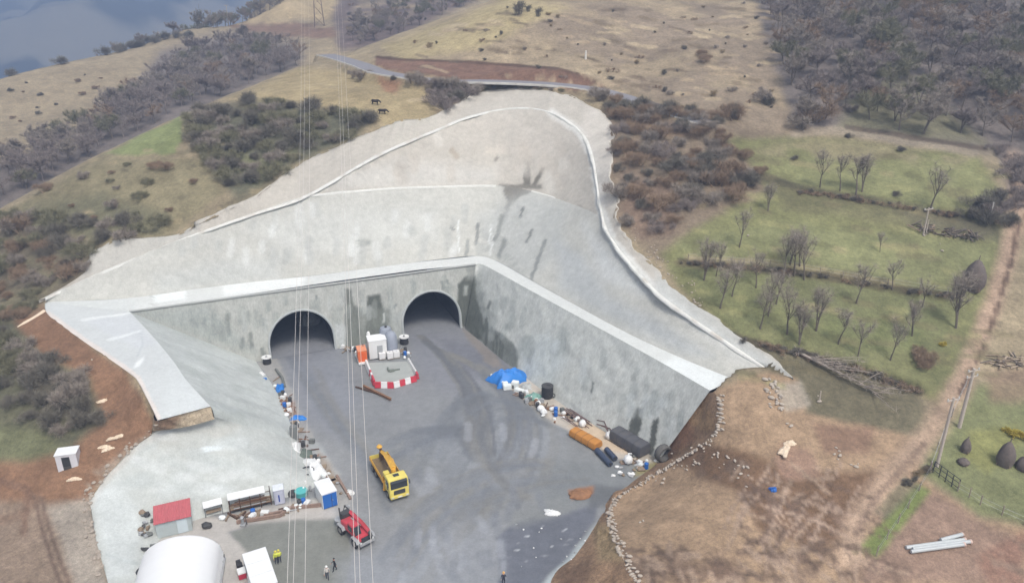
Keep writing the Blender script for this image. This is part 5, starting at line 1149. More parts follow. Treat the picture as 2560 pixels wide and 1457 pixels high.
# white tent
p0, p1 = Vector((at(462, 1407, 0).x, 67.2, 0)), Vector((at(476, 1500, 0).x + .6, 53, 0)); rzt = heading(p0, p1); Lt = (p1 - p0).length
t = empty('tent', p0, rzt, 'large white vaulted storage tent at the bottom edge of the yard', 'tent')
prof = [(-4.3, 0), (-4.28, .9)] + [(-4.2 * math.cos(q), 1.0 + 2.85 * math.sin(q)) for q in np.linspace(0, math.pi, 25)] + [(4.28, .9), (4.3, 0)]
nb = 13; G = []
for i in range(nb * 4 + 1):
    x = Lt * i / (nb * 4); k_ = 1 - .004 * (1 - math.cos(2 * math.pi * i / 4)) * .5
    G.append([(x, y * k_, z * k_) for y, z in prof])
G = np.array(G); np_mesh('membrane', G.reshape(-1, 3), grid_faces(*G.shape[:2]), TENT, t)
# rounded back end
Ge = []
for j in range(9):
    q = j / 8 * math.pi / 2; Ge.append([(-1.0 * math.sin(q), y * math.cos(q) ** .6 if j < 8 else 0, z * math.cos(q) ** .6 if j < 8 else 0) for y, z in prof])
Ge = np.array(Ge); np_mesh('end_wall', Ge.reshape(-1, 3), grid_faces(*Ge.shape[:2])[:, ::-1], TENT, t)
for s in (1, -1): MB().box((Lt / 2, s * 4.36, .12), (Lt, .2, .24)).build('base_rail', LGR, t)
# white container office
A_, B_ = at(608, 1384, 2.6), at(661, 1368, 2.6); ax = (at(692, 1457, 2.6) - B_); ax.z = 0; ax.normalize(); n_ = Vector((-ax.y, ax.x, 0))
wd = 2.44; Lc = 6.06; c = (A_ + B_) / 2 + ax * Lc / 2; c.z = 0.03; rzc = math.atan2(ax.y, ax.x)
t = empty('container_office', c, rzc, 'white flat roofed container office at the bottom edge beside the tent', 'container')
MB().box((0, 0, 1.3), (Lc, wd, 2.5)).build('body', mat('white_panel', S(232, 232, 230), .5, 0, .04, 1), t, .03)
rf_ = MB(); 
for k in range(3): rf_.box((-Lc / 3 + k * Lc / 3, 0, 2.62), (Lc / 3 - .03, wd + .06, .10))
rf_.build('roof', TENT, t, .02)
for k in (-1, 1): MB().box((k * 1.7, -wd / 2 - .02, 1.5), (1.0, .04, .9)).build('window', GLS, t)
MB().box((0, wd / 2 + .02, 1.1), (.9, .04, 2.0)).build('door', LGR, t); MB().box((0, wd / 2 - .02 - wd, 2.45), (Lc, .05, .1)).build('gutter', LGR, t)
# blue and white cabin
A_, B_ = g0(815, 1266), g0(845, 1260); rzb = heading(A_, B_); n_ = Vector((-math.sin(rzb), math.cos(rzb), 0))
dv = at(787, 1202, 2.2) - at(806, 1234, 2.2); rzb = math.atan2(-dv.y, -dv.x)
t = empty('cabin', (at(787, 1202, 2.2) + at(840, 1229, 2.2)) / 2 * 1, rzb, 'small container cabin with a white roof and bright blue end by the yard edge', 'cabin'); t.location.z = .05
Lb = dv.length
MB().box((0, 0, 1.08), (Lb, 1.85, 2.1)).build('body', WHT, t, .02); MB().box((Lb / 2 + .02, 0, 1.05), (.06, 1.75, 1.95)).build('end_panel', BLUE, t, .01); MB().box((0, 0, 2.18), (Lb + .15, 1.98, .1)).build('roof', TENT, t, .02); MB().box((Lb / 2 + .06, .2, 1.0), (.03, .05, 1.7)).build('door_seam', DGR, t); MB().box((Lb / 2 + .07, .35, 1.05), (.04, .06, .2)).build('door_handle', LGR, t)
# toilet cabin
A_, B_ = g0(688, 1264), g0(714, 1258); rzk = heading(A_, B_); c = (A_ + B_) / 2 + Vector((-math.sin(rzk), math.cos(rzk), 0)) * .6
t = empty('toilet_cabin', c, rzk, 'narrow grey toilet cabin with a blue strip on its door', 'toilet cabin')
LAV = mat('lavender_grey', S(186, 188, 204), .5, 0, .06, 2)
MB().box((0, 0, 1.1), (1.25, 1.15, 2.1)).build('body', LAV, t, .04); MB().box((0, 0, 2.22), (1.4, 1.3, .16), top=.9).build('roof', mat('pale_roof', S(226, 230, 234), .5), t, .03); d_ = MB().box((0, -.6, 1.0), (.85, .05, 1.8)).build('door', mat('lavender_door', S(198, 200, 214), .5), t, .01); MB().box((-.05, -.64, 1.0), (.16, .03, 1.0)).build('door_strip', mat('deep_blue', S(46, 70, 160), .5), d_)
# rack with a long white roof, pipes below
A_, B_ = g0(575, 1287), g0(682, 1262); rzr = heading(A_, B_); Lr = (B_ - A_).length
c = (A_ + B_) / 2 + Vector((-math.sin(rzr), math.cos(rzr), 0)) * .7
t = empty('pipe_rack', c, rzr, 'open store rack with a long white roof over pipes and timber', 'rack')
MB().box((-.35, .15, 2.02), (Lr - .7, 1.3, .09), rx=R(6)).build('roof', TENT, t, .02)
for x in np.linspace(-Lr / 2 + .1, Lr / 2 - .1, 5):
    for y in (-.6, .7): MB().tube([(x, y, 0), (x, y, 2.0)], .05, 5).build('post', BRN, t)
for z in (.5, 1.2): MB().box((0, -.6, z), (Lr, .06, .08)).box((0, .7, z), (Lr, .06, .08)).build('rail', BRN, t)
MB().box((0, .05, .52), (Lr, 1.2, .05)).build('shelf', WOODM, t)
for k in range(9):
    o = MB().tube([(-Lr / 2 + .3 + random.uniform(0, .6), -.5 + k * .12, .62 + (k % 3) * .12), (Lr / 2 - .3 - random.uniform(0, 1), -.5 + k * .12 + random.uniform(-.1, .1), .64 + (k % 3) * .12)], .06, 6).build('pipe', [LGR, WOODM, RUST][k % 3], None, loc=c, rz=rzr); tag(o, 'long pipe stored on the rack under the white roof', 'pipe', 'pipes on the rack')
A_, B_ = g0(508, 1296), g0(555, 1283); c = (A_ + B_) / 2 + Vector((0, .5, 0)); t = empty('canopy', c, heading(A_, B_), 'low white canopy on thin posts between the shed and the pipe rack', 'canopy'); lw = (B_ - A_).length
MB().box((0, 0, 1.55), (lw, 1.15, .08), rx=R(8)).build('roof', TENT, t, .02)
for x in (-lw / 2 + .1, lw / 2 - .1):
    for y in (-.45, .45): MB().tube([(x, y, 0), (x, y, 1.5)], .035, 5).build('post', DGR, t)
MB().box((0, 0, .45), (lw * .8, .7, .05)).build('bench_top', WOODM, t)
p = g0(754, 1238); t = empty('water_tub', p, 0, 'round teal water tub left of the blue ended cabin', 'tub'); MB().lathe([(.62, 0), (.74, .1), (.78, .75), (.8, .78), (.72, .8), (.7, .72), (.05, .68)], (0, 0, 0), 22).build('tub', TEAL, t)
o = MB().lathe([(.55, 0), (.6, .45), (.5, .6)], (0, 0, 0), 14).build('bucket', DGR, None, loc=g0(733, 1238)); tag(o, 'dark round bucket next to the teal tub', 'bucket')
o = MB().blob((0, 0, .3), (1.3, 1.0, .8), 10, 6, .15, 5, .5).build('sack', DGR, None, loc=g0(517, 1318)); tag(o, 'dark sack lying alone right of the red roofed shed', 'sack')
# timber along the slab edge
for k, (a, b, lab) in enumerate([((592, 1308), (702, 1291), 'reddish timber baulk along the left part of the slab edge'), ((702, 1291), (722, 1272), 'short reddish timber baulk turning up at the step of the slab edge'), ((722, 1273), (832, 1262), 'reddish timber baulk along the right part of the slab edge'), ((660, 1292), (716, 1280), 'dark plank lying inside the slab edge')]):
    A_, B_ = g0(*a), g0(*b); L_ = (B_ - A_).length
    o = MB().box((0, 0, .22), (L_, .3, .45)).build('timber_baulk', REDW, None, .02, loc=(A_ + B_) / 2, rz=heading(A_, B_)); tag(o, lab, 'timber', 'timbers of the slab edge')
for k in range(7):
    p = g0(570 + k * 11 + random.uniform(-4, 4), 1296 - k * 2 + random.uniform(-8, 8)); o = MB().box((0, 0, .12), (random.uniform(.8, 2.0), .18, .2)).build('plank', [WOODM, BRN, REDW][k % 3], None, .01, loc=p, rz=random.uniform(0, 3)); tag(o, 'loose plank in the pile in front of the pipe rack', 'plank', 'planks before the rack')
p = g0(608, 1312); t = empty('hand_pump', p, 0, 'small grey upright pump at the corner of the grey slab', 'pump'); MB().box((0, 0, .1), (.6, .6, .2)).lathe([(.18, .2), (.18, 1.0), (.26, 1.1), (.1, 1.3)], (0, 0, 0), 10).build('body', LGR, t); MB().tube([(0, 0, 1.1), (.5, -.2, 1.2), (.6, -.3, .3)], .05, 6).build('spout', DGR, t)
# white sentry cabin on the brown earth at far left
P1, P2 = hit(146, 1180), hit(196, 1164); zc_ = min(P1.z, P2.z); rzw = heading(P1, P2); W_ = Vector((P2.x - P1.x, P2.y - P1.y, 0)).length
c = (P1 + P2) / 2 + Vector((-math.sin(rzw), math.cos(rzw), 0)) * .85; c.z = zc_ - .15
t = empty('site_cabin', c, rzw, 'small white cabin with a dark glazed door alone on the brown earth at left', 'cabin')
MB().box((0, 0, 1.2), (W_, 1.7, 2.4)).build('body', mat('cabin_white', S(222, 220, 224), .5, 0, .05, 2), t, .03); MB().box((0, 0, 2.46), (W_ + .15, 1.85, .12)).build('roof', TENT, t, .02); d_ = MB().box((-.05, -.87, 1.15), (.9, .05, 1.95)).build('door', DGR, t, .01); MB().box((-.05, -.9, 1.45), (.7, .03, 1.2)).build('pane', GLS, d_); MB().box((0, 0, -.1), (W_ + .2, 1.9, .3)).build('footing', WOODM, t)
# ------------------------------------------------------------------ debris along the foot of the left slope
CLB = mat('blue_tarpaulin', S(52, 132, 214), .55, 0, .12, 1.2, bump=.5); CLW = mat('white_sheet', S(240, 240, 238), .7, 0, .06, 1.5, bump=.4)
def drape(px, py, d, m_, label, cat, name, seed, rz=0., noise=.22, z=0., group=None):
    p = g0(px, py); p.z += z
    mb = MB(); rs = random.Random(seed); n = 16; V = []
    for i in range(n):
        for j in range(n):
            u, v = i / (n - 1) * 2 - 1, j / (n - 1) * 2 - 1
            r = max(abs(u), abs(v)); hh = (1 - r ** 3) * (1 + rs.uniform(-noise, noise)) * (.55 + .45 * float(fbm(np.array([u * 1.4 + seed]), np.array([v * 1.4]), 3, seed)[0] + .6))
            q = 1 + .18 * math.sin(3 * math.atan2(v, u) + seed) * r
            V.append((u * d[0] / 2 * q + rs.uniform(-.05, .05), v * d[1] / 2 * q + rs.uniform(-.05, .05), max(hh * d[2], .02)))
    Fc = [(i * n + j, (i + 1) * n + j, (i + 1) * n + j + 1, i * n + j + 1) for i in range(n - 1) for j in range(n - 1)]
    rim = [i * n for i in range(n)] + [(n - 1) * n + j for j in range(1, n)] + [i * n + n - 1 for i in range(n - 2, -1, -1)] + [j for j in range(n - 2, 0, -1)]
    o_ = len(V); V += [(V[k][0], V[k][1], -.1) for k in rim]; Fc += [(rim[k], rim[(k + 1) % len(rim)], o_ + (k + 1) % len(rim), o_ + k) for k in range(len(rim))]
    o = mb.add(V, Fc).build(name, m_, None, loc=p, rz=rz); return tag(o, label, cat, group)
drape(660, 962, (1.5, 3.8, .9), CLB, 'crumpled blue tarpaulin strip at the foot of the left slope', 'tarpaulin', 'tarpaulin', 3, R(20)); drape(701, 972, (1.3, 2.4, .8), CLB, 'small blue tarpaulin right of the crumpled strip by the left slope', 'tarpaulin', 'tarpaulin', 5, R(15)); drape(746, 1047, (2.1, .9, .7), CLB, 'blue tarpaulin draped over a low stand beside the yard edge', 'tarpaulin', 'tarpaulin', 8, R(5))
drape(655, 940, (1.0, 1.4, .8), CLW, 'white sheet above the crumpled blue tarpaulin on the left', 'sheet', 'plastic_sheet', 9); drape(738, 1125, (1.5, 2.6, 1.1), CLW, 'white wrapped bundle beside the dark bundle at the left yard edge', 'bundle', 'wrapped_bundle', 12, R(15)); drape(786, 1172, (2.0, 5.0, 1.0), CLW, 'long white sheet covering a heap above the blue ended cabin', 'sheet', 'plastic_sheet', 15, R(32))
drape(722, 1118, (.9, 2.0, .9), BRN, 'dark brown bundle against the toe of the left slope', 'bundle', 'wrapped_bundle', 18, R(15)); drape(765, 1135, (1.6, 1.8, .8), mat('dark_green_cloth', S(112, 122, 114), .9, 0, .15, 2), 'grey green heap between the two white covers', 'heap', 'covered_heap', 21)
p = g0(737, 1098); t = empty('concrete_block', p, R(10), 'tall dark grey upright slab standing at the left yard edge', 'slab'); MB().box((0, 0, 1.1), (1.0, .7, 2.2)).build('slab', mat('dark_concrete', S(128, 130, 128), .9, 0, .12, 2), t, .04)
for k in range(6):
    p = g0(694 + k * 5, 1000 + k * 7); o = MB().box((0, 0, .15 + .05 * (k % 3)), (2.6, .3, .12)).build('rusty_plank', RUST, None, .01, loc=p, rz=R(70 + random.uniform(-14, 14))); tag(o, 'rusty plank in the pile between the blue tarpaulins at the left yard edge', 'plank', 'rusty planks at the left yard edge')
for k in range(5):
    A_ = g0(722 + random.uniform(-12, 20), 985 + k * 11); o = MB().tube([A_, A_ + Vector((random.uniform(-.6, .6), random.uniform(-1.6, -.6), random.uniform(.3, 1.2)))], .06, 5).build('steel_rod', RUST, None); tag(o, 'rusty rod leaning in the clutter at the left yard edge', 'rod', 'rods at the left yard edge')
A_, B_ = g0(690, 925), g0(712, 968); o = MB().tube([A_ + Vector((0, 0, .2)), A_.lerp(B_, .5) + Vector((.3, 0, .35)), B_ + Vector((0, 0, .2))], .2, 8).build('hose', GCLOTH, None); tag(o, 'thick grey hose lying at the mouth of the left slope', 'hose')
for k in range(24):
    t_ = random.random(); px = 700 + 160 * t_ + random.uniform(-14, 14); py = 1000 + 260 * t_ + random.uniform(-12, 12)
    o = MB().blob((0, 0, .1), (random.uniform(.3, .7), random.uniform(.3, .6), random.uniform(.2, .5)), 8, 5, .25, k, .4).build('rubble_lump', [LGR, GCLOTH, WOODM, CLW, BRN][k % 5], None, smooth=False, loc=g0(px, py)); tag(o, 'small lump of rubble in the strip of clutter along the left yard edge', 'rubble', 'rubble along the left yard edge')
A_, B_ = g0(842, 1190), g0(876, 1248); o = MB().box((0, 0, .15), ((B_ - A_).length, .3, .3)).build('timber_baulk', REDW, None, .02, loc=(A_ + B_) / 2, rz=heading(A_, B_)); tag(o, 'reddish timber beam slanting right of the blue ended cabin', 'timber')
drape(876, 1232, (.9, .7, .5), CLW, 'small white bag near the end of the reddish beam', 'bag', 'bag', 33)
o = MB().tube([Vector((.9 * math.cos(q), .9 * math.sin(q), .12)) for q in np.linspace(0, 5.2, 18)], .09, 6).build('hose_coil', BLK, None, loc=hit(768, 1178)); tag(o, 'dark hose loop lying on the apron beside the white cover', 'hose')
for k, (px, py) in enumerate([(764, 1208), (776, 1220), (760, 1224)]):
    o = MB().lathe([(.18, 0), (.2, .6), (.1, .8)], (0, 0, 0), 10).build('gas_bottle', [CLW, LGR, CLW][k], None, loc=g0(px, py + 6)); tag(o, 'small pale bottle in the group behind the teal tub', 'bottle', 'pale bottles behind the tub')
# things round the tent and the container
for k, (px, py) in enumerate([(541, 1368), (547, 1382)]): drape(px, py, (.8, .7, .6), CLW, 'small white bag leaning at the right side of the tent', 'bag', 'bag', 40 + k, group='white bags by the tent')
for k, (px, py) in enumerate([(541, 1392), (548, 1402), (556, 1396), (552, 1412)]):
    o = MB().lathe([(.25, 0), (.3, .5), (.2, .6)], (0, 0, 0), 10).build('canister', DGR, None, loc=g0(px, py)); tag(o, 'dark canister in the small cluster at the right side of the tent', 'canister', 'canisters by the tent')
for k, (px, py) in enumerate([(598, 1418), (602, 1424)]): o = MB().box((0, 0, .45), (.6, .5, .9)).build('crate', BLK, None, .03, loc=g0(px, py), rz=rzc); tag(o, 'black crate against the side of the container office', 'crate', 'black crates by the container')
t = empty('cool_box', g0(606, 1440), rzc, 'red box with a white lid beside the container office', 'box'); MB().box((0, 0, .35), (.95, .8, .7)).build('body', mat('crimson_plastic', S(188, 56, 78), .5), t, .03); MB().box((0, 0, .78), (1.0, .85, .18)).build('lid', WHT, t, .03)
for px, py, r_, lab in [(357, 1430, .75, 'dark tyre lying flat on the concrete left of the tent'), (378, 1420, .5, 'smaller dark tyre leaning near the tent wall')]:
    h_ = hit(px, py); V = [(r_ + .17 * math.cos(a)) for a in np.linspace(0, 2 * math.pi, 9)]
    mb = MB(); n1, n2_ = 20, 8
    VV = [((r_ * .7 + r_ * .28 * math.cos(b)) * math.cos(a), (r_ * .7 + r_ * .28 * math.cos(b)) * math.sin(a), r_ * .24 * math.sin(b) + r_ * .2) for a in np.linspace(0, 2 * math.pi, n1, endpoint=False) for b in np.linspace(0, 2 * math.pi, n2_, endpoint=False)]
    mb.add(VV, [(i * n2_ + j, ((i + 1) % n1) * n2_ + j, ((i + 1) % n1) * n2_ + (j + 1) % n2_, i * n2_ + (j + 1) % n2_) for i in range(n1) for j in range(n2_)])
    o = mb.build('tyre', BLK, None, loc=h_); tag(o, lab, 'tyre')

# stones shed along the outer edge of the apron
STN = [MB().blob((0, 0, .1), (1, .8, .5), 8, 6, .25, 700 + i, .4) for i in range(3)]
STN = [mk_mesh(m_, 'stone', mat('pale_stone', S(176, 164, 150), .95, 0, .2, 2)) for m_ in STN]
for k in range(60):
    L_ = [(400, 1070), (330, 1118), (262, 1190), (222, 1252), (236, 1350), (262, 1440)]; f_ = random.random() * 5; i = min(int(f_), 4); f_ -= i
    p = hit(L_[i][0] + (L_[i + 1][0] - L_[i][0]) * f_ - random.uniform(-4, 26), L_[i][1] + (L_[i + 1][1] - L_[i][1]) * f_ + random.uniform(-10, 6))
    o = bpy.data.objects.new('stone', random.choice(STN)); COL.objects.link(o); o.location = p; s_ = random.uniform(.25, .7); o.scale = (s_, s_, s_); o.rotation_euler = (0, 0, random.uniform(0, 6))
    tag(o, 'pale stone shed along the outer edge of the left concrete apron', 'stone', 'stones along the apron edge')
# muck heap dimly seen in the left tunnel
c_ = wall_pt(TUN[0], 0) - wn * 13 + wu * 2.6; c_.z = .03
o = MB().blob((0, 0, .6), (4.2, 3.6, 3.4), 14, 9, .16, 801, .5).build('muck_heap', mat('grey_muck', S(128, 128, 126), .95, 0, .2, 2, bump=.5), None, smooth=False, loc=c_); tag(o, 'dim grey heap of muck inside the left tunnel', 'heap')
# ------------------------------------------------------------------ stores along the foot of the side wall
drape(1274, 950, (6.0, 3.4, 2.0), CLB, 'large bright blue tarpaulin over a heap against the side wall', 'tarpaulin', 'tarpaulin', 51, R(25), .14)
STY = mat('white_foam', S(238, 242, 240), .7, 0, .05, 2)
for k, (px, py, d, a) in enumerate([(1268, 972, (1.3, .9, .8), 10), (1288, 968, (1.1, .9, 1.1), -20), (1298, 980, (1.5, .8, .6), -30), (1262, 966, (.9, .8, .9), 20)]):
    o = MB().box((0, 0, d[2] / 2), d).build('foam_block', STY, None, .06, loc=g0(px, py), rz=R(a)); tag(o, ['low white block at the front of the blue tarpaulin', 'tall white block between the blue tarpaulin and the green sheet', 'long white block lying beside the green sheet', 'square white block under the front edge of the blue tarpaulin'][k], 'block')
drape(1335, 992, (2.2, 2.0, .6), mat('green_sheet', S(132, 172, 160), .7, 0, .15, 2, bump=.4), 'pale green sheet on the ground left of the black tank', 'sheet', 'plastic_sheet', 54, R(-40))
drape(1316, 968, (1.6, 1.3, .7), mat('grey_white_cloth', S(196, 198, 196), .8, 0, .12, 2), 'grey white bundle behind the green sheet at the wall', 'bundle', 'wrapped_bundle', 55)
p = g0(1368, 992); t = empty('black_tank', p, R(-35), 'black upright tank with a ring handle against the side wall', 'tank')
MB().lathe([(.8, 0), (.9, .2), (.92, 1.6), (.86, 1.9), (.7, 2.0), (.6, 1.9)], (0, 0, 0), 20).build('tank', BLK, t); MB().lathe([(.86, 1.9), (.95, 1.95), (.95, 2.05), (.8, 2.08)], (0, 0, 0), 20).build('rim', DGR, t)
MB().tube([(1.05 + .3 * math.cos(q), .1, .6 + .3 * math.sin(q)) for q in np.linspace(0, 2 * math.pi, 14)], .07, 6).build('ring_handle', BLK, t); MB().tube([(-.3, 0, 2.0), (.4, 0, 2.3), (1.0, .1, 1.6)], .06, 6).build('pipe', DGR, t)
for k, (px, py, d) in enumerate([(1345, 1012, .9), (1352, 1026, 1.2), (1360, 1034, 1.0), (1341, 1004, .7)]): 
    o = MB().blob((0, 0, .35), (d, d * .9, d * .9), 12, 8, .1, 60 + k, .3).build('big_bag', CLW, None, loc=g0(px, py)); tag(o, 'white bulk bag in the heap in front of the black tank', 'bag', 'white bags before the black tank')
for k, (px, py, lab) in enumerate([(1456, 1066, 'white bulk bag behind the orange brown cover'), (1522, 1096, 'white bulk bag between the orange brown and the dark grey cover'), (1570, 1158, 'white bulk bag in front of the dark grey cover'), (1483, 1036, 'white bag on top of the brown steel bars'), (1540, 1078, 'small white bag at the near end of the brown bars')]):
    s_ = [1.05, 1.1, 1.25, .8, .6][k]; z = .0 if k != 3 else .9
    t = empty('big_bag', g0(px, py) + Vector((0, 0, z)), R(20 * k), lab, 'bag'); MB().blob((0, 0, s_ * .5), (s_, s_, s_ * 1.1), 14, 9, .06, 70 + k, .15).build('bag', CLW, t); MB().tube([(-.3 * s_, 0, s_), (0, 0, s_ * 1.2), (.3 * s_, 0, s_)], .04, 5).build('strap', STY, t)
# covered stacks
def stack(p, q, w, h, m_, mb_, label, rnd=.12, group=None):
    A_, B_ = g0(*p), g0(*q); L_ = (B_ - A_).length; a_ = heading(A_, B_)
    t = empty('covered_stack', (A_ + B_) / 2, a_, label, 'stack', group)
    n = 22; pro = [(-w / 2, .18), (-w / 2 - .03, h * .55), (-w / 2 + .12, h * .92), (-w / 4, h), (w / 4, h * 1.01), (w / 2 - .12, h * .93), (w / 2 + .03, h * .5), (w / 2, .18)]
    G = np.array([[(-L_ / 2 + L_ * i / n, y + .05 * fbm(np.array([i * .7]), np.array([y * 2.]), 3, 7)[0], z * (1 if 0 < i < n else .97) + .04 * fbm(np.array([i * .9]), np.array([y * 3.]), 3, 9)[0]) for y, z in pro] for i in range(n + 1)])
    mb = MB(); nn_, mm = G.shape[:2]; mb.add([tuple(v) for v in G.reshape(-1, 3)], [tuple(f) for f in grid_faces(nn_, mm)] + [tuple(range(mm)), tuple((nn_ - 1) * mm + j for j in range(mm))[::-1]])
    mb.build('cover', m_, t, .05); b_ = MB()
    for k in range(5): b_.box((-L_ / 2 + .4 + (L_ - .8) * k / 4, 0, .1), (.15, w, .2))
    b_.build('bearer', mb_, t)
    for k in range(3): MB().tube([(-L_ / 2 + L_ * (k + 1) / 4, y * 1.01, z * 1.01 + .01) for y, z in pro], .025, 4).build('strap', DGR, t)
    return t
stack((1432, 1085), (1496, 1122), 1.7, 1.1, mat('ochre_cover', S(198, 136, 64), .6, 0, .08, 1.5, bump=.3), WOODM, 'stack under an orange brown cover near the end of the side wall')
stack((1536, 1094), (1612, 1140), 2.2, 1.8, mat('charcoal_cover', S(92, 92, 96), .6, 0, .1, 1.5, dirt=S(130, 122, 104), dirt_amt=.4, bump=.3), WOODM, 'stack under a dark grey cover against the end of the side wall')
for k, (a, b, lab) in enumerate([((1492, 1130), (1526, 1166), 'longer of the two dark blue pipe rolls in front of the covered stacks'), ((1516, 1128), (1538, 1152), 'shorter of the two dark blue pipe rolls in front of the covered stacks')]):
    A_, B_ = g0(*a), g0(*b); M_ = .38; t = empty('membrane_roll', (A_ + B_) / 2, heading(A_, B_), lab, 'roll'); L_ = (B_ - A_).length
    MB().tube([(-L_ / 2, 0, M_), (L_ / 2, 0, M_)], M_, 16).build('roll', mat('navy_membrane', S(70, 80, 100), .5, 0, .1, 2), t); MB().tube([(-L_ / 2 - .05, 0, M_), (L_ / 2 + .05, 0, M_)], M_ * .55, 12).build('core', BLK, t)
for k in range(14):
    f_ = random.random(); A_ = g0(1410 + random.uniform(-6, 40) , 1022 + random.uniform(-2, 26)); d_ = Vector((.55, -.83, 0)); L_ = random.uniform(3.0, 4.6)
    o = MB().tube([A_ + Vector((0, 0, .12 + .07 * (k % 5))), A_ + d_ * L_ + Vector((random.uniform(-.3, .3), 0, .12 + .07 * (k % 5)))], .07, 5).build('steel_bar', mat('brown_bars', S(128, 106, 102), .8, .1, .2, 3), None); tag(o, 'brown steel bar in the bundle left of the covered stacks', 'bar', 'brown steel bars')
for k in range(12):
    A_ = g0(1490 + random.uniform(-4, 40), 1052 + random.uniform(-2, 20)); d_ = Vector((.55, -.83, 0)); L_ = random.uniform(2.2, 3.4)
    o = MB().tube([A_ + Vector((0, 0, .3 + .09 * (k % 6))), A_ + d_ * L_ * .5 + Vector((.2, .1, .7 + .09 * (k % 6))), A_ + d_ * L_ + Vector((0, 0, .2))], .09, 5).build('steel_arch', mat('dark_brown_bars', S(110, 86, 82), .8, .1, .2, 3), None); tag(o, 'dark brown curved steel rib piled between the bars and the dark cover', 'steel rib', 'curved steel ribs')
R0 = 1.0; h_ = g0(1656, 1150)
mb = MB(); n1, n2_ = 24, 10
VV = [((R0 + .28 * math.cos(b_)) * math.cos(a_), .55 * math.sin(b_), (R0 + .28 * math.cos(b_)) * math.sin(a_) + R0 + .15) for a_ in np.linspace(0, 2 * math.pi, n1, endpoint=False) for b_ in np.linspace(0, 2 * math.pi, n2_, endpoint=False)]
mb.add(VV, [(i * n2_ + j, ((i + 1) % n1) * n2_ + j, ((i + 1) % n1) * n2_ + (j + 1) % n2_, i * n2_ + (j + 1) % n2_) for i in range(n1) for j in range(n2_)])
o = mb.build('pipe_ring', mat('grey_rubber', S(104, 102, 98), .8, 0, .15, 2), None, loc=h_, rz=R(30)); tag(o, 'dark upright ring shaped pipe piece at the end of the side wall', 'pipe')
for k in range(34):
    t_ = random.random(); px = 1330 + 310 * t_ + random.uniform(-25, 20); py = 1010 + 160 * t_ + random.uniform(-16, 14)
    if 1420 < px < 1620 and 1050 < py < 1140: continue
    o = MB().blob((0, 0, .1), (random.uniform(.3, .8), random.uniform(.3, .6), random.uniform(.2, .5)), 8, 5, .25, k, .4).build('rubble_lump', [CLW, LGR, WOODM, RUST, GCLOTH, CLW][k % 6], None, smooth=False, loc=g0(px, py)); tag(o, 'small lump of rubble among the stores at the foot of the side wall', 'rubble', 'rubble at the side wall')
for k in range(14):
    p = g0(1540 + random.uniform(-20, 60), 1165 + random.uniform(-10, 26)); o = MB().blob((0, 0, .08), (random.uniform(.4, 1.0), random.uniform(.3, .6), random.uniform(.2, .45)), 8, 5, .3, k + 90, .4).build('rubble_lump', [LGR, CLW, WOODM][k % 3], None, smooth=False, loc=p); tag(o, 'pale lump of rubble on the grey ground below the white bag', 'rubble', 'rubble below the bags')
drape(1380, 1282, (1.8, .8, .4), CLW, 'white scrap lying on the wet ground at lower right of the yard', 'scrap', 'plastic_sheet', 95, R(-15))
o = MB().blob((0, 0, .05), (3.0, 2.1, .9), 18, 9, .12, 96, .9).build('soil_mound', mat('orange_soil', S(152, 112, 82), .95, 0, .3, 1.5, bump=.8), None, smooth=False, loc=g0(1450, 1236), rz=R(15)); tag(o, 'small mound of orange soil on the yard near the dirt bank', 'mound')
for k in range(18):
    px, py = random.uniform(1290, 1470), random.uniform(1300, 1420)
    o = MB().blob((0, 0, .06), (random.uniform(.12, .3), random.uniform(.1, .25), random.uniform(.08, .2)), 7, 5, .25, k + 200, .4).build('pale_scrap', [CLW, LGR][k % 2], None, smooth=False, loc=g0(px, py)); tag(o, 'small pale scrap scattered on the dark wet patch of the yard', 'scrap', 'scraps on the wet patch')
# ------------------------------------------------------------------ rock bags along the crest of the dirt bank
SACK = mat('pale_sack', S(186, 174, 160), .9, 0, .12, 2, bump=.5)
SK = [mk_mesh(MB().blob((0, 0, .18), (.95, .55, .5), 10, 7, .12, 400 + i, .25), 'sandbag', SACK) for i in range(4)]
cl2 = crom([hit(1796, 990) or crest[0]] + crest[1:-1], 10); d = dense(cl2, 120)
for i, p in enumerate(d):
    for r_ in range(2 if i % 2 else 1):
        tdir = (d[min(i + 1, 119)] - d[max(i - 1, 0)]); a_ = math.atan2(tdir.y, tdir.x); n_ = Vector((-tdir.y, tdir.x, 0)).normalized()
        q = p + n_ * (.12 + r_ * .35 + random.uniform(-.22, .22)); q.z = max(ground(q.x, q.y), p.z - .1) + r_ * .1
        o = bpy.data.objects.new('sandbag', random.choice(SK)); COL.objects.link(o); o.location = q; o.rotation_euler = (0, 0, a_ + R(90) + random.uniform(-.5, .5)); s_ = random.uniform(.28, .68); o.scale = (s_ * random.uniform(.8, 1.3), s_, s_)
        tag(o, 'pale sandbag in the line along the crest of the dirt bank', 'sandbag', 'sandbags along the dirt crest')
for k in range(46):
    t_ = random.random(); px = 1640 + t_ * 230 + random.uniform(-10, 10); py = 1190 - 60 * math.sin(t_ * 3) + random.uniform(-24, 30) + t_ * 10
    p = hit(px, py); 
    if p is None or p.z < 1: continue
    o = bpy.data.objects.new('stone', random.choice(SK)); COL.objects.link(o); o.location = p; o.rotation_euler = (0, 0, random.uniform(0, 6)); s_ = random.uniform(.25, .6); o.scale = (s_, s_, s_)
    tag(o, 'small pale stone scattered over the dark soil behind the sandbags', 'stone', 'stones behind the sandbags')
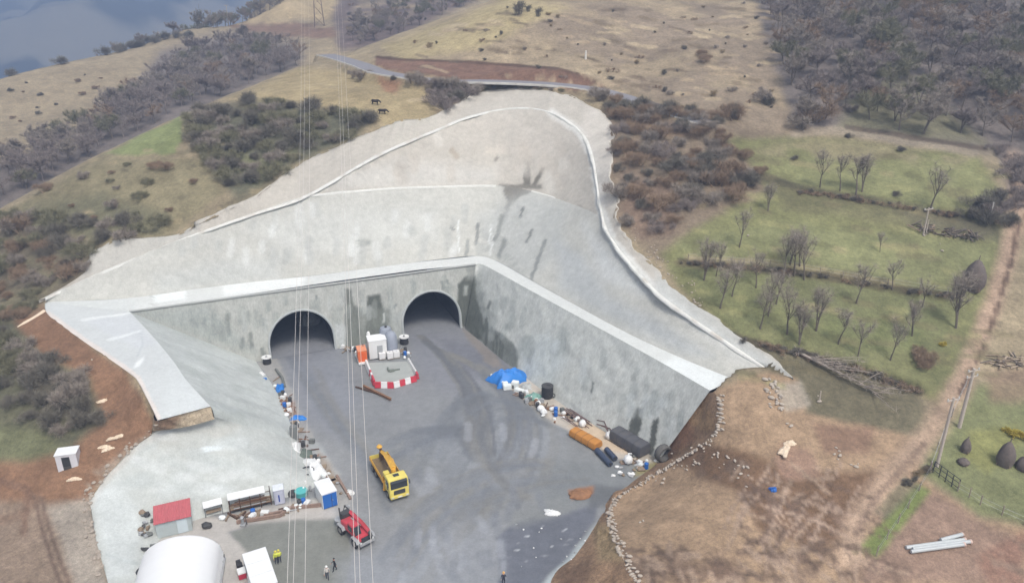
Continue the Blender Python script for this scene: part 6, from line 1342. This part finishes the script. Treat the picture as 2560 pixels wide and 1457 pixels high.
for k in range(46):      # loose stones along the outer rim of the concrete on the right
    t_ = random.random(); L_ = [(1560, 560), (1600, 610), (1660, 670), (1715, 720), (1745, 770)]; f_ = t_ * 4; i = min(int(f_), 3); f_ -= i
    p = hit(L_[i][0] + (L_[i + 1][0] - L_[i][0]) * f_ + random.uniform(-8, 30), L_[i][1] + (L_[i + 1][1] - L_[i][1]) * f_ + random.uniform(-10, 10))
    o = bpy.data.objects.new('stone', random.choice(SK)); COL.objects.link(o); o.location = p; o.rotation_euler = (0, 0, random.uniform(0, 6)); s_ = random.uniform(.2, .5); o.scale = (s_, s_, s_)
    tag(o, 'small pale stone along the outer right rim of the concrete slope', 'stone', 'stones along the right rim')
for k in range(24):
    p = hit(1912 + random.uniform(-4, 30) + k * .8, 950 + k * 3.2 + random.uniform(-6, 6)); o = bpy.data.objects.new('stone', random.choice(SK)); COL.objects.link(o); o.location = p; o.rotation_euler = (0, 0, random.uniform(0, 6)); s_ = random.uniform(.4, .9); o.scale = (s_, s_, s_)
    tag(o, 'pale lump in the spill at the lower end of the concrete rim', 'stone', 'lumps at the rim end')
for k, (px, py) in enumerate([(2090, 1120), (2098, 1128), (2086, 1136), (2100, 1140), (2094, 1148), (2128, 1162), (2145, 1160), (2140, 1168), (2330, 568), (2350, 610), (2355, 628), (2310, 590), (1600, 1306), (1608, 1302), (2045, 990), (2048, 1005), (1968, 1060), (1978, 1066), (1690, 480), (110, 700), (130, 697), (70, 690), (230, 900), (1870, 590)]):
    p = hit(px, py)
    if p is None: continue
    o = bpy.data.objects.new('stone', random.choice(SK)); COL.objects.link(o); o.location = p; o.rotation_euler = (0, 0, random.uniform(0, 6)); s_ = random.uniform(.3, .7); o.scale = (s_, s_, s_)
    tag(o, 'lone pale stone lying on open ground away from the concrete', 'stone', 'lone stones')
def rag(px, py, d, m_, label, cat, name, seed, rz=0.):
    p = hit(px, py); o = drape(px, py, d, m_, label, cat, name, seed, rz); o.location = p; return o
CRM = mat('cream_sheet', S(236, 216, 190), .8, 0, .06, 2, bump=.4)
rag(1962, 1125, (1.0, 2.4, .5), CRM, 'crumpled cream sheet lying on the brown dirt', 'sheet', 'plastic_sheet', 111, R(-35)); rag(1975, 1108, (1.4, .7, .4), CRM, 'smaller cream scrap touching the crumpled cream sheet', 'scrap', 'plastic_sheet', 112, R(20))
rag(1933, 1224, (.8, .6, .4), BLUE, 'small blue scrap on the dark soil', 'scrap', 'plastic_sheet', 113)
for px, py, lab in [(272, 1122, 'pale scrap left of the pair on the brown earth slope'), (285, 1095, 'pale scrap highest on the brown earth slope'), (300, 1090, 'pale scrap right of the pair on the brown earth slope'), (262, 1117, 'pale folded scrap nearest to the white cabin'), (258, 1002, 'pale scrap alone below the left pad'), (186, 1197, 'pale plank below the white cabin')]:
    rag(px, py, (1.5, .45, .25), CRM, lab, 'scrap', 'pale_scrap', int(px), R(random.uniform(10, 40)))
# broken pale trickles of mortar on the brown slope
o = MB().tube([hit(112, 778) + Vector((0, 0, .05)), hit(85, 795) + Vector((0, 0, .05)), hit(62, 808) + Vector((0, 0, .05)), hit(44, 818) + Vector((0, 0, .05))], [.3, .22, .25, .1], 6).build('mortar_spill', CRM, None); tag(o, 'pale spill of mortar running down from the left tip of the concrete', 'spill')
# ------------------------------------------------------------------ tubes on the dirt at the lower right
for k, (a, b, lab) in enumerate([((2264, 1372), (2410, 1352), 'uppermost of the grey tubes lying together on the dirt'), ((2280, 1376), (2424, 1358), 'second of the grey tubes lying together on the dirt'), ((2276, 1384), (2408, 1366), 'third of the grey tubes lying together on the dirt, lowest one'), ((2350, 1356), (2404, 1342), 'short grey tube lying across the far side of the tube pile')]):
    A_, B_ = hit(*a), hit(*b); A_.z += .22 + .05 * k; B_.z += .22 + .05 * k; t = empty('tube', A_, 0, lab, 'tube'); MB().tube([(0, 0, 0), B_ - A_], .2, 10).build('tube', mat('pale_grey_tube', S(196, 200, 200), .5, 0, .08, 2), t); MB().tube([(B_ - A_) * .99, (B_ - A_) * 1.02], .23, 10).build('socket', mat('pinkish_socket', S(214, 186, 172), .6), t)
# ------------------------------------------------------------------ meadow things
HAY = mat('old_hay', S(112, 102, 96), .95, 0, .25, 2.5, bump=.8); 
def hay(px, py, h, w, label):
    p = hit(px, py); t = empty('haystack', p, 0, label, 'haystack'); rs = random.Random(int(px))
    pr_ = [(w * .36, -.2), (w * .5, h * .22), (w * .48, h * .45), (w * .33, h * .75), (w * .14, h * .95), (.06, h)]
    mb = MB().lathe(pr_, (0, 0, 0), 18); mb.v = [(x * (1 + rs.uniform(-.1, .1)), y * (1 + rs.uniform(-.1, .1)), z) for x, y, z in mb.v]; mb.build('stack', HAY, t)
    MB().tube([(0, 0, h * .8), (.05, 0, h * 1.15)], .06, 5).build('pole', BARK, t)
    for k in range(4): MB().tube([(w * .5 * math.cos(k * 1.6), w * .5 * math.sin(k * 1.6), 0), (.1 * math.cos(k * 1.6), .1 * math.sin(k * 1.6), h * .92)], .05, 4).build('prop', WOODM, t)
hay(2430, 722, 4.6, 3.2, 'tall dark haystack with props beside the dirt track'); hay(2510, 1160, 3.0, 1.9, 'dark haycock with a narrow top in the garden at right'); hay(2556, 1172, 1.7, 1.6, 'low dark haycock cut by the right edge of the view'); hay(2412, 1128, 1.8, 1.1, 'small dark haycock on the grass near the gate'); hay(2408, 1158, .7, 1.3, 'flat dark heap below the small haycock near the gate')
for k in range(70):
    f_ = random.random(); p = hit(2285 + 170 * f_ + random.uniform(-6, 6), 572 + 26 * f_ + random.uniform(-9, 10)); 
    a_ = random.uniform(0, 6.28); L_ = random.uniform(1.0, 2.4); o = MB().tube([(-L_ / 2 * math.cos(a_), -L_ / 2 * math.sin(a_), .15), (L_ / 2 * math.cos(a_), L_ / 2 * math.sin(a_), random.uniform(.2, .9))], random.uniform(.06, .14), 5).build('branch', [BARKD, BARKD, BARK, WOODM][k % 4], None, loc=p); tag(o, 'cut branch in the long dark wood pile by the two poles', 'branch', 'branches of the dark wood pile')
for k in range(34):
    p = hit(2500 + random.uniform(-40, 60), 905 + random.uniform(-16, 14)); a_ = random.uniform(0, 6.28); L_ = random.uniform(1.2, 2.6)
    o = MB().tube([(-L_ / 2 * math.cos(a_), -L_ / 2 * math.sin(a_), .12), (L_ / 2 * math.cos(a_), L_ / 2 * math.sin(a_), random.uniform(.2, .6))], random.uniform(.05, .1), 5).build('branch', [WOODM, mat('pale_wood', S(190, 172, 150), .9, 0, .15, 3), BARK][k % 3], None, loc=p); tag(o, 'pale cut branch in the pile right of the dirt track', 'branch', 'branches right of the track')
# fallen tree
A_, B_ = hit(1995, 885), hit(2225, 1015)
t = empty('fallen_tree', A_, 0, 'fallen bare tree lying below the end of the concrete rim', 'tree'); D_ = B_ - A_
tr = MB(); tr.tube([Vector((0, 0, .3)), D_ * .3 + Vector((0, 0, .5)), D_ * .65 + Vector((.3, .3, .6)), D_ * .95 + Vector((0, .4, .5))], [.2, .16, .11, .04], 7); tw_ = MB(); rs = random.Random(4)
for k in range(24):
    s_ = D_ * rs.uniform(.1, .9) + Vector((0, 0, .45)); dd = Vector((D_.x * .25 + rs.gauss(0, 1.6), D_.y * .25 + rs.gauss(0, 1.6), rs.uniform(.0, 1.0))); tr.tube([s_, s_ + dd * .6 + Vector((0, 0, .1)), s_ + dd], [.07, .045, .02], 4, False); twigs(tw_, s_ + dd * .2, dd, 26, .9, .04, 0, rs)
for k in range(10): s_ = Vector((0, 0, .3)); tr.tube([s_, s_ + Vector((rs.gauss(-.3, .6), rs.gauss(0, .7), rs.uniform(-.2, .9)))], [.1, .03], 4, False)
tr.build('trunk', mat('pale_bark', S(168, 156, 144), .9, 0, .2, 2), t); tw_.build('crown', TW[0], t, smooth=False)
for k in range(5): 
    p = hit(2000 + k * 14, 880 + k * 6); inst(BUSH[4], 'bush', p, .5, 'dark brush heap around the root of the fallen tree', 'bush', 'brush by the fallen tree', .6)
# poles
def pole(px, py, h, r_, label, m_, arms=0, lattice=False):
    p = hit(px, py); t = empty('utility_pole', p, R(20), label, 'pole')
    MB().tube([(0, 0, -.5), (0, 0, h * .5), (0, 0, h)], [r_, r_ * .85, r_ * .65], 8).build('post', m_, t)
    for k in range(arms):
        a_ = MB().box((0, 0, h - .3 - k * .8), (1.8, .12, .12)).build('crossarm', m_, t)
        for x in (-.8, 0, .8): MB().lathe([(.06, 0), (.08, .1), (.05, .22)], (x, 0, h - .24 - k * .8), 8).build('insulator', LAMP, a_)
    return t
PCON = mat('pole_concrete', S(196, 184, 172), .85, 0, .1, 2); PWD = mat('pole_wood', S(158, 146, 132), .9, 0, .2, 2)
pole(2342, 1166, 9.0, .2, 'tall pale pole standing by the gate at the side of the dirt track', PCON, 1)
pole(2398, 1068, 8.0, .24, 'stout pale pole with crossarms standing beside the dirt track above the gate', PCON, 2)
pole(2308, 588, 4.6, .14, 'slender pale pole at the left end of the dark wood pile', PCON, 1); pole(2314, 588, 2.6, .1, 'short thin post touching the slender pole at the dark wood pile', PCON); pole(2474, 550, 3.0, .1, 'short white post beside the dirt track near the wood pile', mat('white_post', S(226, 222, 214), .8)); pole(572, 60, 9, .16, 'thin pale pole standing on the skyline of the far left ridge', PCON, 1)
pole(1464, 148, 1.9, .28, 'small white marker post on the grassy hill above the road', mat('white_post', S(226, 222, 214), .8))
pole(2048, 1005, 1.6, .09, 'short pale stake on the dirt below the fallen tree', PCON)
p = hit(498, 66); inst(SHRUB[0], 'conifer', Vector((p.x, p.y, p.z - .3)), 4.2, 'tall narrow dark tree on the skyline of the far left ridge', 'tree', None, 2.4)
# gate and fence
A_, B_ = hit(2332, 1180), hit(2394, 1226); L_ = Vector((B_.x - A_.x, B_.y - A_.y, 0)).length
t = empty('gate', A_, heading(A_, B_), 'dark metal field gate at the corner of the garden', 'gate'); dz = (B_.z - A_.z)
for x in np.linspace(0, L_, 5): MB().tube([(x, 0, dz * x / L_ - .2), (x, 0, dz * x / L_ + 1.5)], .06, 5).build('post', DGR, t)
for z in (.35, .95, 1.45): MB().tube([(0, 0, z), (L_, 0, z + dz)], .045, 5).build('rail', DGR, t)
def fence(line, label, step=2.2, h=1.3):
    P = []
    for a, b in zip(line, line[1:]):
        A_, B_ = hit(*a), hit(*b); n = max(2, int((B_ - A_).length / step)); P += [A_.lerp(B_, i / n) for i in range(n)]
    P.append(hit(*line[-1])); 
    for p in P: p.z = ground(p.x, p.y)
    t = empty('fence', P[0], 0, label, 'fence')
    for p in P: q = p - P[0]; MB().tube([q + Vector((0, 0, -.2)), q + Vector((random.uniform(-.06, .06), 0, h))], .06, 5).build('post', PWD, t)
    w_ = MB()
    for z in (.5, 1.0): w_.tube([p - P[0] + Vector((0, 0, z)) for p in P], .015, 3)
    w_.build('wire', LGR, t)
fence([(2394, 1228), (2450, 1262), (2560, 1312)], 'thin post and wire fence from the gate to the right edge'); fence([(2325, 1180), (2270, 1270), (2190, 1390)], 'post and wire fence along the green strip by the dirt track', 2.6); fence([(2325, 1175), (2360, 1080), (2415, 965)], 'post and wire fence between the dirt track and the garden', 2.8)
fence([(1720, 650), (1860, 662), (2050, 684), (2220, 712), (2380, 738)], 'thin old fence on the middle terrace step', 3.2, 1.0)
for k in range(10):
    p = hit(2262 + k * 7 + random.uniform(-5, 5), 1215 - k * 5 + random.uniform(-8, 8)); inst(SHRUB[random.choice((0, 3))], 'shrub', p, random.uniform(.5, .9), 'dark weed clump along the green strip by the track', 'shrub', 'weeds by the green strip')
# cattle on the spur
def cow(px, py, rz, label):
    p = hit(px, py); t = bpy.data.meshes.new('cow'); 
    mb = MB()
    mb.tube([(-1.0, 0, 1.05), (-.8, 0, 1.1), (-.3, 0, 1.02), (.3, 0, 1.0), (.75, 0, 1.08), (1.0, 0, 1.15), (1.35, 0, 1.0), (1.6, 0, .72), (1.78, 0, .55)], [.2, .33, .38, .40, .38, .28, .19, .17, .1], 10)
    for x, y in ((-.75, .2), (-.75, -.2), (.68, .18), (.68, -.18)):
        b_ = .1 if x < 0 else -.05
        mb.tube([(x, y, .95), (x + b_ * .6, y, .6), (x - b_ * .8, y, .38), (x - b_ * .6, y, .05), (x - b_ * .4, y, 0)], [.17, .1, .065, .055, .07], 7)
    mb.tube([(-1.15, 0, 1.2), (-1.25, 0, .9), (-1.25, 0, .5)], [.04, .03, .05], 5)
    for s in (1, -1): mb.tube([(1.45, s * .1, .95), (1.4, s * .3, .98)], [.05, .02], 5).tube([(1.5, s * .1, 1.0), (1.5, s * .2, 1.15)], [.03, .01], 4)
    o = mb.build('cow', mat('dark_hide', S(58, 48, 44), .8, 0, .2, 3), None, loc=p, rz=rz); tag(o, label, 'cow'); o.scale = (.78, .78, .78)
cow(938, 262, R(-15), 'dark cow grazing on the tan spur, the upper one of the two'); cow(956, 286, R(-5), 'dark cow grazing on the tan spur, the lower one of the two')
# ------------------------------------------------------------------ pylon and power lines
PY = mat('pylon_steel', S(140, 122, 116), .7, .3, .15, 2); p = hit(799, 66)
if p is None: p = atY(799, 66, 290)
t = empty('pylon', p, R(12), 'rusty lattice power pylon standing on the far hill at the top edge', 'pylon')
Hh = 30.; 
def hw(z): return 1.7 * (1 - z / Hh) + .35
lv = [0, 4, 8, 11.5, 15, 18, 21, 24, 27, 30]
for sx_ in (-1, 1):
    for sy_ in (-1, 1): MB().tube([(sx_ * hw(z), sy_ * hw(z), z - .5) for z in lv], .13, 4).build('leg', PY, t)
br2 = MB()
for a, b in zip(lv, lv[1:]):
    for (x1, y1), (x2, y2) in (((-1, -1), (1, -1)), ((1, -1), (1, 1)), ((1, 1), (-1, 1)), ((-1, 1), (-1, -1))):
        br2.tube([(x1 * hw(a), y1 * hw(a), a), (x2 * hw(b), y2 * hw(b), b)], .06, 3).tube([(x2 * hw(a), y2 * hw(a), a), (x1 * hw(b), y1 * hw(b), b)], .06, 3)
br2.build('bracing', PY, t)
for z, w in ((18, 5), (22, 6.5), (26, 5)): MB().tube([(-w, 0, z), (0, 0, z + .9), (w, 0, z)], .09, 4).tube([(-w, 0, z), (w, 0, z)], .09, 4).build('crossarm', PY, t)
WIRE = mat('wire_aluminium', S(212, 206, 200), .5, .0, .05, 1)
def cable(px0, px1, Y0, Y1, z0, z1, label, sag=5.):
    # a real line between two supports: one on the far hill, one behind and below the viewer
    def X_(px, Y, z): return (px - 1280) / F * (Y * CP + (CAM_H - z) * SP)
    A_ = Vector((X_(px0, Y0, z0), Y0, z0)); B_ = Vector((X_(px1, Y1, z1), Y1, z1)); B_ = B_ + (B_ - A_) * .25
    P = [A_.lerp(B_, i / 40) - Vector((0, 0, sag * 4 * (i / 40) * (1 - i / 40))) for i in range(41)]
    o = MB().tube(P, .017, 5).build('power_line', WIRE, None); tag(o, label, 'power line')
arm = lambda x: p.x + x
for px0, px1, lab in [(752, 690, 'leftmost wire of the left group of three thin power lines'), (760, 706, 'middle wire of the left group of three thin power lines'), (769, 738, 'right wire of the left group of three thin power lines')]:
    cable(px0, px1, 286, 30, 66, 34, lab, 7)
for px0, px1, lab in [(832, 871, 'leftmost wire of the right group of three thin power lines'), (838, 884, 'middle wire of the right group of three thin power lines'), (846, 918, 'right wire of the right group of three thin power lines')]:
    cable(px0, px1, 286, 30, 68, 36, lab, 7)

# more loose stores: along the side wall, along the left edge and on the island between the tunnels
def loose(n, spots, where, grp):
    for k in range(n):
        px, py = spots(); p = g0(px, py); q = k % 6
        if q == 0: o = MB().blob((0, 0, .25), (random.uniform(.5, .9), random.uniform(.4, .8), random.uniform(.5, .8)), 10, 7, .12, 900 + k, .3).build('bag', random.choice([CLW, STY]), None, loc=p); tag(o, 'white bag among the loose stores ' + where, 'bag', 'bags ' + grp)
        elif q == 1: o = MB().box((0, 0, .07), (random.uniform(1.2, 2.6), .22, .08)).build('plank', random.choice([WOODM, REDW]), None, .01, loc=p, rz=random.uniform(0, 3.1)); tag(o, 'wooden plank among the loose stores ' + where, 'plank', 'planks ' + grp)
        elif q == 2:
            o = MB(); o.box((0, 0, .13), (1.1, 1.0, .03))
            for y in (-.45, 0, .45): o.box((0, y, .06), (1.1, .1, .1))
            o = o.build('pallet', WOODM, None, loc=p, rz=random.uniform(0, 3.1)); tag(o, 'wooden pallet lying among the loose stores ' + where, 'pallet', 'pallets ' + grp)
        elif q == 3: o = MB().lathe([(.26, 0), (.3, .05), (.28, .4), (.3, .8), (.24, .86)], (0, 0, 0), 14).build('barrel', random.choice([DGR, BLUE, RUST]), None, loc=p); tag(o, 'small upright barrel among the loose stores ' + where, 'barrel', 'barrels ' + grp)
        elif q == 4: o = MB().box((0, 0, .3), (random.uniform(.5, 1.), random.uniform(.4, .7), .6)).box((0, 0, .62), (.5, .4, .06)).build('crate', random.choice([LGR, GCLOTH, WHT]), None, .02, loc=p, rz=random.uniform(0, 3.1)); tag(o, 'box shaped crate among the loose stores ' + where, 'crate', 'crates ' + grp)
        else: o = MB().tube([(-1.1, 0, .1), (0, random.uniform(-.3, .3), .16), (1.1, 0, .1)], .08, 6).build('pipe', random.choice([RUST, LGR, BRN]), None, loc=p, rz=random.uniform(0, 3.1)); tag(o, 'short pipe among the loose stores ' + where, 'pipe', 'pipes ' + grp)
def along(pts, w):
    def f():
        t_ = random.random() * (len(pts) - 1); i = int(t_); u = t_ - i
        return pts[i][0] + (pts[i + 1][0] - pts[i][0]) * u + random.uniform(-w, w), pts[i][1] + (pts[i + 1][1] - pts[i][1]) * u + random.uniform(-w, w) * .5
    return f
loose(40, along([(1235, 930), (1300, 985), (1400, 1035), (1440, 1050)], 14), 'at the foot of the side wall', 'at the side wall'); loose(14, along([(1560, 1150), (1620, 1168)], 16), 'beyond the dark covered stack', 'beyond the dark stack')
loose(34, along([(668, 925), (705, 990), (745, 1070), (790, 1150), (850, 1235)], 13), 'along the left edge of the yard', 'at the left yard edge')
loose(20, along([(855, 872), (905, 880), (900, 900)], 10), 'beside the plant between the tunnels', 'beside the plant'); loose(12, along([(1000, 872), (1012, 885), (1020, 898)], 8), 'right of the plant between the tunnels', 'right of the plant')
loose(20, along([(560, 1300), (700, 1282), (780, 1258)], 10), 'in front of the pipe rack', 'before the pipe rack')
# ------------------------------------------------------------------ people
def person(px, py, rz, skin, top, legs, hat, label, stride=.18, armsw=.3, vest=None):
    """one skinned body: skeleton with a radius at every joint, grown and smoothed"""
    V, E, Rr = [], [], []
    def j(p, r, par=None):
        V.append(p); Rr.append(r)
        if par is not None: E.append((par, len(V) - 1))
        return len(V) - 1
    pel = j((0, 0, .95), .15); ab = j((0, 0, 1.12), .135, pel); ch = j((.01, 0, 1.32), .165, ab); nk = j((.02, 0, 1.5), .065, ch); hb = j((.035, 0, 1.6), .085, nk); hm_ = j((.04, 0, 1.68), .1, hb); ht = j((.03, 0, 1.75), .07, hm_)
    ns = j((.135, 0, 1.655), .016, hm_)
    for s in (1, -1):
        er = j((.03, s * .105, 1.66), .018, hm_)
        hip = j((0, s * .1, .9), .1, pel); kn = j((s * stride * .6 + .04, s * .11, .5), .065, hip); an = j((s * stride - .02, s * .11, .09), .045, kn); to = j((s * stride + .17, s * .12, .04), .04, an)
        sh = j((0, s * .19, 1.42), .075, ch); el = j((-s * armsw * .3 - .02, s * .26, 1.14), .048, sh); wr = j((-s * armsw * .7 + .08, s * .27, .92), .032, el); pm = j((-s * armsw * .8 + .1, s * .27, .86), .036, wr)
        for k in range(4):
            y = s * (.245 + k * .017); f1 = j((-s * armsw * .85 + .105, y, .80 + abs(k - 1.5) * .006), .010, pm); j((-s * armsw * .85 + .125, y, .765 + abs(k - 1.5) * .008), .009, f1)
        th = j((-s * armsw * .8 + .14, s * .255, .84), .011, pm); j((-s * armsw * .8 + .16, s * .25, .81), .010, th)
    me = bpy.data.meshes.new('person'); me.from_pydata(V, E, []); o = bpy.data.objects.new('person', me); COL.objects.link(o)
    md = o.modifiers.new('s', 'SKIN'); 
    for v, r in zip(me.skin_vertices[0].data, Rr): v.radius = (r, r)
    me.skin_vertices[0].data[0].use_root = True
    sb = o.modifiers.new('b', 'SUBSURF'); sb.levels = 1; sb.render_levels = 1
    bpy.context.view_layer.update(); dg = bpy.context.evaluated_depsgraph_get()
    nm = bpy.data.meshes.new_from_object(o.evaluated_get(dg)); nm.name = 'person'; o.modifiers.clear(); o.data = nm; bpy.data.meshes.remove(me)
    nm.materials.clear(); nm.materials.append(skin); nm.materials.append(top); nm.materials.append(legs); nm.materials.append(BLK)
    for p in nm.polygons:
        c = p.center; p.use_smooth = True
        p.material_index = 3 if c.z < .12 else 2 if c.z < .98 and abs(c.y) < .23 and not (c.z > .7 and abs(c.y) > .2) else (0 if c.z > 1.5 or (c.z < .95) else 1)
    o.location = g0(px, py); o.rotation_euler.z = rz; tag(o, label, 'person')
    if hat: MB().lathe([(.15, 0), (.135, .03), (.125, .07), (.09, .12), (.03, .145)], (.03, 0, 1.7), 14).build('helmet', hat, o)
    else: MB().blob((.015, 0, 1.705), (.225, .215, .19), 12, 8, .03, 3, .35).build('hair', BLK, o)
    if vest: MB().lathe([(.16, 1.02), (.185, 1.1), (.2, 1.3), (.215, 1.4), (.15, 1.49)], (0, 0, 0), 14, Matrix.Diagonal((.95, 1.12, 1, 1))).build('vest', vest, o)
    return o
SKIN_ = mat('skin', S(196, 150, 126), .6, 0, .04, 3); HV = mat('hi_vis_yellow', S(226, 232, 96), .6, 0, .05, 3); NAVY = mat('navy_cloth', S(62, 64, 76), .9, 0, .1, 4); BLKC = mat('black_cloth', S(44, 44, 48), .9, 0, .1, 4); PALC = mat('pale_cloth', S(206, 200, 192), .9, 0, .08, 4); ORH = mat('orange_helmet', S(232, 180, 104), .4, 0, .05, 3); YH = mat('yellow_helmet', S(232, 220, 90), .4, 0, .05, 3)
person(692, 1408, R(-60), SKIN_, HV, NAVY, YH, 'person in a bright yellow high visibility jacket standing on the grey slab', .06, .2, HV)
person(700, 1406, R(120), SKIN_, HV, NAVY, YH, 'second person in yellow high visibility clothing close behind the first on the grey slab', .05, .15, HV)
person(838, 1426, R(200), SKIN_, BLKC, BLKC, None, 'person dressed in black walking across the yard below the red loader', .2, .35)
person(819, 1446, R(-80), SKIN_, PALC, NAVY, mat('white_helmet', S(236, 236, 232), .4), 'person in a pale top and white helmet at the bottom edge of the yard', .14, .3)
person(1259, 1462, R(90), SKIN_, NAVY, NAVY, ORH, 'person in dark clothes and an orange helmet at the bottom edge near the wet patch', .1, .25)
HAZE, EXPO = 0.0009, 1.12
# ------------------------------------------------------------------ air, sky and sun
W = bpy.data.worlds.new('World'); SC.world = W; W.use_nodes = True
nt = W.node_tree; bg = nt.nodes['Background']
sky = nt.nodes.new('ShaderNodeTexSky'); sky.sky_type = 'NISHITA'; sky.sun_disc = False
SUN_E, SUN_R = R(58), R(150)
sky.sun_elevation = SUN_E; sky.sun_rotation = SUN_R; sky.air_density = 1.0; sky.dust_density = 4.0; sky.ozone_density = 1.0
hs = nt.nodes.new('ShaderNodeHueSaturation'); hs.inputs['Saturation'].default_value = .14     # thin even cloud whitens the sky
nt.links.new(sky.outputs[0], hs.inputs['Color']); nt.links.new(hs.outputs[0], bg.inputs['Color']); bg.inputs['Strength'].default_value = .11
sd = bpy.data.lights.new('sun', 'SUN'); sd.energy = 1.7; sd.angle = R(18); sd.color = (1, .93, .84)
so = bpy.data.objects.new('sun', sd); COL.objects.link(so)
dirv = Vector((math.sin(SUN_R) * math.cos(SUN_E), math.cos(SUN_R) * math.cos(SUN_E), math.sin(SUN_E)))
so.rotation_euler = dirv.to_track_quat('Z', 'Y').to_euler()
so.location = (0, 0, 200)

hz = bpy.data.meshes.new('haze'); bm = bmesh.new(); bmesh.ops.create_cube(bm, size=1.0)
z0, z1 = -330., 480.
bmesh.ops.transform(bm, matrix=Matrix.Translation((0, 2000, (z0 + z1) / 2)) @ Matrix.Diagonal((10000, 4600, z1 - z0, 1)), verts=bm.verts); bm.to_mesh(hz); bm.free()
hm = bpy.data.materials.new('air'); hm.use_nodes = True; n2 = hm.node_tree; n2.nodes.clear()
o2 = n2.nodes.new('ShaderNodeOutputMaterial'); vo = n2.nodes.new('ShaderNodeVolumePrincipled')
vo.inputs['Color'].default_value = (.47, .64, 1, 1); vo.inputs['Density'].default_value = HAZE; vo.inputs['Anisotropy'].default_value = .1
n2.links.new(vo.outputs[0], o2.inputs['Volume']); hz.materials.append(hm)
ho = bpy.data.objects.new('haze', hz); COL.objects.link(ho); ho['kind'] = 'stuff'
SC.view_settings.view_transform = 'Standard'; SC.view_settings.look = 'None'; SC.view_settings.gamma = 1; SC.view_settings.exposure = EXPO
SC.cycles.max_bounces = 6; SC.cycles.volume_bounces = 0
